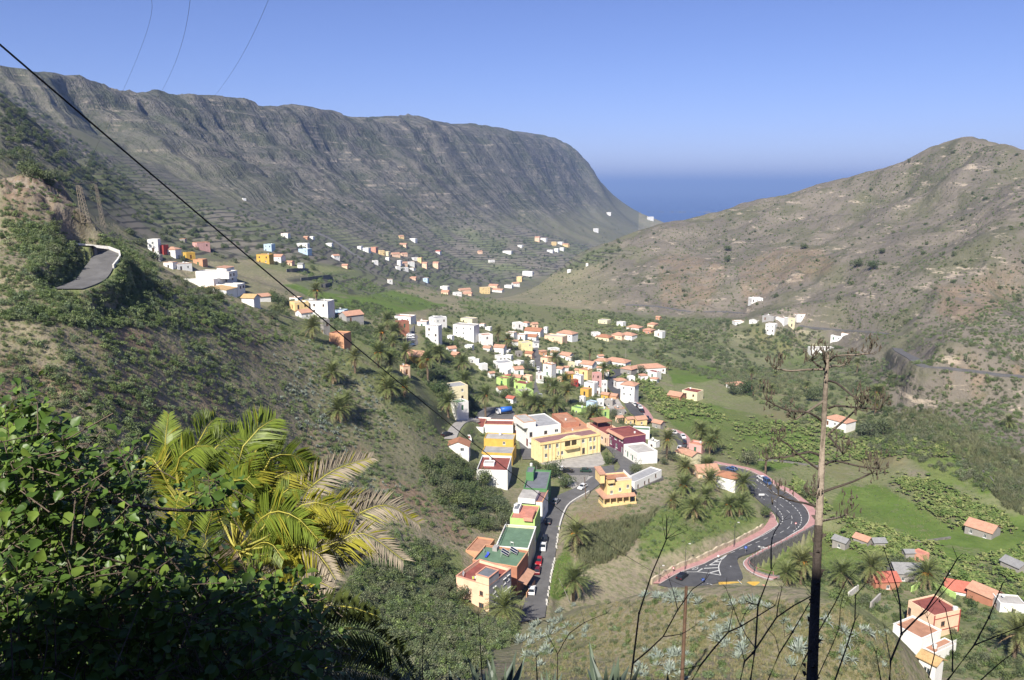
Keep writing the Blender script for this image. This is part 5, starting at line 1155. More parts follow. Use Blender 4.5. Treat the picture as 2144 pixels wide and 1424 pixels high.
for a in ((575, 600, 712, 705, 'lime', 'orangedeck'), (708, 588, 802, 668, 'lime', 'tile'), (725, 640, 885, 745, 'lime', 'redbrown'), (738, 705, 893, 785, 'lime', 'lightdeck'), (545, 460, 720, 572, W_, 'greydeck'), (705, 515, 810, 600, W_, 'tile'), (722, 465, 815, 522, W_, 'lightdeck'), (550, 328, 662, 420, W_, 'tile'), (762, 298, 886, 395, 'paleyellow', 'lightdeck'), (885, 300, 942, 362, W_, 'metal'),
          (988, 238, 1188, 328, 'peach', 'lightdeck'), (1092, 200, 1278, 312, W_, HIP('tile')), (655, 218, 752, 300, W_, 'lightdeck'), (745, 235, 845, 308, W_, 'lightdeck'), (842, 245, 940, 302, W_, 'brown'), (815, 180, 985, 268, W_, 'brown'), (710, 135, 806, 212, W_, 'lightdeck'), (800, 132, 862, 185, W_, HIP('tile')), (866, 155, 935, 188, 'peach', 'tile'), (982, 180, 1022, 240, W_, 'lightdeck'),
          (975, 485, 1088, 628, W_, 'orangedeck'), (955, 430, 1085, 512, 'peach', 'orangedeck'), (915, 568, 982, 672, W_, 'redbrown'), (1165, 562, 1240, 635, 'amber', 'tile'), (1238, 588, 1328, 692, W_, 'greydeck'), (1215, 628, 1282, 702, 'red', 'redbrown'), (1287, 533, 1400, 645, Y_, 'orangedeck'), (1398, 568, 1482, 705, 'pink', 'salmondeck'), (1298, 700, 1398, 790, 'ochre', 'orangedeck'), (1330, 645, 1452, 785, W_, 'lightdeck'),
          (1350, 812, 1446, 898, 'sky', 'greydeck'), (1440, 798, 1502, 868, W_, 'lightdeck'), (1448, 872, 1548, 978, 'lime', 'greendeck'), (1222, 866, 1352, 935, 'lime', 'greendeck'), (1478, 752, 1560, 812, 'amber', 'tile'), (1550, 765, 1630, 822, 'orange', 'tile'), (1585, 612, 1700, 722, W_, HIP('tile')), (1645, 640, 1798, 845, W_, HIP('tile')), (1480, 640, 1530, 760, W_, 'salmondeck'),
          (1418, 440, 1560, 520, W_, HIP('tile')), (1500, 440, 1735, 530, W_, HIP('tile')), (1645, 508, 1785, 610, 'bare', HIP('tile')), (1745, 505, 2032, 585, W_, HIP('tile')), (1880, 552, 1995, 645, W_, 'redbrown'), (1900, 622, 1975, 672, W_, HIP('tile')), (1120, 400, 1245, 468, W_, 'tile'), (1300, 475, 1440, 548, W_, 'tile'), (940, 375, 1010, 432, 'orange', HIP('tile')), (1015, 365, 1120, 408, W_, 'lightdeck'), (660, 780, 747, 848, W_, 'redtile'), (570, 705, 668, 765, W_, 'brown'), (735, 385, 800, 442, 'bare', 'lightdeck'), (600, 540, 700, 598, W_, 'lightdeck'), (800, 595, 888, 650, 'peach', 'orangedeck'), (1092, 520, 1165, 605, W_, 'tile'), (1250, 540, 1300, 595, 'peach', 'tile'), (1400, 700, 1470, 780, W_, 'orangedeck'), (1500, 805, 1600, 865, 'bare', 'lightdeck'), (1590, 868, 1680, 935, 'bare', 'lightdeck'), (1380, 860, 1440, 930, W_, 'greydeck'), (1290, 775, 1345, 850, W_, 'redbrown'), (700, 300, 765, 345, W_, 'tile'), (640, 420, 720, 470, W_, 'lightdeck'), (820, 395, 905, 450, 'peach', 'brown'), (500, 570, 560, 625, W_, 'tile'), (1150, 530, 1200, 570, W_, 'tile'), (1330, 590, 1380, 640, W_, 'tile'), (1000, 640, 1060, 692, W_, 'tile'), (1098, 608, 1160, 660, 'peach', 'orangedeck'), (560, 425, 640, 472, W_, 'lightdeck'), (860, 470, 905, 522, W_, 'lightdeck'), (1440, 520, 1500, 576, W_, 'tile'), (1250, 470, 1310, 522, W_, 'lightdeck'), (1500, 558, 1545, 602, W_, 'tile'), (1700, 600, 1770, 652, W_, 'lightdeck'), (1800, 585, 1880, 642, W_, HIP('tile')), (1190, 480, 1250, 532, 'cream', 'lightdeck'), (1040, 400, 1120, 442, W_, 'tile'), (618, 378, 700, 422, W_, 'lightdeck'), (640, 600, 700, 650, W_, 'redtile'), (1440, 430, 1500, 470, W_, 'tile'), (1170, 440, 1240, 482, W_, 'lightdeck')):
    cot(3, *a, P3)
for a in ((1392, 222, 1472, 268, W_, 'lightdeck'), (1428, 243, 1582, 308, 'cream', HIP('brown')), (1568, 222, 1692, 298, 'peach', HIP('tile')), (1640, 220, 1788, 302, W_, HIP('tile')), (1698, 178, 1838, 222, W_, HIP('tile')), (1838, 186, 1942, 245, 'salmon', HIP('tile')), (1878, 148, 1968, 190, 'peach', HIP('tile')), (1938, 212, 2030, 282, W_, 'lightdeck'), (1612, 132, 1692, 180, W_, 'lightdeck'), (1452, 112, 1562, 158, 'cream', 'lightdeck')):
    cot(3, *a, 'across the valley')
for a in ((200, 140, 430, 310, W_, 'lightdeck'), (265, 92, 414, 165, 'cream', 'lightdeck'), (428, 150, 482, 192, W_, 'lightdeck'), (478, 178, 538, 218, W_, 'lightdeck'), (420, 232, 545, 345, W_, 'orangedeck'), (0, 85, 148, 190, W_, 'greydeck'), (0, 160, 75, 260, W_, 'lightdeck'), (30, 228, 104, 350, W_, 'greendeck'), (183, 405, 268, 460, 'rust', 'tile'), (395, 455, 430, 520, W_, 'lightdeck'), (420, 490, 500, 562, W_, 'lightdeck'), (95, 650, 330, 835, 'cream', 'greydeck'), (180, 800, 335, 955, W_, 'greendeck'), (460, 350, 540, 402, W_, 'tile'), (300, 330, 382, 382, W_, 'lightdeck'), (330, 440, 395, 492, W_, 'lightdeck'), (140, 360, 230, 412, W_, 'tile'), (150, 250, 210, 300, W_, 'lightdeck')):
    cot(3, *a, 'at the town edge')
for a in ((255, 215, 390, 300, W_, 'lightdeck'), (258, 262, 462, 392, Y_, 'lightdeck'), (400, 238, 752, 470, W_, 'lightdeck'), (322, 372, 507, 465, W_, 'tile'), (765, 355, 905, 452, 'sky', 'greydeck'), (810, 368, 1078, 522, 'grey', 'tile'), (600, 470, 702, 645, 'bare', 'lightdeck'), (703, 598, 942, 805, 'orange', 'orangedeck'), (1428, 412, 1668, 522, W_, 'salmondeck'), (1438, 478, 1592, 612, 'rust', 'redbrown'), (1680, 480, 1818, 592, W_, 'greydeck'), (1812, 430, 2012, 562, W_, 'greydeck'), (1778, 520, 1962, 772, W_, 'lightdeck'), (1520, 798, 1818, 1022, 'amber', 'tile'), (1490, 982, 1602, 1092, 'peach', 'orangedeck'), (2060, 848, 2144, 925, 'rust', 'tile')):
    cot(4, *a, 'left of the town')
for a in ((118, 165, 245, 325, W_, 'lightdeck'), (182, 225, 325, 332, 'red', 'redbrown'), (295, 248, 462, 372, W_, HIP('tile')), (605, 193, 777, 282, 'pink', 'orangedeck'), (498, 303, 617, 378, 'amber', 'lightdeck'), (610, 375, 752, 462, 'orange', 'orangedeck'), (288, 408, 422, 492, W_, 'lightdeck'), (382, 418, 577, 502, W_, 'lightdeck'), (1303, 322, 1477, 432, 'amber', 'orangedeck'), (1470, 328, 1607, 422, W_, 'tile'), (1380, 213, 1497, 302, 'sky', 'lightdeck'), (1615, 398, 1707, 452, 'pink', 'tile'), (1745, 422, 1817, 492, W_, 'metal'), (1738, 203, 1872, 272, W_, 'lightdeck'), (1758, 262, 1897, 338, 'sky', 'orangedeck'), (1565, 95, 1662, 152, W_, 'lightdeck'), (1805, 130, 1870, 167, 'orange', 'tile'), (1865, 130, 1928, 163, W_, 'lightdeck'), (2052, 203, 2132, 247, W_, 'lightdeck'), (455, 158, 522, 197, 'bare', 'lightdeck'), (180, 330, 262, 405, 'grey', 'lightdeck'), (1140, 758, 1330, 905, W_, 'tan'), (1290, 752, 1447, 850, W_, 'tile')):
    cot(5, *a, 'below the hairpin')
for a in ((1390, 788, 1427, 822, 'orange', 'tile'), (1415, 796, 1467, 822, W_, 'lightdeck'), (1483, 818, 1517, 844, Y_, 'lightdeck'), (1518, 818, 1557, 840, W_, 'lightdeck'), (1545, 828, 1592, 852, Y_, 'tile'), (1498, 855, 1532, 882, W_, 'lightdeck'), (1458, 863, 1502, 884, W_, 'lightdeck'), (1530, 850, 1562, 874, W_, 'lightdeck')):
    cot(9, *a, 'in the cliff-end hamlet')
for a in ((395, 842, 432, 866, W_, 'lightdeck'), (425, 850, 477, 882, W_, 'lightdeck'), (470, 846, 517, 882, 'red', 'redbrown'), (513, 865, 552, 894, Y_, 'lightdeck'), (545, 872, 587, 902, 'lime', 'lightdeck'), (580, 878, 642, 907, 'salmon', 'tile'), (635, 880, 682, 902, 'orange', 'tile'), (618, 920, 652, 957, W_, 'lightdeck'), (640, 930, 682, 957, 'peach', 'tile'), (670, 928, 722, 957, W_, 'lightdeck'), (698, 905, 747, 927, W_, 'lightdeck'), (733, 905, 767, 942, Y_, 'lightdeck'), (758, 930, 797, 972, 'orange', 'tile'), (608, 955, 642, 977, W_, 'lightdeck'), (638, 960, 687, 984, W_, 'lightdeck'), (688, 963, 727, 984, W_, 'lightdeck'), (553, 905, 582, 927, W_, 'lightdeck'), (818, 928, 862, 972, 'salmon', 'tile'), (478, 922, 517, 947, W_, 'lightdeck')):
    cot(9, *a, 'in the terrace hamlet')
for a in ((623, 783, 662, 804, Y_, 'tile'), (688, 798, 737, 827, W_, 'lightdeck'), (630, 826, 682, 850, 'orange', 'tile'), (833, 866, 872, 892, W_, 'redtile'), (1208, 868, 1272, 894, W_, 'lightdeck'), (1293, 836, 1332, 857, W_, 'lightdeck'), (1718, 743, 1752, 767, W_, 'lightdeck'), (1793, 653, 1822, 672, W_, 'lightdeck'), (1068, 868, 1102, 890, 'orange', 'tile'), (1128, 920, 1172, 938, W_, 'lightdeck'), (-250, 575, -225, 590, W_, 'lightdeck'), (2020, 678, 2062, 702, W_, 'lightdeck')):
    cot(9, *a, 'on the far slope')
for a in ((858, 1063, 920, 1097, W_, 'lightdeck'), (863, 1090, 922, 1117, 'peach', 'tile'), (928, 1098, 987, 1124, W_, 'lightdeck'), (953, 1078, 1042, 1102, 'orange', 'tile'), (983, 1098, 1052, 1124, 'peach', 'tile'), (1078, 1068, 1147, 1114, Y_, 'lightdeck'), (1128, 1053, 1202, 1082, 'peach', 'tile'), (1148, 1078, 1227, 1107, W_, 'tile'), (1218, 1058, 1277, 1082, W_, 'lightdeck'), (1258, 1043, 1312, 1072, W_, 'tile'), (1288, 1010, 1330, 1047, Y_, 'lightdeck'), (1318, 980, 1392, 1017, W_, 'lightdeck'), (688, 1013, 737, 1037, 'salmon', 'tile'), (563, 1026, 597, 1057, W_, 'lightdeck'), (763, 1018, 802, 1052, 'sky', 'lightdeck'), (248, 888, 302, 917, W_, 'tile'), (308, 943, 352, 972, 'peach', 'tile'), (1573, 973, 1602, 994, W_, 'lightdeck'), (1678, 938, 1697, 957, W_, 'lightdeck'), (60, 940, 105, 975, W_, 'lightdeck'), (0, 925, 40, 955, 'peach', 'tile')):
    cot(9, *a, 'below the far hamlets')
for a in ((678, 943, 752, 980, W_, 'lightdeck'), (593, 1066, 652, 1094, W_, 'lightdeck'), (683, 1063, 737, 1087, W_, 'lightdeck'), (753, 1038, 832, 1077, 'grey', 'lightdeck'), (768, 1083, 827, 1152, W_, 'lightdeck'), (823, 1048, 887, 1100, W_, 'redbrown'), (878, 1053, 922, 1102, 'cream', 'lightdeck'), (918, 1028, 977, 1060, W_, 'lightdeck'), (998, 1120, 1112, 1154, W_, HIP('brown')), (1118, 1143, 1192, 1187, W_, 'lightdeck'), (998, 1203, 1132, 1250, W_, 'lightdeck'), (1173, 1133, 1217, 1167, W_, 'lightdeck'), (185, 1048, 215, 1068, 'orange', 'tile')):
    cot(10, *a, 'under the right hill')
for a in ((1398, 819, 1434, 840, 'rust', 'tile'), (1428, 812, 1471, 840, 'cream', 'redbrown'), (1521, 796, 1564, 818, W_, HIP('tile')), (1727, 866, 1786, 906, W_, HIP('tile'))): cot(0, *a, PR)
for a in ((1788, 1119, 1823, 1149, 'bare', 'tile', 'shed'), (1821, 1127, 1851, 1152, 'bare', 'metal', 'shed'), (2027, 1103, 2083, 1129, 'bare', 'tile', 'shed'), (2100, 1170, 2143, 1206, 'bare', 'metal', 'shed'), (1889, 1157, 1911, 1174, 'bare', 'metal', 'shed'), (1911, 1153, 1940, 1180, 'salmon', 'salmondeck', 'shed'), (1744, 1128, 1777, 1152, 'bare', 'metal', 'shed')): cot(0, *a[:6], 'in the right gardens', kind='shed')
for a in ((770, 222, 905, 352, Y_, 'tile'), (888, 238, 1102, 362, Y_, 'tile'), (1735, 590, 1966, 785, 'pink', 'salmondeck'), (630, 205, 745, 330, 'peach', 'tile'), (1120, 590, 1290, 700, W_, 'lightdeck'), (1180, 330, 1370, 420, 'bare', 'tile')): cot(6, *a, 'by the main road')
for a in ((690, 165, 925, 398, W_, HIP('brown')), (430, 158, 705, 262, 'peach', 'tile')): cot(8, *a, 'inside the road bend')
for a in ((1092, 1108, 1278, 1320, W_, 'tan'), (558, 328, 848, 418, 'rust', 'redtile'), (1850, 478, 2102, 645, W_, 'lightdeck'), (1600, 468, 1862, 572, 'rust', 'tile'), (780, 255, 1100, 335, 'bare', 'metal')): cot(7, *a, 'in the right gardens')
labels = {}
for root, u, base in COT: labels.setdefault(base, []).append((u, root))
for base, lst in labels.items():
    us = {r.name: u for u, r in lst}
    ordinals([r for _, r in lst], base, lambda o: us[o.name])
    grp = base.split(' roof ')[-1]
    for _, r in lst: r['group'] = 'houses ' + grp
# ------------------------------------------------------------------ plants: a few models of each kind
L_SHRUB = leaf_mat('shrub leaves', [(0.080, 0.123, 0.040), (0.123, 0.180, 0.059), (0.180, 0.235, 0.089), (0.143, 0.199, 0.110), (0.209, 0.249, 0.120)], trans=0.2)
L_DARK = leaf_mat('tree leaves', [(0.055, 0.088, 0.033), (0.085, 0.120, 0.044), (0.120, 0.150, 0.058), (0.092, 0.118, 0.066), (0.135, 0.150, 0.085), (0.070, 0.105, 0.040)], trans=0.2)
L_GREY = leaf_mat('grey scrub leaves', [(0.138, 0.150, 0.090), (0.102, 0.126, 0.066), (0.168, 0.174, 0.114)], trans=0.15)
L_AGAVE = leaf_mat('agave leaves', [(0.205, 0.250, 0.225), (0.245, 0.285, 0.260), (0.175, 0.220, 0.180)], rough=0.5, trans=0.0)
L_CANE = leaf_mat('cane leaves', [(0.150, 0.168, 0.084), (0.186, 0.192, 0.108), (0.120, 0.150, 0.072)], trans=0.2)
L_BANANA = leaf_mat('banana leaves', [(0.112, 0.179, 0.044), (0.165, 0.224, 0.068), (0.261, 0.283, 0.112), (0.134, 0.202, 0.052)], trans=0.3)
L_GRASS = leaf_mat('grass blades', [(0.281, 0.237, 0.138), (0.225, 0.213, 0.106), (0.163, 0.181, 0.075), (0.300, 0.263, 0.169)], trans=0.2)
L_PALM = leaf_mat('palm leaves', [(0.125, 0.160, 0.055), (0.155, 0.185, 0.065), (0.185, 0.200, 0.080)], trans=0.2)
L_DEAD = leaf_mat('dead fronds', [(0.25, 0.18, 0.10), (0.30, 0.23, 0.14)], trans=0.1)
M_TRUNK = mat('palm trunk', (0.17, 0.125, 0.085), 0.95, 0.4, 3.0, 0.8)
M_WOOD = mat('branch wood', (0.13, 0.10, 0.075), 0.9, 0.35, 3.0, 0.5)
M_FRUIT = mat('palm fruit', (0.55, 0.22, 0.03), 0.7, 0.2, 3.0)
def leafy(rs, n_, lobes, leaf, flat=1.0):
    """leaves spread through and over several lobes; uneven outline with gaps"""
    mb = MB()
    L = [(Vector((0, 0, 0.45)), 0.62)] + [(Vector((rs.normal(0, 0.42), rs.normal(0, 0.42), 0.25 + abs(rs.normal(0.2, 0.25)))), rs.uniform(0.25, 0.5)) for _ in range(lobes)]
    tot = sum(r * r for _, r in L)
    for c, r in L:
        for _ in range(int(n_ * r * r / tot)):
            d = Vector(rs.normal(size=3)).normalized()
            p = c + d * r * rs.uniform(0.62, 1.08); p.z *= flat
            if p.z < 0.0: p.z = -p.z * 0.3
            nrm = (d + Vector(rs.normal(size=3)) * 0.55).normalized(); a = nrm.orthogonal().normalized(); a = (a * math.cos(rs.uniform(0, 6.3)) + nrm.cross(a) * math.sin(rs.uniform(0, 6.3))).normalized(); b = nrm.cross(a)
            s = leaf * rs.uniform(0.6, 1.4)
            mb.add([p - a * s, p + b * s * 0.55, p + a * s, p - b * s * 0.55], [(0, 1, 2, 3)])
    return mb
def agave_mb(rs, n_=26, curl=0.0, width=0.085):
    mb = MB()
    for i in range(n_):
        az = i * 2.399 + rs.normal(0, 0.2); el = math.radians(np.interp(i / n_, [0, 1], [8, 82]) + rs.normal(0, 5)); ln = np.interp(i / n_, [0, 1], [1.0, 0.85]) * rs.uniform(0.85, 1.15); w = width * rs.uniform(0.8, 1.2)
        h = Vector((math.cos(az), math.sin(az), 0)); side = Vector((-math.sin(az), math.cos(az), 0)); up = Vector((0, 0, 1))
        pts = []
        for k, t in enumerate((0.0, 0.35, 0.7, 1.0)):
            e = el + curl * (t * t) * (1 if i % 3 else -1.6) * 0.5
            p = (h * math.cos(e) + up * math.sin(e)) * ln * t; ww = w * (0.7, 1.0, 0.62, 0.02)[k]
            nrm = up * math.cos(e) - h * math.sin(e)
            pts += [p + side * ww + nrm * ww * 0.45, p, p - side * ww + nrm * ww * 0.45]
        mb.add(pts, [(3 * k + j, 3 * k + j + 1, 3 * k + j + 4, 3 * k + j + 3) for k in range(3) for j in (0, 1)])
    return mb
def blades(rs, n_, h0, h1, lean, w, spread):
    mb = MB()
    for _ in range(n_):
        a = rs.uniform(0, 6.28); r = spread * math.sqrt(rs.uniform(0, 1)); b = Vector((r * math.cos(a), r * math.sin(a), 0)); h = rs.uniform(h0, h1)
        d = Vector((rs.normal(0, lean), rs.normal(0, lean), 1)); s = Vector((math.cos(a + 1.3), math.sin(a + 1.3), 0)) * w
        m_ = b + d * h * 0.55; t = b + d * h * 0.8 + Vector((d.x, d.y, 0)) * h * 0.9 + Vector((0, 0, h * 0.1))
        mb.add([b - s, b + s, m_ + s * 0.8, m_ - s * 0.8, t], [(0, 1, 2, 3), (3, 2, 4)])
    return mb
def banana_mb(rs):
    mb = MB()
    mb.tube([(0, 0, 0), (0.02, 0, 0.55)], [0.09, 0.06], 6, 1)
    for i in range(8):
        az = i * 0.785 * 3 + rs.normal(0, 0.3); el = rs.uniform(0.5, 1.25); ln = rs.uniform(0.55, 0.8); h = Vector((math.cos(az), math.sin(az), 0)); s = Vector((-math.sin(az), math.cos(az), 0)); p = Vector((0, 0, 0.5)); pts = []
        for k in range(5):
            w = (0.03, 0.14, 0.17, 0.13, 0.02)[k]; pts += [p + s * w - Vector((0, 0, w * 0.3)), p, p - s * w - Vector((0, 0, w * 0.3))]; p = p + (h * math.cos(el) + Vector((0, 0, 1)) * math.sin(el)) * ln / 4; el -= 0.42
        mb.add(pts, [(3 * k + j, 3 * k + j + 1, 3 * k + j + 4, 3 * k + j + 3) for k in range(4) for j in (0, 1)])
    return mb
rs = np.random.default_rng(3)
MODELS = {
    'shrub': [leafy(rs, 260, 5, 0.105).mesh('shrub', L_SHRUB) for _ in range(5)] + [leafy(rs, 220, 4, 0.115, 0.8).mesh('shrub', L_SHRUB) for _ in range(2)],
    'grey_shrub': [leafy(rs, 260, 5, 0.10).mesh('grey_shrub', L_GREY) for _ in range(4)],
    'bush': [leafy(rs, 450, 7, 0.09).mesh('bush', L_DARK) for _ in range(4)],
    'agave': [agave_mb(rs, 26, c_).mesh('agave', L_AGAVE) for c_ in (0.0, 0.5, -0.3, 0.9)],
    'cane_clump': [blades(rs, 46, 0.6, 1.25, 0.22, 0.028, 0.45).mesh('cane_clump', L_CANE) for _ in range(3)],
    'banana_plant': [banana_mb(rs).mesh('banana_plant', [L_BANANA, M_WOOD]) for _ in range(4)],
    'grass_tuft': [blades(rs, 16, 0.5, 1.2, 0.35, 0.03, 0.5).mesh('grass_tuft', L_GRASS) for _ in range(3)],
}
# hidden store of models for the uncountable remainder
STORE = {}
for k_, ms_ in MODELS.items():
    cc = bpy.data.collections.new('models_' + k_)
    for i_, m_ in enumerate(ms_): cc.objects.link(bpy.data.objects.new(f'{k_}_model', m_))
    STORE[k_] = cc
RC = np.vstack([np.c_[r.c[:, :2], np.linalg.norm((r.R - r.L)[:, :2], axis=1) / 2] for r in RIBBONS])
def free(P, grow=0.0):
    ok = np.ones(len(P), bool)
    for i in range(0, len(P), 4000):
        q = P[i:i + 4000]; d = np.hypot(q[:, None, 0] - RC[None, :, 0], q[:, None, 1] - RC[None, :, 1]) - RC[None, :, 2]
        ok[i:i + 4000] = d.min(1) > 0.8 + grow
    for f in FOOT:
        lo, hi = f.min(0), f.max(0); m_ = (P[:, 0] > lo[0]) & (P[:, 0] < hi[0]) & (P[:, 1] > lo[1]) & (P[:, 1] < hi[1])
        if m_.any(): ok[np.nonzero(m_)[0][in_poly(P[m_, 0], P[m_, 1], f)]] = False
    for pd in (PARKING, LOT, SQUAREWALK, FORECOURT, STONEBANK):
        ok &= ~in_poly(P[:, 0], P[:, 1], pd)
    return ok
PLANTS = {k: [] for k in MODELS}
def scatter(kind, poly, n_, s0, s1, where, power=1.0, clump=None, squash=1.0, rmin=None):
    """plants of one kind over a piece of ground; denser in clumps"""
    poly = np.array(poly, float); lo, hi = poly.min(0), poly.max(0); pts = []; rs = np.random.default_rng(len(PLANTS[kind]) * 31 + n_)
    area_try = 0; P = []
    while len(P) < n_ and area_try < 14:
        area_try += 1
        q = rs.uniform(lo, hi, (n_ * 2, 2)); q = q[in_poly(q[:, 0], q[:, 1], poly)]
        G = np.array([ground(u, v, rmin) for u, v in q[: n_ * 2]])
        if not len(G): continue
        r = np.hypot(G[:, 0], G[:, 1]); keep = rs.uniform(0, 1, len(r)) < (r / r.max()) ** power
        if clump: keep &= fbm(G[:, 0] / clump, G[:, 1] / clump, 7, 3) > rs.uniform(-0.45, 0.35, len(r))
        G = G[keep]; G = G[free(G, s0 * 0.5)] if len(G) else G
        P += list(G)
    for g in P[:n_]:
        s = s0 + (s1 - s0) * rs.beta(1.3, 2.6); x, y = g[0], g[1]
        PLANTS[kind].append((s / math.hypot(x, y), (x, y, zat(x, y) - 0.04 * s), s, rs.uniform(0, 6.28), rs.uniform(0.8, 1.25) * squash, int(rs.integers(0, 1000)), where))
LS = [(0, 440), (60, 470), (160, 480), (250, 520), (330, 570), (480, 620), (600, 660), (700, 720), (880, 850), (960, 940), (930, 1000), (1000, 1130), (960, 1160), (900, 1150), (780, 1190), (700, 1330), (560, 1424), (0, 1424)]
scatter('shrub', LS, 3600, 0.4, 1.35, 'on the left slope', 0.9, 14)
scatter('shrub', LS, 4200, 0.22, 0.5, 'on the left slope', 0.9)
scatter('grey_shrub', LS, 1500, 0.3, 0.9, 'on the left slope', 0.9, 18)
scatter('grass_tuft', LS, 7000, 0.25, 0.6, 'on the left slope', 0.9)
scatter('shrub', [(0, 440), (120, 480), (110, 600), (150, 615), (320, 606), (420, 612), (520, 640), (640, 700), (560, 725), (380, 690), (200, 690), (0, 670)], 800, 0.5, 1.5, 'around the hairpin road', 0.7, 16)
scatter('bush', [(230, 560), (330, 560), (440, 600), (560, 640), (640, 690), (600, 700), (440, 640), (260, 610)], 70, 0.9, 2.0, 'between the hairpin and the white complex', 0.6)
TH_ = [(790, 1160), (890, 1130), (950, 1180), (985, 1290), (1090, 1310), (1075, 1345), (985, 1424), (640, 1424), (700, 1300), (740, 1200)]
scatter('bush', TH_, 300, 0.8, 2.0, 'in the gully below the peach house', 0.5)
scatter('shrub', TH_, 1000, 0.5, 1.5, 'in the gully below the peach house', 0.5)
scatter('grey_shrub', TH_, 260, 0.8, 1.9, 'in the gully below the peach house', 0.5)
scatter('bush', [(895, 960), (960, 955), (1005, 1010), (1060, 1040), (1062, 1100), (1000, 1120), (930, 1060), (880, 985)], 150, 1.5, 2.8, 'behind the street houses', 0.5)
scatter('bush', [(560, 650), (700, 690), (850, 760), (960, 880), (1000, 860), (940, 700), (800, 640), (640, 620)], 650, 0.8, 2.1, 'on the slope left of the town', 0.7, 22)
scatter('shrub', [(560, 650), (700, 690), (850, 760), (960, 880), (1000, 860), (940, 700), (800, 640), (640, 620)], 1700, 0.5, 1.5, 'on the slope left of the town', 0.7, 22)
scatter('bush', [(900, 640), (1100, 650), (1300, 740), (1360, 800), (1400, 760), (1330, 900), (1250, 880), (1000, 860), (880, 760)], 900, 0.8, 2.2, 'between the town houses', 0.8)
scatter('shrub', [(900, 640), (1100, 650), (1300, 740), (1360, 800), (1380, 900), (1330, 980), (1150, 960), (1000, 960), (900, 860), (880, 760)], 900, 0.4, 1.3, 'between the town houses', 0.6)
scatter('grass_tuft', [(1190, 1130), (1220, 1050), (1330, 1010), (1330, 1080), (1210, 1180)], 900, 0.25, 0.6, 'below the yellow house', 0.4)
scatter('bush', [(90, 470), (160, 475), (190, 500), (170, 540), (130, 590), (100, 570)], 40, 0.8, 1.8, 'inside the hairpin', 0.3)
scatter('shrub', [(60, 470), (250, 490), (330, 540), (320, 620), (200, 640), (80, 620), (60, 570)], 620, 0.4, 1.2, 'inside the hairpin', 0.3)
scatter('shrub', [(0, 355), (150, 360), (160, 440), (120, 480), (0, 450)], 160, 0.3, 1.0, 'on the crag', 0.3)
scatter('shrub', [(600, 560), (900, 600), (1120, 640), (1080, 665), (900, 650), (700, 610)], 700, 0.8, 2.2, 'on the terraces above the town', 0.8, 30)
VR = [(1130, 640), (1400, 665), (1560, 672), (1700, 700), (1850, 760), (1950, 880), (2144, 980), (2144, 1060), (1900, 960), (1700, 900), (1500, 800), (1380, 760), (1200, 700)]
scatter('shrub', VR, 1300, 0.7, 2.2, 'on the valley floor', 0.9, 30); scatter('grey_shrub', VR, 1500, 0.9, 2.5, 'on the valley floor', 0.9, 30); scatter('bush', VR, 500, 1.0, 3.0, 'on the valley floor', 0.9, 40)
FLD = [(1385, 868), (1420, 838), (1600, 872), (1720, 960), (1760, 1020), (1990, 955), (2095, 1000), (2010, 1112), (1870, 1160), (1690, 1190), (1690, 1130), (1500, 935)]
scatter('shrub', FLD, 900, 0.15, 0.45, 'in the green plots', 0.4, 18); scatter('grass_tuft', FLD, 3000, 0.2, 0.5, 'in the green plots', 0.4, 14)
for poly, n_ in (([(1330, 800), (1352, 782), (1400, 830), (1480, 850), (1520, 880), (1450, 872), (1400, 880), (1372, 862)], 700), ([(1530, 890), (1720, 880), (1780, 920), (1980, 930), (2000, 960), (1880, 960), (1700, 972), (1560, 962)], 1100), ([(1870, 1000), (1960, 1010), (2100, 1080), (2130, 1110), (2060, 1112), (1990, 1102), (1900, 1042)], 750), ([(1700, 1080), (1800, 1092), (1950, 1140), (2000, 1180), (1850, 1172), (1740, 1132)], 600), ([(1940, 1190), (2144, 1150), (2144, 1260), (2050, 1235)], 450), ([(1660, 1000), (1740, 1062), (1700, 1102), (1662, 1042)], 220), ([(1250, 760), (1330, 770), (1320, 800), (1260, 790)], 150), ([(1140, 650), (1480, 690), (1480, 720), (1200, 690)], 500)):
    scatter('banana_plant', poly, n_, 1.2, 2.5, 'in the banana plots', 0.6, 9); c0_ = np.mean(poly, 0); scatter('banana_plant', [tuple(c0_ + (np.array(p) - c0_) * 1.22) for p in poly], n_ // 5, 1.0, 2.2, 'in the banana plots', 0.6)
for poly, n_ in (([(1850, 860), (1960, 860), (2144, 960), (2144, 1080), (2100, 1062), (2050, 992), (1950, 922), (1860, 902)], 800), ([(1200, 1110), (1330, 1085), (1380, 1062), (1310, 1160), (1222, 1195)], 420), ([(1500, 770), (1700, 780), (1700, 832), (1560, 822)], 350)):
    scatter('cane_clump', poly, n_, 1.2, 2.8, 'in the cane brake', 0.5)
scatter('agave', [(560, 740), (700, 700), (780, 760), (820, 850), (860, 900), (700, 960), (560, 900), (600, 800)], 330, 0.6, 1.4, 'on the left slope', 0.5, 12)
scatter('agave', [(440, 900), (700, 960), (860, 1010), (820, 1040), (600, 1000)], 60, 0.6, 1.2, 'on the left slope', 0.5, 12)
for poly, n_ in (([(1120, 1290), (1200, 1262), (1240, 1330), (1130, 1400), (1070, 1350)], 42), ([(1330, 1245), (1440, 1246), (1480, 1275), (1400, 1262)], 28), ([(1440, 1288), (1560, 1300), (1560, 1400), (1490, 1340)], 26), ([(1340, 1355), (1460, 1372), (1450, 1424), (1330, 1424)], 26), ([(1500, 1255), (1600, 1262), (1640, 1290), (1540, 1275)], 14), ([(1640, 1290), (1860, 1310), (1850, 1400), (1650, 1400)], 30)):
    scatter('agave', poly, n_, 0.7, 1.7, 'on the dry knoll', 0.2, rmin=20)
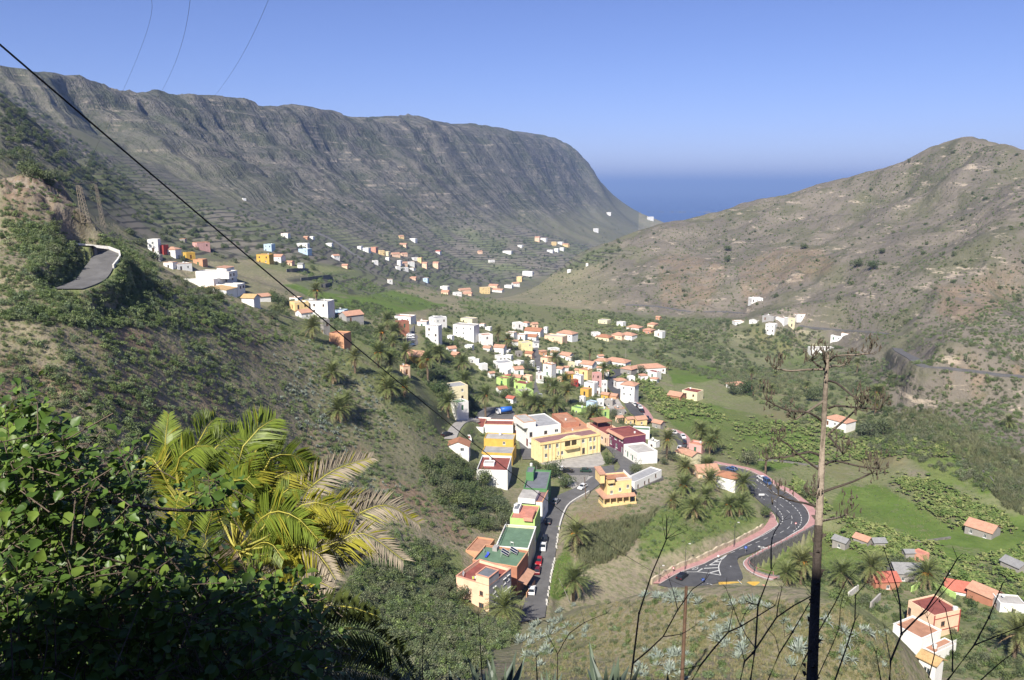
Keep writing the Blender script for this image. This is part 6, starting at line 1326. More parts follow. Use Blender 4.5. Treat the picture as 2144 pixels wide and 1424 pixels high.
KN = [(1100, 1340), (1250, 1265), (1500, 1250), (1750, 1265), (1870, 1330), (1900, 1424), (1060, 1424)]
scatter('grass_tuft', KN, 9000, 0.22, 0.55, 'on the dry knoll', 0.6, rmin=20); scatter('shrub', KN, 260, 0.3, 0.9, 'on the dry knoll', 0.4, 10, rmin=20); scatter('grey_shrub', KN, 200, 0.3, 0.8, 'on the dry knoll', 0.4, rmin=20)
RH = [(1080, 620), (1200, 540), (1380, 475), (1550, 435), (1750, 385), (2040, 295), (2144, 330), (2144, 800), (1900, 740), (1700, 680), (1300, 650)]
scatter('shrub', RH, 3000, 0.6, 1.7, 'on the right-hand hill', 0.8, 60); scatter('grey_shrub', RH, 1800, 0.5, 1.4, 'on the right-hand hill', 0.8); scatter('bush', RH, 140, 1.6, 3.6, 'on the right-hand hill', 0.8, 70)
scatter('shrub', [(1880, 740), (2144, 600), (2144, 960), (1950, 880)], 700, 0.5, 1.9, 'on the bank at far right', 0.5); scatter('grey_shrub', [(1880, 740), (2144, 600), (2144, 960), (1950, 880)], 500, 0.5, 1.6, 'on the bank at far right', 0.5)
LG_ = [(1640, 1190), (1880, 1170), (2144, 1190), (2144, 1424), (1990, 1424), (1890, 1310), (1700, 1240)]
scatter('shrub', LG_, 650, 0.4, 1.3, 'in the lower right gardens', 0.3); scatter('bush', LG_, 130, 1.0, 2.2, 'in the lower right gardens', 0.3)
scatter('bush', [(240, 440), (600, 420), (1000, 440), (1300, 470), (1300, 560), (1000, 600), (600, 560), (300, 540)], 900, 1.8, 4.2, 'on the terraces under the cliff', 0.7, 120); scatter('bush', [(0, 185), (60, 210), (300, 390), (200, 430), (0, 340)], 350, 1.6, 3.4, 'on the shaded spur', 0.6)
BD = [(1330, 1010), (1420, 995), (1560, 1055), (1590, 1085), (1480, 1130), (1340, 1180), (1300, 1090)]
scatter('shrub', BD, 320, 0.4, 1.2, 'inside the road bend', 0.3); scatter('grass_tuft', BD, 1200, 0.25, 0.6, 'inside the road bend', 0.3); scatter('grass_tuft', [(1150, 1255), (1170, 1150), (1210, 1130), (1220, 1240)], 500, 0.25, 0.5, 'beside the street', 0.3)
scatter('bush', [(180, 330), (300, 355), (440, 415), (430, 450), (240, 455)], 160, 1.0, 2.6, 'on the slope behind the pylon', 0.5)
GT_NAT, GT = GT, GT_FIN                 # on the made ground beside the hairpin
scatter('shrub', [(100, 530), (170, 500), (260, 500), (330, 560), (330, 680), (120, 680)], 420, 0.35, 1.3, 'around the hairpin road', 0.2); scatter('grass_tuft', [(100, 530), (170, 500), (260, 500), (330, 560), (330, 680), (120, 680)], 1500, 0.25, 0.6, 'around the hairpin road', 0.2)
GT = GT_NAT
PL_OBJ = []
for kind, lst in PLANTS.items():
    lst.sort(key=lambda p: -p[0])
    ms_ = MODELS[kind]; single = 0 if kind == 'grass_tuft' else (300 if kind in ('shrub', 'bush', 'agave') else 220)
    word = kind.replace('_', ' ')
    look = {'shrub': 'rounded green shrub', 'grey_shrub': 'grey-green dry shrub', 'bush': 'dense dark green bush', 'agave': 'grey-blue agave rosette', 'cane_clump': 'grey-green clump of cane', 'banana_plant': 'broad-leaved banana plant', 'grass_tuft': ''}[kind]
    for (_, loc, s, rz, sq, mi, where) in lst[:single]:
        o = link(kind, ms_[mi % len(ms_)], None, loc, (0, 0, rz), (s, s, s * sq)); PL_OBJ.append(o); tag(o, look, word, f'{word}{"es" if word.endswith("sh") else "s"} {where}')
    rest = lst[single:]
    if rest:
        pm = bpy.data.meshes.new('points'); pm.from_pydata([p[1] for p in rest], [], [])
        for nm, ty, dat in (('rz', 'FLOAT', [p[3] for p in rest]), ('sc', 'FLOAT_VECTOR', [c for p in rest for c in (p[2], p[2], p[2] * p[4])]), ('mi', 'INT', [p[5] % len(ms_) for p in rest])):
            at_ = pm.attributes.new(nm, ty, 'POINT'); at_.data.foreach_set('vector' if ty == 'FLOAT_VECTOR' else 'value', dat)
        o = link({'shrub': 'hillside_scrub', 'grey_shrub': 'dry_scrub', 'bush': 'distant_bushes', 'agave': 'agave_thicket', 'cane_clump': 'cane_brake', 'banana_plant': 'banana_plantation', 'grass_tuft': 'dry_grass'}[kind], pm)
        tag(o, {'shrub': 'small green scrub scattered over the slopes', 'grey_shrub': 'dry grey-green scrub scattered over the slopes', 'bush': 'distant dark bushes on terraces and valley floor', 'agave': 'farther grey-blue agaves on the slopes', 'cane_clump': 'grey-green cane brake along the valley floor', 'banana_plant': 'banana plantations on the valley floor', 'grass_tuft': 'dry grass on the knoll and slopes'}[kind], 'vegetation', kind='stuff')
        ng = bpy.data.node_groups.new('scatter_' + kind, 'GeometryNodeTree')
        ng.interface.new_socket('Geometry', in_out='INPUT', socket_type='NodeSocketGeometry'); ng.interface.new_socket('Geometry', in_out='OUTPUT', socket_type='NodeSocketGeometry')
        gi, go = ng.nodes.new('NodeGroupInput'), ng.nodes.new('NodeGroupOutput'); ip = ng.nodes.new('GeometryNodeInstanceOnPoints'); ci = ng.nodes.new('GeometryNodeCollectionInfo')
        ci.inputs['Collection'].default_value = STORE[kind]; ci.inputs['Separate Children'].default_value = True; ci.inputs['Reset Children'].default_value = True
        ip.inputs['Pick Instance'].default_value = True
        def na(nm, ty):
            x = ng.nodes.new('GeometryNodeInputNamedAttribute'); x.data_type = ty; x.inputs['Name'].default_value = nm; return [s_ for s_ in x.outputs if s_.enabled][0]
        cx = ng.nodes.new('ShaderNodeCombineXYZ'); ng.links.new(na('rz', 'FLOAT'), cx.inputs[2])
        ng.links.new(gi.outputs[0], ip.inputs['Points']); ng.links.new(ci.outputs[0], ip.inputs['Instance']); ng.links.new(na('mi', 'INT'), ip.inputs['Instance Index']); ng.links.new(cx.outputs[0], ip.inputs['Rotation']); ng.links.new(na('sc', 'FLOAT_VECTOR'), ip.inputs['Scale']); ng.links.new(ip.outputs[0], go.inputs[0])
        md = o.modifiers.new('scatter', 'NODES'); md.node_group = ng
byg = {}
for o in PL_OBJ: byg.setdefault(o['group'], []).append(o)
for g_, lst in byg.items():
    uv = np.array([project(o.location.x, o.location.y, o.location.z) for o in lst]); ru, rv = uv[:, 0].argsort().argsort() / len(lst), uv[:, 1].argsort().argsort() / len(lst); sz = np.array([o.scale.x for o in lst]); rz_ = sz.argsort().argsort() / len(lst)
    for o, a_, b_, c_ in zip(lst, ru, rv, rz_):
        loc_ = ('top', 'middle', 'bottom')[min(int(b_ * 3), 2)] + ' ' + ('far left', 'left', 'right', 'far right')[min(int(a_ * 4), 3)]
        o['label'] = f"{('small', 'mid-sized', 'large')[min(int(c_ * 3), 2)]} {o['label']} {g_.split(' ', 1)[1] if not g_.startswith(('banana', 'grey', 'cane')) else g_.split(' ', 2)[2]}, {loc_}"
# ------------------------------------------------------------------ palms
def frond(mb, base, az, el, ln, droop, w, steps, segs=9, mi=0, rach=0.012, vee=0.5, rs=None, mi_r=None, gap=0.9):
    """an arching frond: tapered midrib and two rows of narrow leaflets"""
    h = Vector((math.cos(az), math.sin(az), 0)); side = Vector((-math.sin(az), math.cos(az), 0)); up = Vector((0, 0, 1))
    P = [Vector(base)]; e = el; E = [el]
    for k in range(segs):
        P.append(P[-1] + (h * math.cos(e) + up * math.sin(e)) * ln / segs); e -= droop / segs * (0.5 + k / segs); E.append(e)
    leaflets_along(mb, P, side, w, steps, mi, rach, vee, rs, mi_r, gap)
def leaflets_along(mb, P, side, w, steps, mi, rach, vee, rs, mi_r, gap, t0=0.14, hw=None):
    n_ = len(P) - 1
    mb.tube(P, [rach * (1.0 - 0.8 * i / n_) for i in range(n_ + 1)], 4, mi if mi_r is None else mi_r, cap=False)
    for j in range(steps):
        t = t0 + (1 - t0) * (j + 0.5) / steps; f = t * n_; i = min(int(f), n_ - 1); p = P[i].lerp(P[i + 1], f - i); d = (P[i + 1] - P[i]).normalized()
        s_ = side - d * side.dot(d); s_.normalize(); nrm = s_.cross(d)
        if nrm.z < 0: nrm = -nrm
        L = w * math.sin(min(t * 1.25 + 0.18, 1) * math.pi * 0.93 + 0.05) ** 0.5 * (1 - 0.35 * t) if t < 0.98 else w * 0.3
        L = w * (0.35 + 0.65 * math.sin(math.pi * min(1, (t - t0) / (1 - t0) * 0.85 + 0.2)))
        for sg in (-1, 1):
            r1 = rs.normal(0, 0.08) if rs is not None else 0
            tip = p + (s_ * sg * 0.80 + d * (0.62 + r1) + nrm * (vee + r1)).normalized() * L * (1 + r1)
            tip.z -= L * 0.12; b = d * (w * gap / steps * 1.6)
            if hw:
                m_ = p.lerp(tip, 0.4) + Vector((0, 0, L * 0.05)); b = (tip - p).cross(nrm).normalized() * hw
                mb.add([p, m_ - b, tip, m_ + b], [(0, 1, 2, 3)], mi)
            else: mb.add([p - b, p + b, tip], [(0, 1, 2)] if sg > 0 else [(1, 0, 2)], mi)
def crown_mb(rs, n_=58, wind=0.25):
    mb = MB()
    for i in range(n_):
        f = i / n_; az = i * 2.399 + rs.normal(0, 0.15); el = math.radians(82 - 105 * f ** 1.25 + rs.normal(0, 6)); ln = rs.uniform(0.85, 1.1)
        az2 = math.atan2(math.sin(az) - 0.05, math.cos(az) + wind)
        frond(mb, (0, 0, 0), az2, el, ln, rs.uniform(0.9, 1.5), 0.2, 13, 7, 0, 0.011, 0.35, rs)
    return mb
def skirt_mb(rs, n_=15):
    mb = MB()
    for i in range(n_): frond(mb, (0, 0, -0.05), i * 2.399 + rs.normal(0, 0.2), math.radians(rs.uniform(-62, -22)), rs.uniform(0.5, 0.8), rs.uniform(0.7, 1.2), 0.13, 9, 5, 0, 0.012, 0.2, rs)
    return mb
def fruit_mb(rs):
    mb = MB()
    for i in range(5):
        a = rs.uniform(0, 6.28); p0 = Vector((0, 0, 0.02)); p1 = Vector((math.cos(a) * 0.2, math.sin(a) * 0.2, 0.04)); p2 = Vector((math.cos(a) * 0.32, math.sin(a) * 0.32, -0.12))
        mb.tube([p0, p1, p1.lerp(p2, 0.4), p2], [0.02, 0.03, 0.075, 0.02], 6)
    return mb
rs = np.random.default_rng(9)
CROWNS = [crown_mb(rs, 60, w_).mesh('crown', L_PALM) for w_ in (0.05, 0.25, 0.15, 0.3)]; SKIRTS = [skirt_mb(rs).mesh('dead_fronds', L_DEAD) for _ in range(3)]; FRUITS = [fruit_mb(rs).mesh('fruit', M_FRUIT) for _ in range(2)]
def trunk_mesh(rs):
    mb = MB(); n_ = 12; mb.tube([(0.02 * math.sin(i), 0.02 * math.cos(i * 1.3), i / n_) for i in range(n_ + 1)], [0.36 if i == 0 else (0.30 if i % 2 else 0.27) * (1 + 0.35 * (i == n_)) for i in range(n_ + 1)], 9); return mb.mesh('trunk', M_TRUNK)
TRUNKS = [trunk_mesh(rs) for _ in range(2)]
PALMS = [(2, 1630, 360, 570, 150), (2, 1610, 880, 1120, 150), (2, 830, 1195, 1310, 165), (8, 345, 330, 440, 115), (8, 450, 560, 680, 130), (8, 570, 440, 550, 95), (8, 235, 480, 560, 75), (8, 610, 270, 380, 100), (8, 960, 300, 420, 95), (8, 810, 530, 640, 90), (8, 930, 520, 640, 100), (8, 600, 140, 200, 75), (8, 370, 140, 240, 75), (8, 1540, 1120, 1290, 150), (8, 1400, 1230, 1350, 100),
         (6, 1400, 570, 880, 140), (6, 1840, 370, 520, 80), (6, 1960, 520, 700, 110), (6, 2040, 620, 820, 100), (6, 1640, 950, 1080, 110), (6, 2000, 970, 1080, 130), (6, 290, 190, 270, 100),
         (3, 280, 490, 580, 80), (3, 300, 640, 740, 85), (3, 480, 770, 950, 85), (3, 160, 830, 950, 80), (3, 590, 225, 320, 55), (3, 670, 290, 380, 60), (3, 1080, 450, 520, 75), (3, 1070, 700, 800, 90), (3, 1180, 740, 860, 110), (3, 820, 800, 880, 75), (3, 900, 840, 920, 80), (3, 960, 860, 930, 90), (3, 1080, 850, 930, 70), (3, 1500, 540, 640, 50), (3, 1410, 930, 980, 65), (3, 60, 410, 480, 70), (3, 690, 330, 380, 45), (3, 1160, 650, 720, 60), (3, 1020, 680, 760, 60), (3, 1380, 400, 490, 30), (3, 1480, 400, 450, 30), (3, 1960, 410, 450, 25), (3, 2055, 515, 560, 25),
         (4, 555, 150, 410, 85), (4, 510, 560, 710, 115), (4, 1350, 480, 590, 90), (4, 1280, 620, 720, 95), (4, 1420, 600, 680, 80), (4, 985, 900, 1080, 95), (4, 1250, 850, 1020, 130), (4, 1380, 920, 1040, 100), (4, 1555, 830, 980, 90), (4, 1800, 920, 1180, 95), (4, 1920, 860, 960, 90), (4, 730, 1080, 1180, 115), (4, 1330, 1150, 1250, 110), (4, 1410, 720, 800, 70),
         (13, 260, 30, 80, 50), (13, 335, 20, 70, 40), (13, 20, 130, 180, 75), (13, 60, 90, 140, 40), (14, 795, 900, 1000, 65), (14, 975, 950, 1010, 50), (14, 1100, 920, 1010, 75), (14, 1345, 950, 1020, 75), (14, 1740, 1210, 1330, 110), (14, 350, 320, 390, 35), (14, 410, 350, 420, 40), (14, 638, 420, 520, 26), (14, 1710, 280, 310, 25), (14, 1130, 150, 200, 25), (14, 820, 120, 165, 15),
         (12, 60, 370, 470, 40), (12, 145, 470, 560, 25), (12, 260, 540, 600, 40), (12, 1320, 570, 650, 55), (12, 1290, 700, 800, 50), (12, 300, 390, 430, 25), (12, 1110, 280, 400, 40)]
palm_objs = []
for i, (c_, x, yc, yb, R) in enumerate(PALMS):
    u, vb = px(c_, x, yb); _, vc = px(c_, x, yc); g = ground(u, vb); r = math.hypot(g[0], g[1]); s_ = R / CROPS[c_][0] * math.hypot(r, g[2] - CZ) / PF
    t = az_t(u, vc)[1]; H = max(CZ + t * r - g[2], 1.0); s_ = min(max(s_ * 1.6, 2.1), 5.6)
    root = link('palm_tree', None, None, tuple(g)); rz = random.uniform(-0.5, 0.5); ln = random.uniform(-0.03, 0.03)
    tk = 0.8 + 0.12 * s_
    link('trunk', TRUNKS[i % 2], root, (0, 0, -0.4), (0, 0, i), (tk, tk, H + 0.4)); link('crown', CROWNS[i % 4], root, (0, 0, H), (ln, 0, rz), (s_, s_, s_ * 0.95)); link('dead_fronds', SKIRTS[i % 3], root, (0, 0, H - 0.1), (0, 0, rz * 7), s_)
    if i % 3 == 0: link('fruit', FRUITS[i % 2], root, (0, 0, H), (0, 0, i), s_ * 0.8)
    w_ = 'beside the village street' if c_ == 2 else 'inside the road bend' if c_ == 8 and x < 1100 else 'below the road wall' if c_ == 8 else 'beside the main road' if c_ == 6 else 'in the town' if c_ == 3 else 'on the slope left of town' if c_ in (4, 13) else 'in the lower right gardens' if c_ == 14 and yc > 700 else 'on the valley floor'
    tl = 'tall slim palm' if H > 2.6 * s_ else 'short bushy palm' if H < 1.1 * s_ else 'date palm'
    tag(root, None, 'palm', 'palms ' + w_); palm_objs.append((f'{tl} with {"orange fruit" if i % 3 == 0 else "plain green crown"} {w_}', u, root))
grp = {}
for b_, u, o in palm_objs: grp.setdefault(b_, []).append((u, o))
for b_, l_ in grp.items():
    us = {o.name: u for u, o in l_}; ordinals([o for _, o in l_], b_, lambda o: us[o.name])
# ------------------------------------------------------------------ broad-leaved trees
def tree_models(rs):
    out = []
    for k in range(4):
        mb = MB(); mb.tube([(0, 0, -0.1), (0.03, 0.02, 0.35), (0.0, 0.05, 0.7)], [0.075, 0.055, 0.03], 7)
        for _ in range(6):
            a = rs.uniform(0, 6.28); mb.tube([(0, 0, rs.uniform(0.25, 0.5)), (0.3 * math.cos(a), 0.3 * math.sin(a), rs.uniform(0.55, 0.8)), (0.5 * math.cos(a), 0.5 * math.sin(a), rs.uniform(0.7, 1.0))], [0.035, 0.022, 0.008], 5)
        tr = mb.mesh('trunk', M_WOOD); cm = leafy(rs, 1500, 13, 0.055); cm.v = [(x * 1.0, y * 1.0, z * 0.85 + 0.28) for x, y, z in cm.v]; out.append((tr, cm.mesh('crown', L_DARK)))
    return out
TREEM = tree_models(np.random.default_rng(5))
TREES = [(1, 1090, 690, 95), (1, 1225, 780, 85), (1, 950, 610, 65), (1, 1600, 555, 55), (1, 1840, 665, 72), (1, 200, 720, 100), (1, 330, 730, 110), (1, 80, 760, 90), (1, 150, 870, 95), (1, 300, 850, 100), (1, 480, 770, 100), (1, 400, 960, 110), (1, 250, 960, 100), (1, 620, 970, 90), (1, 90, 610, 60), (1, 380, 620, 60), (2, 600, 320, 90), (2, 720, 330, 80), (2, 450, 280, 95), (2, 820, 270, 110), (2, 860, 150, 95), (2, 80, 760, 90), (2, 180, 1000, 95), (2, 330, 1110, 100), (2, 120, 1120, 110),
         (3, 100, 780, 95), (3, 190, 800, 60), (3, 690, 690, 60), (3, 1830, 600, 50), (3, 640, 800, 60), (3, 520, 520, 40), (3, 850, 560, 60), (3, 1265, 500, 55), (3, 1580, 950, 45), (6, 580, 260, 60), (6, 1240, 530, 60), (6, 1360, 950, 70), (6, 1480, 900, 90), (6, 1560, 890, 70), (4, 920, 800, 75), (4, 130, 420, 90), (4, 60, 480, 80), (4, 240, 330, 60), (4, 1000, 600, 60), (14, 850, 190, 40), (14, 1090, 350, 75), (14, 1160, 340, 60), (14, 830, 620, 35), (14, 560, 470, 45), (14, 1230, 950, 50), (14, 560, 160, 45), (14, 500, 160, 40), (8, 1185, 640, 70), (5, 800, 790, 80), (5, 900, 850, 70), (5, 1530, 880, 90), (5, 1450, 830, 70), (10, 1340, 800, 40), (10, 1385, 715, 22), (10, 970, 690, 20), (10, 565, 760, 22), (10, 570, 700, 20), (10, 1255, 790, 30), (12, 700, 620, 80)]
tb = {}
for i, (c_, x, yb, R) in enumerate(TREES):
    u, v = px(c_, x, yb); g = ground(u, v); s_ = R / CROPS[c_][0] * math.hypot(math.hypot(g[0], g[1]), g[2] - CZ) / PF * 1.15; s_ = min(s_, 6.0)
    root = link('tree', None, None, tuple(g), (0, 0, i * 1.7)); tr, cm = TREEM[i % 4]; link('trunk', tr, root, None, None, s_); link('crown', cm, root, None, None, (s_, s_, s_ * random.uniform(0.9, 1.2)))
    w_ = {1: 'around the street houses', 2: 'behind the street houses', 3: 'in the town', 6: 'beside the main road', 4: 'on the slope left of town', 14: 'on the valley floor', 8: 'inside the road bend', 5: 'beside the white complex', 10: 'on the right-hand hill', 12: 'on the valley floor'}[c_]
    tag(root, None, 'tree', 'trees ' + w_); tb.setdefault(f'round dark green tree {w_}', []).append((u, root))
for b_, l_ in tb.items():
    us = {o.name: u for u, o in l_}; ordinals([o for _, o in l_], b_, lambda o: us[o.name])
# ------------------------------------------------------------------ walls, railings, lamps, poles
def wall_between(name, label, pts, h, t, mt, cat='wall', rmin=None, down=2.5, follow=True, cap=None):
    """a free-standing wall along ground points given in pixels"""
    P = np.array([ground(*p, rmin) for p in pts]); C = catmull(P, 2.5) if len(P) > 2 else P
    return wall_along(name, label, C, h, t, mt, cat, down, cap)
def wall_along(name, label, C, h, t, mt, cat='wall', down=2.5, cap=None, hvar=0.0):
    C = np.array(C, float); T = np.gradient(C[:, :2], axis=0); T /= np.linalg.norm(T, axis=1)[:, None] + 1e-9
    mb = MB(); vs = []
    for i, (p, t_) in enumerate(zip(C, T)):
        n_ = np.array([-t_[1], t_[0], 0]) * t / 2; hh = h * (1 + hvar * math.sin(i * 2.7) * 0.5 + hvar * random.uniform(-0.5, 0.5))
        vs += [p - n_ - (0, 0, down), p - n_ + (0, 0, hh), p + n_ + (0, 0, hh), p + n_ - (0, 0, down)]
    fs = []
    for i in range(len(C) - 1):
        o = 4 * i
        for k in range(3): fs.append((o + k, o + k + 1, o + k + 5, o + k + 4))
    fs += [(0, 3, 2, 1), tuple(4 * (len(C) - 1) + k for k in (0, 1, 2, 3))]
    mb.add(vs, fs)
    o = mb.obj(name, mt); return tag(o, label, cat)
# wall under the pink pavement of the bend, and its railing
W3 = PW3.R.copy(); wall_along('retaining_wall', 'grey stone retaining wall under the pink pavement of the road bend', W3 + (0, 0, -0.05), 0.35, 0.5, M_STONE, down=4.5)
rl = link('railing', None, None, tuple(W3[len(W3) // 2])); tag(rl, 'pink post railing along the pavement above the stone wall', 'railing')
M_RAIL = mat('pink railing', (0.36, 0.17, 0.17), 0.7, 0.1)
o0 = np.array(rl.location); pm_ = MB(); pm_.box(-0.08, -0.08, 0, 0.08, 0.08, 1.0); pmesh = pm_.mesh('post', M_RAIL)
for q in W3[2:-1:2]: link('post', pmesh, rl, tuple(q - o0 + (0, 0, 0.28)))
mb = MB(); mb.tube([q - o0 + (0, 0, 1.2) for q in W3[2:-1]], [0.04] * len(W3[2:-1]), 4); mb.obj('rail', M_RAIL, rl)
wall_along('garden_wall', 'low cream stone wall beside the pink pavement inside the bend', PW1.R[: int(len(PW1.R) * 0.78)] + (0, 0, -0.1), 1.35, 0.5, M_CREAMSTONE, down=2.0, hvar=0.25)
# pale parapet at the street's curve and white guard stones along its edge
rs_ = ROADS['street']; n_ = len(rs_.R); M_GUARD = mat('whitewashed stone', (0.62, 0.60, 0.56), 0.9, 0.25, 2.0, 0.3)
wall_along('parapet_wall', 'pale low parapet wall on the outside of the street curve', rs_.R[int(n_ * 0.56): int(n_ * 0.86)], 0.55, 0.4, M_GUARD, down=2.0)
gm = MB(); gm.box(-0.28, -0.2, -0.3, 0.28, 0.2, 0.42); gm.v = [(x * (0.85 if z > 0 else 1), y * (0.8 if z > 0 else 1), z) for x, y, z in gm.v]; gmesh = gm.mesh('guard_stone', M_GUARD)
gs = []
for i in range(4, int(n_ * 0.54)):
    if random.random() < 0.75: o = link('guard_stone', gmesh, None, tuple(rs_.R[i] + (random.uniform(-0.1, 0.1), 0, 0)), (0, 0, random.uniform(1.2, 1.9)), random.uniform(0.8, 1.25)); tag(o, None, 'guard stone', 'guard stones along the street'); gs.append(o)
ordinals(gs, 'whitewashed guard stone on the edge of the village street', lambda o: o.location.y, 'from the near end')
# town hall forecourt wall and paving
def px_plane(c, pts, z): return np.array([on_plane(*px(c, *p), z) for p in pts])
# hairpin: white guard wall outside, dark cut wall inside, stone wall below
hp = ROADS['hairpin']; k = len(hp.L)
wall_along('guard_wall', 'white guard wall on the outer edge of the hillside hairpin', hp.R[int(k * 0.5):], 0.7, 0.35, M_GUARD, down=2.5)
wall_between('retaining_wall', 'grey stone wall below the lower arm of the hillside hairpin', [(140, 618), (180, 616), (230, 612), (280, 610)], 0.3, 0.5, M_STONE, down=2.5)
# low walls and terraces
for nm, lab, pts, h_, mt in (('terrace_wall', 'upper dark stone terrace wall left of the town', [(600, 570), (625, 568), (645, 568)], 2.2, M_STONE), ('terrace_wall', 'middle dark stone terrace wall left of the town', [(630, 588), (665, 584), (692, 580)], 2.0, M_STONE), ('terrace_wall', 'lower dark stone terrace wall left of the town', [(672, 602), (690, 598), (706, 592)], 2.0, M_STONE),
                             ('field_wall', 'field wall across the green plots behind the agave stalk', [(1560, 962), (1640, 968), (1720, 980)], 0.7, M_STONE), ('field_wall', 'field wall along the lower edge of the bright green meadow', [(1850, 1120), (1920, 1135), (1990, 1128)], 0.7, M_STONE), ('field_wall', 'field wall beside the cane brake on the right', [(1990, 950), (2060, 990), (2095, 1030)], 0.7, M_STONE), ('field_wall', 'pale wall of the garden above the peach house at right', [(1908, 1240), (1942, 1226), (2000, 1254)], 1.6, wallm('lime')), ('field_wall', 'short whitewashed wall piece on the knoll side', [(1776, 1252), (1796, 1236)], 1.6, M_GUARD), ('field_wall', 'bare grey wall piece beside the garden path', [(1822, 1278), (1842, 1258)], 2.2, M_CONC)):
    wall_between(nm, lab, pts, h_, 0.4, mt)
P_ = np.array([ground(1505, 1229, 172), ground(1591, 1228, 172)]); wall_along('boundary_wall', 'yellow boundary wall beside the road junction', P_, 1.3, 0.5, wallm('amber')); P_ = np.array([ground(1593, 1229, 172), ground(1622, 1231, 172)]); wall_along('boundary_wall', 'salmon block wall beside the road junction', P_, 1.2, 3.0, wallm('salmon'))
M_POLE = mat('dark lamp post', (0.05, 0.05, 0.055), 0.5, 0.1); M_WPOLE = mat('wooden pole', (0.14, 0.085, 0.055), 0.9, 0.3, 2.0, 0.4); M_GREYPOLE = mat('grey pole', (0.30, 0.28, 0.25), 0.8, 0.2)
lamps = []
for c_, x, yb, yt in ((8, 868, 930, 690), (8, 365, 1165, 910), (8, 1068, 1300, 1030), (8, 1300, 690, 455), (8, 1070, 412, 245), (8, 97, 1295, 1140), (6, 508, 770, 560), (6, 585, 960, 730), (7, 1342, 400, 255)):
    u, vb = px(c_, x, yb); g = ground(u, vb); rz_ = road_z(g[0], g[1]); H = CZ + az_t(u, px(c_, x, yt)[1])[1] * math.hypot(g[0], g[1]) - g[2]; H = min(max(H, 4), 9)
    root = link('street_lamp', None, None, (g[0], g[1], rz_ if rz_ else g[2])); mb = MB(); mb.tube([(0, 0, -0.3), (0, 0, H * 0.5), (0, 0, H)], [0.09, 0.07, 0.05], 6); mb.obj('post', M_POLE, root)
    mb = MB(); mb.tube([(0, 0, H - 0.1), (0.4, 0.2, H + 0.1), (1.0, 0.5, H + 0.12)], [0.04, 0.035, 0.03], 5); mb.obj('arm', M_POLE, root); mb = MB(); mb.box(0.8, 0.4, H + 0.04, 1.4, 0.68, H + 0.16); mb.obj('lantern', M_DISH, root)
    tag(root, None, 'street lamp', 'street lamps'); root['_u'] = u; lamps.append(root)
ordinals(lamps, 'slim dark street lamp beside the road', lambda o: o['_u'])
for o in lamps: del o['_u']
def sign(c_, x, yb, yt, col, label, r=0.35, sq=None):
    u, vb = px(c_, x, yb); g = ground(u, vb); H = CZ + az_t(u, px(c_, x, yt)[1])[1] * math.hypot(g[0], g[1]) - g[2]; H = min(max(H, 1.8), 4)
    root = link('road_sign', None, None, (g[0], g[1], road_z(g[0], g[1]) or g[2])); mb = MB(); mb.tube([(0, 0, -0.2), (0, 0, H)], [0.04, 0.04], 5); mb.obj('post', M_GREYPOLE, root)
    mb = MB()
    if sq: mb.box(-sq / 2, -0.08, H - 0.5, sq / 2, -0.045, H + 0.1)
    else: mb.tube([(0, -0.05, H - r), (0, -0.09, H - r)], [r, r], 14)
    mb.obj('panel', mat('sign ' + col, {'blue': (0.03, 0.10, 0.45), 'white': (0.75, 0.75, 0.75), 'red': (0.5, 0.03, 0.03)}[col], 0.4, 0.0), root)
    if not sq: mb = MB(); (mb.box(-0.05, -0.105, H - r - 0.2, 0.05, -0.093, H - r + 0.15) if col == 'blue' else mb.tube([(0, -0.093, H - r), (0, -0.11, H - r)], [r * 0.62, r * 0.62], 12)); mb.obj('symbol', mat('sign white', (0.75, 0.75, 0.75), 0.4, 0.0), root)
    tag(root, label, 'road sign')
sign(8, 985, 1022, 945, 'blue', 'round blue road sign on the traffic island', 0.42); sign(8, 545, 1372, 1322, 'blue', 'round blue road sign at the near road junction', 0.4); sign(8, 705, 1075, 1035, 'white', 'small white-backed road sign at the painted island', 0.3); sign(8, 1497, 800, 745, 'red', 'round red and white sign inside the bend', 0.32); sign(8, 243, 1200, 1135, 'red', 'round red and white sign beside the black car', 0.32); sign(8, 1150, 440, 408, 'white', 'wide white direction panel beside the road bend', sq=1.9)
for c_, xb, yb, xt, yt, lab, mt, rr in ((2, 1582, 1140, 1447, 865, 'leaning pale pole left of the fruiting palm', M_GREYPOLE, 0.09), (2, 1765, 1035, 1722, 760, 'leaning pale pole right of the fruiting palm', M_GREYPOLE, 0.09), (1, 1402, 880, 1388, 680, 'wooden utility pole beside the yellow house', M_WPOLE, 0.12), (3, 1692, 450, 1690, 365, 'distant utility pole among the fields', M_GREYPOLE, 0.12), (3, 1386, 490, 1384, 405, 'distant utility pole behind the town', M_GREYPOLE, 0.12), (14, 640, 520, 640, 400, 'tall bare trunk pole beside the main road', M_WPOLE, 0.16)):
    u, v = px(c_, xb, yb); g = ground(u, v); r = math.hypot(g[0], g[1]); ut, vt = px(c_, xt, yt); a_, t_ = az_t(ut, vt); top = np.array([r * math.sin(a_), r * math.cos(a_), CZ + t_ * r])
    mb = MB(); mb.tube([g - (0, 0, 0.5), (g + top) / 2, top], [rr, rr * 0.9, rr * 0.7], 7); tag(mb.obj('utility_pole', mt), lab, 'pole')
# the brown pole on the knoll
def at_px(u, v, d):
    r_ = ray(u, v); return r_ / np.linalg.norm(r_) * d + np.array([0, 0, CZ])
top = at_px(1437, 1228, 84); gz = zat(top[0], top[1])
mb = MB(); mb.tube([(top[0], top[1], gz - 1), (top[0], top[1], (gz + top[2]) / 2), tuple(top)], [0.21, 0.18, 0.15], 8); tag(mb.obj('utility_pole', M_WPOLE), 'rusty brown pole standing on the dry knoll', 'pole')
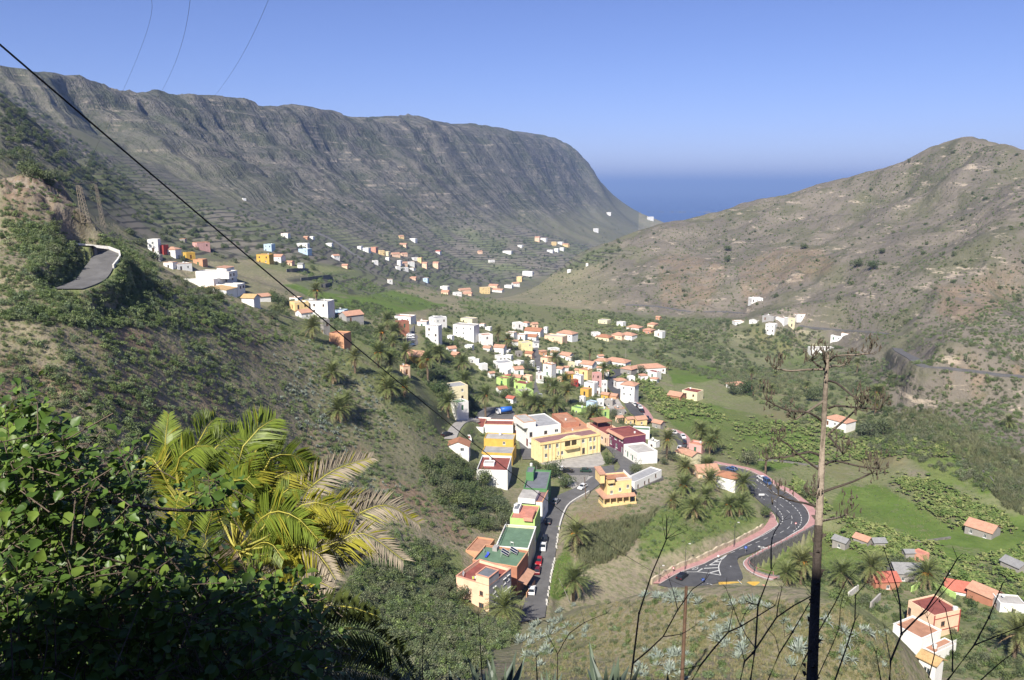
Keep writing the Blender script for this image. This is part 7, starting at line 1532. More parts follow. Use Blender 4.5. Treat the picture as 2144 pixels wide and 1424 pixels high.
# lattice portal pylon above the hairpin
M_LATT = mat('weathered steel', (0.30, 0.25, 0.19), 0.8, 0.2)
gA, gB = ground(180, 461), ground(217, 475); rA = (math.hypot(gA[0], gA[1]) + math.hypot(gB[0], gB[1])) / 2
def up_to(g, u, v): r = math.hypot(g[0], g[1]); a_, t_ = az_t(u, v); return np.array([r * math.sin(a_), r * math.cos(a_), CZ + t_ * r])
tA, tB = up_to(gA, 164, 384), up_to(gB, 200, 384); root = link('lattice_pylon', None, None, tuple((gA + gB) / 2)); oo = (gA + gB) / 2
for g, t in ((gA, tA), (gB, tB)):
    mb = MB(); n_ = 9; prev = None
    for i in range(n_ + 1):
        f = i / n_; c0 = g - (0, 0, 0.5) + (t - g) * f - oo; w = 0.75 - 0.35 * f; cor = [c0 + np.array([sx * w, sy * w, 0]) for sx, sy in ((-1, -1), (1, -1), (1, 1), (-1, 1))]
        for k in range(4): mb.tube([cor[k], cor[(k + 1) % 4]], [0.035, 0.035], 4, cap=False)
        if prev:
            for k in range(4): mb.tube([prev[k], cor[k]], [0.07, 0.07], 4, cap=False); mb.tube([prev[k], cor[(k + 1) % 4]], [0.035, 0.035], 4, cap=False)
        prev = cor
    mb.obj('leg', M_LATT, root)
mb = MB(); dA, dB = tA - oo, tB - oo; ex = (dB - dA) * 0.15
for dz in (0.0, 0.7): mb.tube([dA - ex + (0, 0, dz), dB + ex + (0, 0, dz)], [0.07, 0.07], 4)
for f in np.linspace(-0.15, 1.15, 14): mb.tube([dA + (dB - dA) * f, dA + (dB - dA) * (f + 0.08) + (0, 0, 0.7)], [0.03, 0.03], 4)
mb.obj('crossarm', M_LATT, root); tag(root, 'twin-legged steel lattice pylon above the hillside hairpin', 'pylon')
M_WIRE = mat('black cable', (0.012, 0.012, 0.014), 0.5, 0.0)
for i, (p1, p2, p3, w_) in enumerate((((262, 180), (280, 90), (299, -10), 'left'), ((339, 190), (368, 95), (399, -10), 'middle'), ((450, 200), (505, 95), (566, -10), 'right'))):
    E = (dA * (1 - 0.5 * i) + dB * 0.5 * i) + oo; far = up_to(np.array([0, 165.0, 0]), *p1); nr = up_to(np.array([0, 80.0, 0]), *p3)
    ts = [-1.2, 0.0, 1.0]; C = []
    # one smooth curve through the pylon and two points of the span
    d1 = np.linalg.norm((far - E)[:2]); d2 = d1 + np.linalg.norm((nr - far)[:2])
    for d in np.linspace(0, d2 * 1.03, 60): C.append(E * (d - d1) * (d - d2) / (d1 * d2) + far * d * (d - d2) / (d1 * (d1 - d2)) + nr * d * (d - d1) / (d2 * (d2 - d1)))
    mb = MB(); mb.tube(C, [0.017] * len(C), 4); tag(mb.obj('power_line', M_WIRE), f'{w_} of three thin power lines crossing the sky at left', 'power line')
A_, B_ = at_px(-260, -130, 14.0), top; mb = MB(); C = [A_ + (B_ - A_) * f - np.array([0, 0, 5.2 * f * (1 - f)]) for f in np.linspace(0, 1, 40)]; mb.tube(C, [0.015] * 40, 6); tag(mb.obj('cable', M_WIRE), 'thick black overhead cable running down from upper left to the knoll', 'cable')
# ------------------------------------------------------------------ cars
def car_parts(kind):
    L_, W2 = {'car': (2.05, 0.84), 'van': (2.3, 0.92)}[kind]
    prof = [(-L_, 0.32), (-L_, 0.78), (-L_ + 0.12, 0.92), (0.75, 0.95), (L_ - 0.35, 0.84), (L_, 0.66), (L_, 0.32)] if kind == 'car' else [(-L_, 0.35), (-L_, 1.0), (-L_ + 0.05, 1.1), (1.2, 1.1), (L_ - 0.2, 0.95), (L_, 0.7), (L_, 0.35)]
    cab = [(-1.75, 0.92), (-1.25, 1.42), (0.25, 1.45), (0.95, 0.93)] if kind == 'car' else [(-2.22, 1.1), (-2.1, 1.85), (0.75, 1.88), (1.4, 1.1)]
    b = MB(); n_ = len(prof); vs = [(x, s * (W2 if 0.3 < z < 0.8 else W2 * 0.96), z) for s in (-1, 1) for x, z in prof]
    b.add(vs, [tuple(range(n_ - 1, -1, -1)), tuple(range(n_, 2 * n_))] + [(i, (i + 1) % n_, (i + 1) % n_ + n_, i + n_) for i in range(n_)])
    rw = W2 * 0.80; r = MB(); r.add([(cab[1][0], -rw, cab[1][1]), (cab[2][0], -rw, cab[2][1]), (cab[2][0], rw, cab[2][1]), (cab[1][0], rw, cab[1][1]), (cab[1][0], -rw, cab[1][1] - 0.06), (cab[2][0], -rw, cab[2][1] - 0.06), (cab[2][0], rw, cab[2][1] - 0.06), (cab[1][0], rw, cab[1][1] - 0.06)], [(0, 1, 2, 3), (0, 4, 5, 1), (1, 5, 6, 2), (2, 6, 7, 3), (3, 7, 4, 0)])
    for x0, x1 in ((0, 1), (2, 3)):                                      # roof pillars
        for s in (-1, 1): r.tube([(cab[x0][0], s * (W2 * 0.93 if x0 == 0 else rw), cab[x0][1]), (cab[x1][0], s * (rw if x1 == 1 else W2 * 0.93), cab[x1][1])], [0.05, 0.05], 4)
    for s in (-1, 1): r.tube([(-0.4, s * W2 * 0.93, cab[0][1]), (-0.4, s * rw, cab[1][1])], [0.05, 0.05], 4)
    g = MB(); q = 0.99; g.add([(cab[0][0], -W2 * 0.93, cab[0][1]), (cab[1][0], -rw * q, cab[1][1] - 0.03), (cab[2][0], -rw * q, cab[2][1] - 0.03), (cab[3][0], -W2 * 0.93, cab[3][1]), (cab[0][0], W2 * 0.93, cab[0][1]), (cab[1][0], rw * q, cab[1][1] - 0.03), (cab[2][0], rw * q, cab[2][1] - 0.03), (cab[3][0], W2 * 0.93, cab[3][1])], [(0, 3, 2, 1), (4, 5, 6, 7), (0, 1, 5, 4), (2, 3, 7, 6)])
    return b, r, g, L_, W2
M_TYRE = mat('tyre', (0.02, 0.02, 0.02), 0.9, 0.05); M_LIGHT = mat('lamp glass', (0.6, 0.6, 0.58), 0.2, 0.0); M_TAIL = mat('tail lamp', (0.3, 0.01, 0.01), 0.3, 0.0); M_CGLASS = mat('car glass', (0.02, 0.025, 0.03), 0.08, 0.0, spec=0.6)
CARCOL = {'white': (0.72, 0.72, 0.72), 'red': (0.35, 0.02, 0.025), 'dark red': (0.14, 0.015, 0.02), 'black': (0.015, 0.015, 0.018), 'grey': (0.20, 0.21, 0.22), 'silver': (0.45, 0.46, 0.47), 'blue': (0.05, 0.09, 0.20), 'dark green': (0.02, 0.05, 0.035)}
def paint(k): return mat('car paint ' + k, CARCOL[k], 0.3, 0.03, 1, spec=0.5)
CARM = {}
for k in ('car', 'van'):
    b, r, g, L_, W2 = car_parts(k); w = MB(); w.tube([(0, -0.11, 0), (0, 0.11, 0)], [0.31, 0.31], 12); w.f.append(tuple(range(12))); w.mi.append(0); l = MB(); l.box(L_ - 0.06, -0.16, -0.08, L_ + 0.015, 0.16, 0.06); l.v = [(x - L_, y, z) for x, y, z in l.v]
    CARM[k] = (b.mesh('body', paint('white')), r.mesh('roof', paint('white')), g.mesh('windows', M_CGLASS), w.mesh('wheel', M_TYRE), l.mesh('headlight', M_LIGHT), l.mesh('tail_light', M_TAIL), L_, W2)
cars = {}
def car(c, x, y, col, where, ang=None, kind='car'):
    u, v = px(c, x, y); g = ground(u, v); best = min(RIBBONS[:12], key=lambda r: ((r.c[:, :2] - g[:2]) ** 2).sum(1).min()); i = int(np.argmin(((best.c[:, :2] - g[:2]) ** 2).sum(1))); i = min(max(i, 1), len(best.c) - 2)
    if ang is None: t = best.c[i + 1] - best.c[i - 1]; ang = math.atan2(t[1], t[0]) + (math.pi if random.random() < 0.4 else 0)
    z = road_z(g[0], g[1]); z = g[2] + 0.05 if z is None else z
    root = link('car' if kind == 'car' else 'van', None, None, (g[0], g[1], z), (0, 0, ang)); B, R, G, Wm, Hm, Tm, L_, W2 = CARM[kind]
    for nm, m_ in (('body', B), ('roof', R)):
        o = link(nm, m_, root); o.material_slots[0].link = 'OBJECT'; o.material_slots[0].material = paint(col)
    link('windows', G, root)
    for sx in (-1.25, 1.3):
        for sy in (-1, 1): link('wheel', Wm, root, (sx, sy * (W2 - 0.1), 0.31))
    for sy in (-1, 1): link('headlight', Hm, root, (L_, sy * (W2 - 0.22), 0.66)); link('tail_light', Tm, root, (-L_ + 0.05, sy * (W2 - 0.22), 0.7))
    tag(root, None, kind, 'cars ' + where); cars.setdefault(f'{col} {kind} parked {where}', []).append((u, root)); return root
S_ = 'along the village street'
for a in ((1145, 1040, 'white'), (1203, 800, 'dark red'), (1222, 690, 'red'), (1270, 520, 'white'), (1290, 430, 'black'), (1328, 230, 'black'), (1415, 30, 'grey')): car(2, *a, S_)
for a in ((1370, 790, 'white'), (1400, 635, 'dark green'), (1190, 625, 'white'), (1240, 640, 'black'), (1648, 540, 'black')): car(1, *a, 'near the square', ang=None if a[0] == 1370 else (-0.1 if a[0] < 1500 else 1.0))
car(1, 155, 262, 'black', 'on the driveway', 0.8); car(1, 705, 172, 'silver', 'in the parking area', 0.5)
car(8, 335, 1265, 'black', 'at the road junction', 0.9); car(8, 1150, 285, 'white', 'in the road bend'); car(8, 1205, 322, 'blue', 'in the road bend', kind='van'); car(8, 845, 170, 'blue', 'in the road bend')
for a in ((1495, 480, 'white'), (1645, 560, 'white'), (1668, 640, 'black'), (1592, 710, 'white'), (855, 22, 'white'), (925, 78, 'white'), (965, 100, 'black'), (1000, 122, 'white'), (1025, 168, 'black'), (1110, 280, 'black'), (1140, 312, 'black')): car(6, *a, 'along the main road')
for a in ((1720, 832, 'white'), (935, 552, 'white'), (955, 790, 'silver'), (1590, 690, 'black')): car(3, *a, 'in the town')
for i, cc in enumerate(('white', 'white', 'grey', 'black', 'blue')): car(4, 1605, 655 + 27 * i, cc, 'in the lane left of town', 0.1)
for b_, l_ in cars.items():
    us = {o.name: (u, i) for i, (u, o) in enumerate(l_)}; ordinals([o for _, o in l_], b_, lambda o: us[o.name])
# tank lorry in the parking area
g = ground(*px(1, 668, 135)); root = link('lorry', None, None, (g[0], g[1], PARKING[0][2]), (0, 0, math.pi + 0.35)); tag(root, 'blue lorry with white cab standing in the parking area', 'lorry')
mb = MB(); mb.box(1.9, -1.1, 0.6, 3.4, 1.1, 2.5); mb.obj('cab', paint('white'), root); mb = MB(); mb.box(3.38, -0.95, 1.5, 3.42, 0.95, 2.3); mb.obj('windscreen', M_CGLASS, root); mb = MB(); mb.tube([(-3.3, 0, 1.9), (-3.2, 0, 1.9), (1.6, 0, 1.9), (1.7, 0, 1.9)], [0.7, 1.15, 1.15, 0.7], 14); mb.obj('tank', mat('lorry blue', (0.03, 0.13, 0.50), 0.35, 0.05), root, True); mb = MB(); mb.box(-3.3, -0.9, 0.55, 1.9, 0.9, 0.8); mb.obj('chassis', M_POLE, root)
w = MB(); w.tube([(0, -0.15, 0), (0, 0.15, 0)], [0.48, 0.48], 12); wm_ = w.mesh('wheel', M_TYRE)
for sx in (-2.4, -1.2, 2.5):
    for sy in (-0.95, 0.95): link('wheel', wm_, root, (sx, sy, 0.48))
# ------------------------------------------------------------------ foreground: the big palm, the leafy shrub, the agave stalk, dry fennel
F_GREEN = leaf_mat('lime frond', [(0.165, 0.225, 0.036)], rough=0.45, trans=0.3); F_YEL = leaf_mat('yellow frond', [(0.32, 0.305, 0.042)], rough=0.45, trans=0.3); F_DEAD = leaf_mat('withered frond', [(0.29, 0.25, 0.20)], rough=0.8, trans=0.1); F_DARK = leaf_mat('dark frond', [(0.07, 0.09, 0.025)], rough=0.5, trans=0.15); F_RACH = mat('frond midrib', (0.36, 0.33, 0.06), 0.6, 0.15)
def p3(c, x, y, d): return Vector(at_px(*px(c, x, y), d))
palm = link('palm_tree', None, None, tuple(at_px(*px(11, 690, 1500), 15.3))); tag(palm, 'large yellow-green palm with windswept fronds in the left foreground', 'palm'); PO = Vector(palm.location)
hv = (690, 1080, 15.0); hv2 = (330, 980, 15.6)
FR = [ # heart, points (crop 11), tip nearer(-)/farther(+), look, width
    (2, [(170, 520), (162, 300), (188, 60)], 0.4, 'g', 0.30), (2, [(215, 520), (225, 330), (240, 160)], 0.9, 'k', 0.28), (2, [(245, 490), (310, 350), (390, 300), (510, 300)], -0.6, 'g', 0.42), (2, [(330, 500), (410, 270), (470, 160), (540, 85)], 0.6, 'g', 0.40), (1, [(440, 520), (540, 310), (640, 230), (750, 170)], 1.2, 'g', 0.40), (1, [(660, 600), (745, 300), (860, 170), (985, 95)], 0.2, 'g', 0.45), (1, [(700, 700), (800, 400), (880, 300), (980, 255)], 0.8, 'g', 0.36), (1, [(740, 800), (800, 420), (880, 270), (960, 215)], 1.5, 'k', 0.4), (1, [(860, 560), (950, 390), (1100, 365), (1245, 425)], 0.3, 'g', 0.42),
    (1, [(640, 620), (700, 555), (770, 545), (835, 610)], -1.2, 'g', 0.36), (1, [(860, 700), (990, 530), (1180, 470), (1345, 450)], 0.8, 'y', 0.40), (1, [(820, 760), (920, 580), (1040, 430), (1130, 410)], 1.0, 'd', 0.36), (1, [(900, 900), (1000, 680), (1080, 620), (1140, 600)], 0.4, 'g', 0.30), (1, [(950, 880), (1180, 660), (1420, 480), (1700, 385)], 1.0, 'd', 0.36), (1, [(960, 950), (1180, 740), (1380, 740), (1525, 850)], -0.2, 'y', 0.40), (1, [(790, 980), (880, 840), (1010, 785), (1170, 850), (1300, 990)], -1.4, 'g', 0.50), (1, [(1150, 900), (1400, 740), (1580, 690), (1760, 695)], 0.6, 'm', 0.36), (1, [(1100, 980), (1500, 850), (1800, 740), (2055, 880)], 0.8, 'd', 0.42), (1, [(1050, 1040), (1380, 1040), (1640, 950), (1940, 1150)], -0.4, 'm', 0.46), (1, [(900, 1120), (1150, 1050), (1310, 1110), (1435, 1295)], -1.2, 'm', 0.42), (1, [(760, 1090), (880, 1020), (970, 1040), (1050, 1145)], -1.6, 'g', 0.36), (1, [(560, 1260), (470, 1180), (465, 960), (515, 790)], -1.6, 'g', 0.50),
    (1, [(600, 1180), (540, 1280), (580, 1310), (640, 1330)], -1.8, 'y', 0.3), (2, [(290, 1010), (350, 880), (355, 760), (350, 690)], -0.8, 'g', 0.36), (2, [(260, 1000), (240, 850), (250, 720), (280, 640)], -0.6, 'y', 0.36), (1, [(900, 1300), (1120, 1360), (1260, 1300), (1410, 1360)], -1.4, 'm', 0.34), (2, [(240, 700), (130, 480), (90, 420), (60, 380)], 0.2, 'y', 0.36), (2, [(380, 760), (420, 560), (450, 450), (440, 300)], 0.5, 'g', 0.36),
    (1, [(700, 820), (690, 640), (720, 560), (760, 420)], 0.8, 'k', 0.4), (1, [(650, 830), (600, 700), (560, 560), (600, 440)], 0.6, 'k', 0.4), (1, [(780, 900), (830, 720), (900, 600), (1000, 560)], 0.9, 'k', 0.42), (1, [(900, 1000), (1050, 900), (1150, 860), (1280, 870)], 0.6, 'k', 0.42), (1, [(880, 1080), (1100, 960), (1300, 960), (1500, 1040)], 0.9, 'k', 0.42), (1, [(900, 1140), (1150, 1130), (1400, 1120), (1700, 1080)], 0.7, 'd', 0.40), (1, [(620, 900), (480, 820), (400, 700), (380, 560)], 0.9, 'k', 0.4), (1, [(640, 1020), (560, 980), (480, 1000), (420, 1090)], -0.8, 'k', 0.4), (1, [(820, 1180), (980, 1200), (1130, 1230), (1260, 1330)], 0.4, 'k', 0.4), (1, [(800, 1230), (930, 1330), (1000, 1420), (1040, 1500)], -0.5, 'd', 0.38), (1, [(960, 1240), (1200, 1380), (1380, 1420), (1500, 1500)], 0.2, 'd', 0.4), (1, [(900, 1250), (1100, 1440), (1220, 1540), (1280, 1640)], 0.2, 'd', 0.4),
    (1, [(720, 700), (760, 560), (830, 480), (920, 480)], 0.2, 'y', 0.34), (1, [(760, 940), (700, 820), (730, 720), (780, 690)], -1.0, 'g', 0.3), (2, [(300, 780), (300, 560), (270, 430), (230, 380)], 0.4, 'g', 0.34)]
rs = np.random.default_rng(17)
MI = {'g': 0, 'y': 1, 'd': 2, 'k': 3, 'm': 1}
for hi_, pts, tipd, look, w in FR:
    H_ = hv if hi_ == 1 else hv2; Q = [p3(11, H_[0], H_[1], H_[2])]
    for i, (x, y) in enumerate(pts): Q.append(p3(11, x, y, H_[2] + tipd * (i + 1) / len(pts) - (0.25 if 0 < i < len(pts) - 1 else 0)))
    C = [Vector(q) - PO for q in catmull(np.array([list(q) for q in Q]), 0.16)]
    if len(C) > 26: C = [C[int(i)] for i in np.linspace(0, len(C) - 1, 26)]
    dm = (C[-1] - C[len(C) // 3]).normalized(); vw = (C[len(C) // 2] + PO - Vector((0, 0, CZ))).normalized(); side = dm.cross(vw + Vector((0, 0, rs.uniform(-0.2, 0.5)))).normalized()
    mb = MB(); ln = sum((C[i + 1] - C[i]).length for i in range(len(C) - 1)); st = int(max(ln / 0.029, 40))
    leaflets_along(mb, C, side, w * 1.35, st, MI[look], 0.024, 0.3, rs, 4, 0.50, 0.2, hw=0.0145)
    if look in 'md':                         # withered towards the tip
        nl = st * 2; f0 = len(mb.f) - nl
        for j in range(nl):
            if look == 'm' and j / nl > rs.uniform(0.5, 0.85): mb.mi[f0 + j] = 2
            if look == 'd' and rs.uniform() < 0.22: mb.mi[f0 + j] = 1
    elif look in 'gy':
        nl = st * 2; f0 = len(mb.f) - nl
        for j in range(nl):
            if rs.uniform() < (0.07 if look == 'g' else 0.3): mb.mi[f0 + j] = 1 if look == 'g' else 0
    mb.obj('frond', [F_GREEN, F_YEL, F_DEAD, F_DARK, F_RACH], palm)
hb = p3(11, 690, 1110, 15.2) - PO; mb = MB(); gz = zat(PO.x + hb.x, PO.y + hb.y) - PO.z
mb.tube([(hb.x, hb.y, gz - 0.5), (hb.x, hb.y, (gz + hb.z) / 2), tuple(hb)], [0.55, 0.5, 0.62], 12); mb.obj('trunk', M_TRUNK, palm)
# lower fronds of a second palm, their shade put into the dark leaf colour
p2_ = link('palm_tree', None, None, tuple(at_px(560, 1560, 9.0))); tag(p2_, 'shaded drooping palm fronds at the bottom edge left of centre', 'palm'); O2 = Vector(p2_.location)
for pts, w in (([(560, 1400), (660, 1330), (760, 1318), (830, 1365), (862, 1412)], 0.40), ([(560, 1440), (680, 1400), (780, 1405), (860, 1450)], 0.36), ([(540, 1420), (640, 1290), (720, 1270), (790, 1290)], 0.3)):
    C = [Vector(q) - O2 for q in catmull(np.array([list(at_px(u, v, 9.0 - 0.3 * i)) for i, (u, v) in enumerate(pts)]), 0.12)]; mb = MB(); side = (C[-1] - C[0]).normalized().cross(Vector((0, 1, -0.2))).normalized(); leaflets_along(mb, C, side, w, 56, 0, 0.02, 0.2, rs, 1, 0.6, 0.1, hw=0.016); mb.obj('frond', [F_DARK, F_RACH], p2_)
mb = MB(); mb.tube([(0, 0, -6), (0, 0, 0.4)], [0.4, 0.45], 10); mb.obj('trunk', M_TRUNK, p2_)
# the leafy shrub: thousands of small glossy leaves on real twigs, three metres deep
L_IVY = leaf_mat('glossy leaves', [(0.070, 0.130, 0.026)], rough=0.42, trans=0.25, spec=0.35); L_IVY2 = leaf_mat('young leaves', [(0.135, 0.205, 0.038)], rough=0.45, trans=0.3, spec=0.35)
def leaf_mesh(mt, k):
    mb = MB(); c = 0.22 + 0.1 * k
    pts = [(0, 0, 0), (0.34, 0.20, c * 0.5), (0.44, 0.50, c * 0.6), (0.25, 0.80, c * 0.35), (0, 1.08, -0.12), (-0.25, 0.80, c * 0.35), (-0.44, 0.50, c * 0.6), (-0.34, 0.20, c * 0.5), (0, 0.5, 0.0)]
    mb.add(pts, [(0, 1, 8), (1, 2, 8), (2, 3, 8), (3, 4, 8), (4, 5, 8), (5, 6, 8), (6, 7, 8), (7, 0, 8)]); return mb
LEAFM = [leaf_mesh(None, k).mesh('leaf', m_, True) for k, m_ in ((0, L_IVY), (1, L_IVY), (0.5, L_IVY2))]
shrub = link('leafy_shrub', None, None, tuple(at_px(150, 1600, 5.0))); tag(shrub, 'glossy-leaved climbing shrub filling the lower left foreground', 'shrub'); SO = Vector(shrub.location)
OUT = [(-40, 880), (30, 880), (60, 905), (130, 900), (160, 940), (195, 990), (235, 1030), (270, 1050), (300, 1090), (350, 1130), (390, 1170), (430, 1215), (520, 1225), (600, 1230), (650, 1265), (620, 1310), (690, 1345), (640, 1460), (-40, 1480)]
SPRAYS = [[(0, 860), (30, 850), (60, 830), (85, 828), (80, 870), (50, 900), (20, 890)], [(255, 975), (275, 910), (290, 920), (280, 960), (250, 1000), (220, 1010)], [(400, 1000), (470, 1010), (480, 1040), (420, 1050), (370, 1050)], [(240, 1000), (290, 990), (310, 1040), (270, 1070)], [(100, 1240), (420, 1200), (640, 1225), (690, 1280), (600, 1330), (300, 1330)]]
leaves = []; twig = MB()
def spray(u, v, d, nn, spread):
    c0 = Vector(at_px(u, v, d)); ax = Vector((rs.normal(0, 1), rs.normal(0, 0.6), rs.normal(0.5, 0.8))).normalized(); ln = rs.uniform(0.12, 0.3)
    a = c0 - ax * ln * 0.5; b_ = c0 + ax * ln * 0.5; twig.tube([a - SO - ax * 0.15, c0 - SO + Vector(rs.normal(0, 0.02, 3)), b_ - SO], [0.0032, 0.0024, 0.0015], 4, cap=False)
    for j in range(nn):
        p = a.lerp(b_, (j + rs.uniform()) / nn) + Vector(rs.normal(0, spread, 3)); up = (Vector((0, 0, 1)) * rs.uniform(0.2, 1.2) + Vector(SUN_DIR) * rs.uniform(0, 0.9) + Vector(rs.normal(0, 0.55, 3))).normalized()
        out_ = (Vector(rs.normal(0, 1, 3)) + Vector((0, -0.2, -0.5))); out_ = (out_ - up * out_.dot(up)).normalized(); leaves.append((p, out_, up, rs.uniform(0.028, 0.058) * (0.9 + 0.05 * d), d))
poly = np.array(OUT, float)
cnt = 0
while cnt < 1350:
    u, v = rs.uniform(-40, 700), rs.uniform(840, 1480); inside = in_poly(np.array([u]), np.array([v]), poly)[0]
    if not inside: continue
    if 950 < v < 1180 and 140 < u < 480 and rs.uniform() < 0.35: continue
    cnt += 1; spray(u, v, rs.uniform(3.9, 6.6), int(rs.integers(6, 11)), 0.06)
for sp, nn in zip(SPRAYS, (14, 8, 12, 8, 90)):
    sp = np.array(sp, float); lo, hi = sp.min(0), sp.max(0); c_ = 0
    while c_ < nn:
        u, v = rs.uniform(lo, hi)
        if in_poly(np.array([u]), np.array([v]), sp)[0]: c_ += 1; spray(u, v, rs.uniform(4.3, 5.6) if nn < 50 else rs.uniform(5.5, 7.5), 8, 0.05)
def leaf_mat4(p, o_, u_, s): x = o_.cross(u_); return Matrix(((x.x * s, o_.x * s, u_.x * s, p.x), (x.y * s, o_.y * s, u_.y * s, p.y), (x.z * s, o_.z * s, u_.z * s, p.z), (0, 0, 0, 1)))
leaves.sort(key=lambda l: l[4] / l[3]); fol = MB(); tmpl = [leaf_mesh(None, k) for k in (0, 1)]
for i, (p, o_, u_, s, d) in enumerate(leaves):
    M4 = leaf_mat4(p - SO, o_, u_, s)
    if i < 300: ob = link('leaf', LEAFM[i % 3], shrub); ob.matrix_local = M4
    else: t = tmpl[i % 2]; fol.add([tuple(M4 @ Vector(q)) for q in t.v], t.f, 1 if rs.uniform() < 0.3 else 0)
tag(fol.obj('foliage', [L_IVY, L_IVY2], shrub, True), kind='stuff'); twig.obj('twigs', M_WOOD, shrub)
mb = MB()
for pts in ([(-20, 1110), (50, 1060), (120, 1030), (190, 1000), (260, 945)], [(40, 1065), (75, 1010), (70, 960)], [(160, 1000), (250, 960), (290, 935)], [(230, 1050), (330, 1065), (420, 1070), (470, 1065)], [(30, 1120), (120, 1090), (190, 1060)], [(230, 1200), (260, 1150), (280, 1120)], [(60, 1440), (110, 1250), (60, 1080), (50, 900)], [(220, 1450), (260, 1250), (200, 1080), (130, 950)], [(430, 1450), (400, 1270), (320, 1120), (290, 1030)], [(560, 1470), (560, 1300), (470, 1200), (430, 1150)]):
    C = catmull(np.array([list(at_px(u, v, 4.6 + 0.2 * i)) for i, (u, v) in enumerate(pts)]), 0.1); mb.tube([Vector(q) - SO for q in C], list(np.linspace(0.015, 0.004, len(C))), 6)
mb.obj('branches', mat('pale twig', (0.16, 0.12, 0.09), 0.85, 0.3, 8.0, 0.3), shrub)
# fine grey herbs in the shade
L_HERB = leaf_mat('grey herb', [(0.13, 0.16, 0.11)], trans=0.15)
for i, (u, v, d) in enumerate(((480, 1450, 5.2), (560, 1440, 5.6), (640, 1470, 6.0), (720, 1500, 6.4), (400, 1480, 4.8), (820, 1510, 7.0), (300, 1500, 4.6))):
    mb = blades(rs, 260, 0.18, 0.42, 0.25, 0.005, 0.30); o = mb.obj('herb_tuft', L_HERB, None, loc=tuple(at_px(u, v, d))); tag(o, None, 'herb', 'grey herb tufts at the bottom edge'); o['label'] = f'fine grey-green herb tuft at the dark bottom edge, number {i + 1} of its row'
for o, n_ in zip(sorted([o for o in bpy.data.objects if o.name.startswith('herb_tuft')], key=lambda o: o.location.x / o.location.y), ('first', 'second', 'third', 'fourth', 'fifth', 'sixth', 'seventh')): o['label'] = f'fine grey-green herb tuft at the dark bottom edge, {n_} from left'
# the dead agave flower stalk
M_STALK = mat('dead stalk', (0.25, 0.205, 0.16), 0.85, 0.45, 3.0, 0.4); M_DARKSTALK = mat('dark stalk', (0.075, 0.06, 0.05), 0.9, 0.3, 6.0, 0.4); M_CAPS = mat('dry capsules', (0.095, 0.078, 0.058), 0.9, 0.3, 10.0)
st_ = link('agave_stalk', None, None, tuple(at_px(1695, 1480, 7.0))); tag(st_, 'tall dead agave flower stalk with side branches in the right foreground', 'plant'); KO = Vector(st_.location); kk = 6.6 / PF
axis = [(1690, 1500, 22), (1700, 1424, 21), (1707, 1250, 18), (1714, 1100, 15.5), (1720, 980, 13), (1725, 880, 11), (1729, 800, 9), (1733, 738, 7)]
mb = MB(); mb.tube([Vector(at_px(u, v, 7.0)) - KO for u, v, w in axis[:4]], [w * kk / 2 for _, _, w in axis[:4]], 12, cap=False); mb.obj('lower_stem', M_DARKSTALK, st_)  # foreground shade put into the lower stem's darker colour
mb = MB(); mb.tube([Vector(at_px(u, v, 7.0)) - KO for u, v, w in axis[3:]], [w * kk / 2 * 1.001 for _, _, w in axis[3:]], 12); mb.obj('upper_stem', M_STALK, st_)
BR = [(12, [(845, 262), (900, 215), (1100, 205), (1230, 190)]), (12, [(828, 460), (920, 490), (1040, 590), (1170, 690)]), (12, [(832, 735), (900, 710), (1100, 728), (1330, 745)]), (12, [(825, 995), (980, 860), (1060, 790), (1110, 740)]), (12, [(830, 1008), (900, 1090), (945, 1150), (975, 1190)]), (12, [(800, 1295), (900, 1260), (1150, 1315), (1330, 1335)]), (12, [(790, 350), (620, 350), (440, 365), (300, 340)]), (12, [(780, 345), (720, 310), (690, 280), (655, 250)]), (12, [(765, 865), (640, 780), (400, 750), (215, 655)]), (12, [(775, 665), (650, 750), (570, 800), (500, 845)]), (12, [(735, 1195), (640, 1170), (400, 1220), (240, 1235)]), (12, [(725, 1340), (560, 1220), (430, 1100), (350, 1045)]), (12, [(830, 330), (880, 310), (930, 320), (990, 300)]), (12, [(800, 290), (790, 270), (785, 255), (790, 240)]), (16, [(445, 332), (380, 312), (280, 292), (210, 262)]), (16, [(488, 422), (540, 412), (600, 398), (640, 380)]), (16, [(480, 245), (560, 215), (680, 175), (800, 120)]), (16, [(450, 245), (440, 255), (430, 262), (425, 262)])]
for bi, (c_, pts) in enumerate(BR):
    dz = rs.uniform(-0.5, 0.4); Q = [Vector(at_px(*px(c_, x, y), 7.0 + dz * (i / 3) ** 0.8)) - KO for i, (x, y) in enumerate(pts)]; C = [Vector(q) for q in catmull(np.array([list(q) for q in Q]), 0.06)]
    mb = MB(); mb.tube(C, list(np.linspace(0.0105, 0.006, len(C))), 6); br = mb.obj('branch', M_DARKSTALK if bi % 3 else M_STALK, st_)
    mb = MB(); tips = [C[-1], C[-1], C[int(len(C) * 0.85)]]
    for t in tips:
        for _ in range(3):
            d = Vector((rs.normal(0, 1), rs.normal(0, 0.7), rs.normal(0.55, 0.6))).normalized(); ln = rs.uniform(0.04, 0.12); m_ = t + d * ln * 0.6; e = t + d * ln + Vector((0, 0, 0.02)); mb.tube([t, m_, e], [0.003, 0.0025, 0.0025], 4, cap=False)
            for _ in range(2): q = e + Vector(rs.normal(0, 0.022, 3)); mb.tube([q, q + Vector((0, 0, 0.018)) + Vector(rs.normal(0, 0.006, 3)), q + Vector((0, 0, 0.045))], [0.003, 0.0075, 0.002], 5)
    mb.obj('seed_capsules', M_CAPS, br)
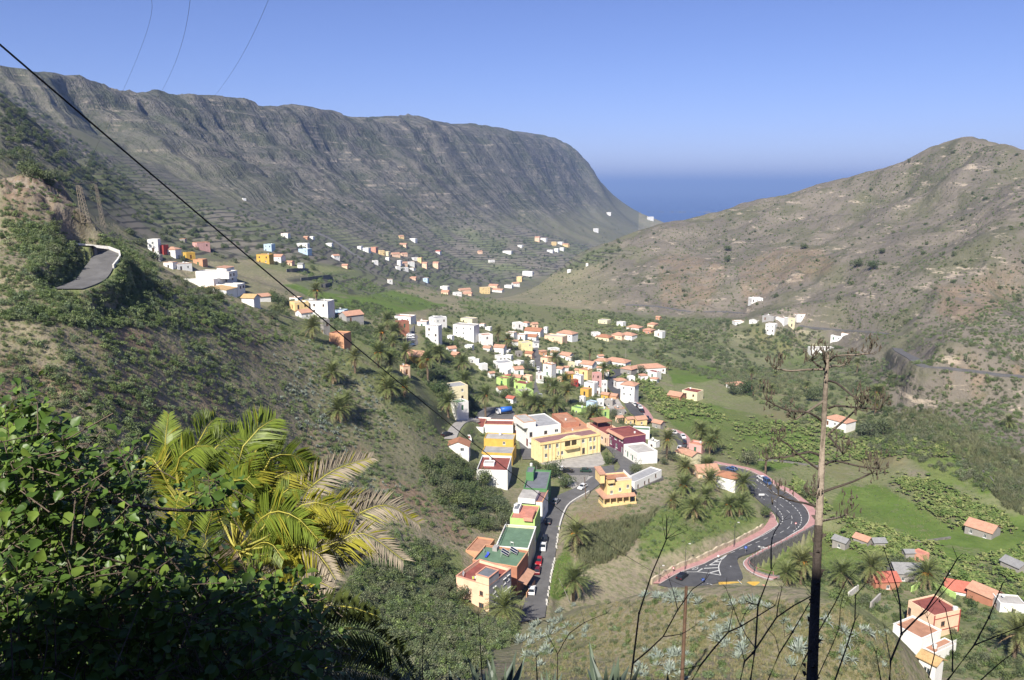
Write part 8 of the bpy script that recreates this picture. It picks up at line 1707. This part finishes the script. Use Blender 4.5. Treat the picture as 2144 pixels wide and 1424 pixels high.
for i in range(26):
    f = rs.uniform(0, 0.62); u = np.interp(f, [0, 0.62], [1697, 1716]); v = np.interp(f, [0, 0.62], [1424, 1060]); w = np.interp(f, [0, 0.62], [21, 15]) * kk / 2; a = rs.uniform(0, 6.28); p = Vector(at_px(u, v, 7.0)) - KO; o_ = Vector((math.cos(a), math.sin(a), 0)); t_ = Vector((-math.sin(a), math.cos(a), 0))
    mb = MB(); mb.add([p + o_ * w + t_ * 0.02, p + o_ * w - t_ * 0.02, p + o_ * (w + 0.032) + Vector((0, 0, 0.03)), p + o_ * w + Vector((0, 0, 0.035))], [(0, 1, 2), (1, 3, 2), (3, 0, 2)]); mb.obj('bract', M_DARKSTALK, st_)

mb = MB(); b0 = Vector(at_px(1690, 1500, 7.0)); gz = zat(b0.x, b0.y); mb.tube([(b0.x - KO.x, b0.y - KO.y, gz - 0.3 - KO.z), tuple(b0 - KO)], [0.07, 22 * kk / 2], 12, cap=False); mb.obj('stem_foot', M_DARKSTALK, st_)
# dry fennel and twigs along the bottom edge
ST = [('tallest dry fennel stalk rising beside the road junction', 3.3, [((0, [(1312, 1480), (1325, 1390), (1338, 1284), (1365, 1200), (1395, 1130), (1396, 1090)]), 9), ((15, [(800, 680), (1030, 475), (1140, 275), (1250, 120), (1340, 60)]), 6), ((15, [(1030, 475), (1170, 455), (1275, 390)]), 4), ((15, [(1140, 275), (1115, 170), (1070, 30)]), 4), ((8, [(165, 880), (240, 690)]), 3), ((8, [(165, 880), (300, 780)]), 3), ((8, [(165, 880), (390, 790)]), 3), ((8, [(165, 880), (130, 700)]), 3)]),
      ('dry fennel stalk slanting right across the knoll', 3.2, [((15, [(1230, 830), (1310, 690), (1520, 440), (1610, 400), (1870, 240)]), 8), ((15, [(1520, 440), (1550, 280)]), 4), ((15, [(1310, 690), (1100, 735)]), 3), ((15, [(1610, 400), (1500, 110)]), 4)]),
      ('straight dry fennel stalk left of the agave stalk', 3.2, [((15, [(1680, 830), (1720, 560), (1740, 240), (1790, 110), (1830, 0)]), 9), ((8, [(1250, 1180), (1260, 870), (1360, 690)]), 6), ((15, [(1740, 240), (1650, 210)]), 4), ((15, [(1720, 560), (1610, 380), (1700, 220)]), 4)]),
      ('thick dry stem leaning right in front of the agave stalk', 3.0, [((15, [(1600, 840), (1640, 660), (1700, 600), (1880, 330), (2144, 170)]), 9), ((15, [(1880, 330), (1890, 240), (1920, 110)]), 5), ((15, [(1640, 660), (1600, 500)]), 4)]),
      ('dark dry stem meeting the agave stalk low down', 3.4, [((15, [(1800, 840), (1900, 600), (2000, 440), (2144, 190)]), 8), ((15, [(1900, 600), (1870, 480), (1800, 400)]), 3), ((15, [(2000, 440), (1940, 480), (1930, 360)]), 3)]),
      ('thin forked twig right of the agave stalk', 3.4, [((16, [(300, 1440), (450, 1140), (560, 950), (640, 790)]), 7), ((16, [(440, 1440), (590, 1100), (600, 960), (625, 860)]), 4), ((16, [(560, 1440), (690, 1050), (695, 890), (755, 820)]), 6), ((16, [(690, 1050), (715, 1010)]), 3)]),
      ('wide branching dry stem in front of the peach house at right', 3.3, [((7, [(785, 1340), (795, 1130), (905, 860), (1160, 600), (1470, 95)]), 9), ((7, [(905, 860), (890, 560), (860, 390), (730, 0)]), 7), ((7, [(795, 1130), (760, 950), (740, 800)]), 4), ((7, [(1060, 700), (1150, 640), (1430, 320)]), 5), ((7, [(700, 1340), (650, 1060)]), 5), ((7, [(880, 560), (760, 300)]), 3)]),
      ('dark dry stem at the lower right corner', 3.3, [((7, [(1360, 1340), (1640, 970), (1790, 690), (1930, 340)]), 8), ((7, [(1420, 1240), (1425, 960), (1350, 600), (1290, 530)]), 5), ((7, [(1640, 970), (2144, 770)]), 5), ((7, [(1690, 1340), (1900, 1150), (2050, 1040)]), 4), ((7, [(1180, 1300), (1240, 1060), (1200, 800), (1165, 690)]), 4)]),
      ('thin dry stem before the gully bushes', 5.0, [((0, [(884, 1480), (885, 1400), (886, 1305)]), 5), ((0, [(865, 1430), (890, 1385), (925, 1330)]), 3)]), ('slender dry stem below the peach house', 5.0, [((0, [(1012, 1470), (1008, 1390), (1002, 1290)]), 6), ((0, [(968, 1400), (1010, 1350)]), 2), ((0, [(1008, 1330), (1025, 1290)]), 2)]), ('dry twig fork on the left of the knoll', 4.2, [((15, [(240, 830), (240, 600), (160, 450), (170, 370)]), 4), ((15, [(240, 610), (330, 450), (440, 370), (610, 300)]), 4), ((15, [(440, 370), (430, 320)]), 2), ((15, [(90, 830), (80, 630)]), 6)])]
for lab, d, brs in ST:
    (c_, pts), w0 = brs[0]; b0 = Vector(at_px(*px(c_, *pts[0]), d)); root = link('dry_stalk', None, None, tuple(b0)); tag(root, lab, 'plant', 'dry stalks along the bottom edge')
    for i, ((c_, pts), w) in enumerate(brs):
        dd = 0.25 * rs.normal() if i else 0
        Q = catmull(np.array([list(at_px(*px(c_, x, y), d + dd * (k / len(pts)))) for k, (x, y) in enumerate(pts)]), 0.05) if len(pts) > 2 else np.array([at_px(*px(c_, x, y), d) for x, y in pts])
        Q = [Vector(q) - b0 for q in Q]; r0 = w * d / PF / 2 * 0.5
        if i == 0: gz = zat(b0.x, b0.y) - b0.z; Q = [Vector((Q[0].x - 0.05, Q[0].y, min(gz, -0.2)))] + Q
        mb = MB(); mb.tube(Q, list(np.linspace(r0, r0 * 0.45, len(Q))), 6)
        for q in Q[3::7]: mb.tube([q - Vector((0, 0, r0)), q, q + Vector((0, 0, r0))], [r0 * 0.7, r0 * 1.25, r0 * 0.7], 6)
        e = Q[-1]
        for _ in range(4 if w <= 6 else 2):
            dv = Vector((rs.normal(0, 0.5), rs.normal(0, 0.4), rs.uniform(0.3, 1))).normalized() * rs.uniform(0.02, 0.06); mb.tube([e, e + dv], [r0 * 0.3, r0 * 0.2], 4)
        mb.obj('stem' if i == 0 else 'side_branch', M_DARKSTALK, root)
# broad agaves whose tips reach into the bottom of the picture
L_AG2 = leaf_mat('shaded agave', [(0.085, 0.115, 0.085)], rough=0.5, trans=0.0)  # darker agave copy with the bottom-edge shade in its colour
rs = np.random.default_rng(23)
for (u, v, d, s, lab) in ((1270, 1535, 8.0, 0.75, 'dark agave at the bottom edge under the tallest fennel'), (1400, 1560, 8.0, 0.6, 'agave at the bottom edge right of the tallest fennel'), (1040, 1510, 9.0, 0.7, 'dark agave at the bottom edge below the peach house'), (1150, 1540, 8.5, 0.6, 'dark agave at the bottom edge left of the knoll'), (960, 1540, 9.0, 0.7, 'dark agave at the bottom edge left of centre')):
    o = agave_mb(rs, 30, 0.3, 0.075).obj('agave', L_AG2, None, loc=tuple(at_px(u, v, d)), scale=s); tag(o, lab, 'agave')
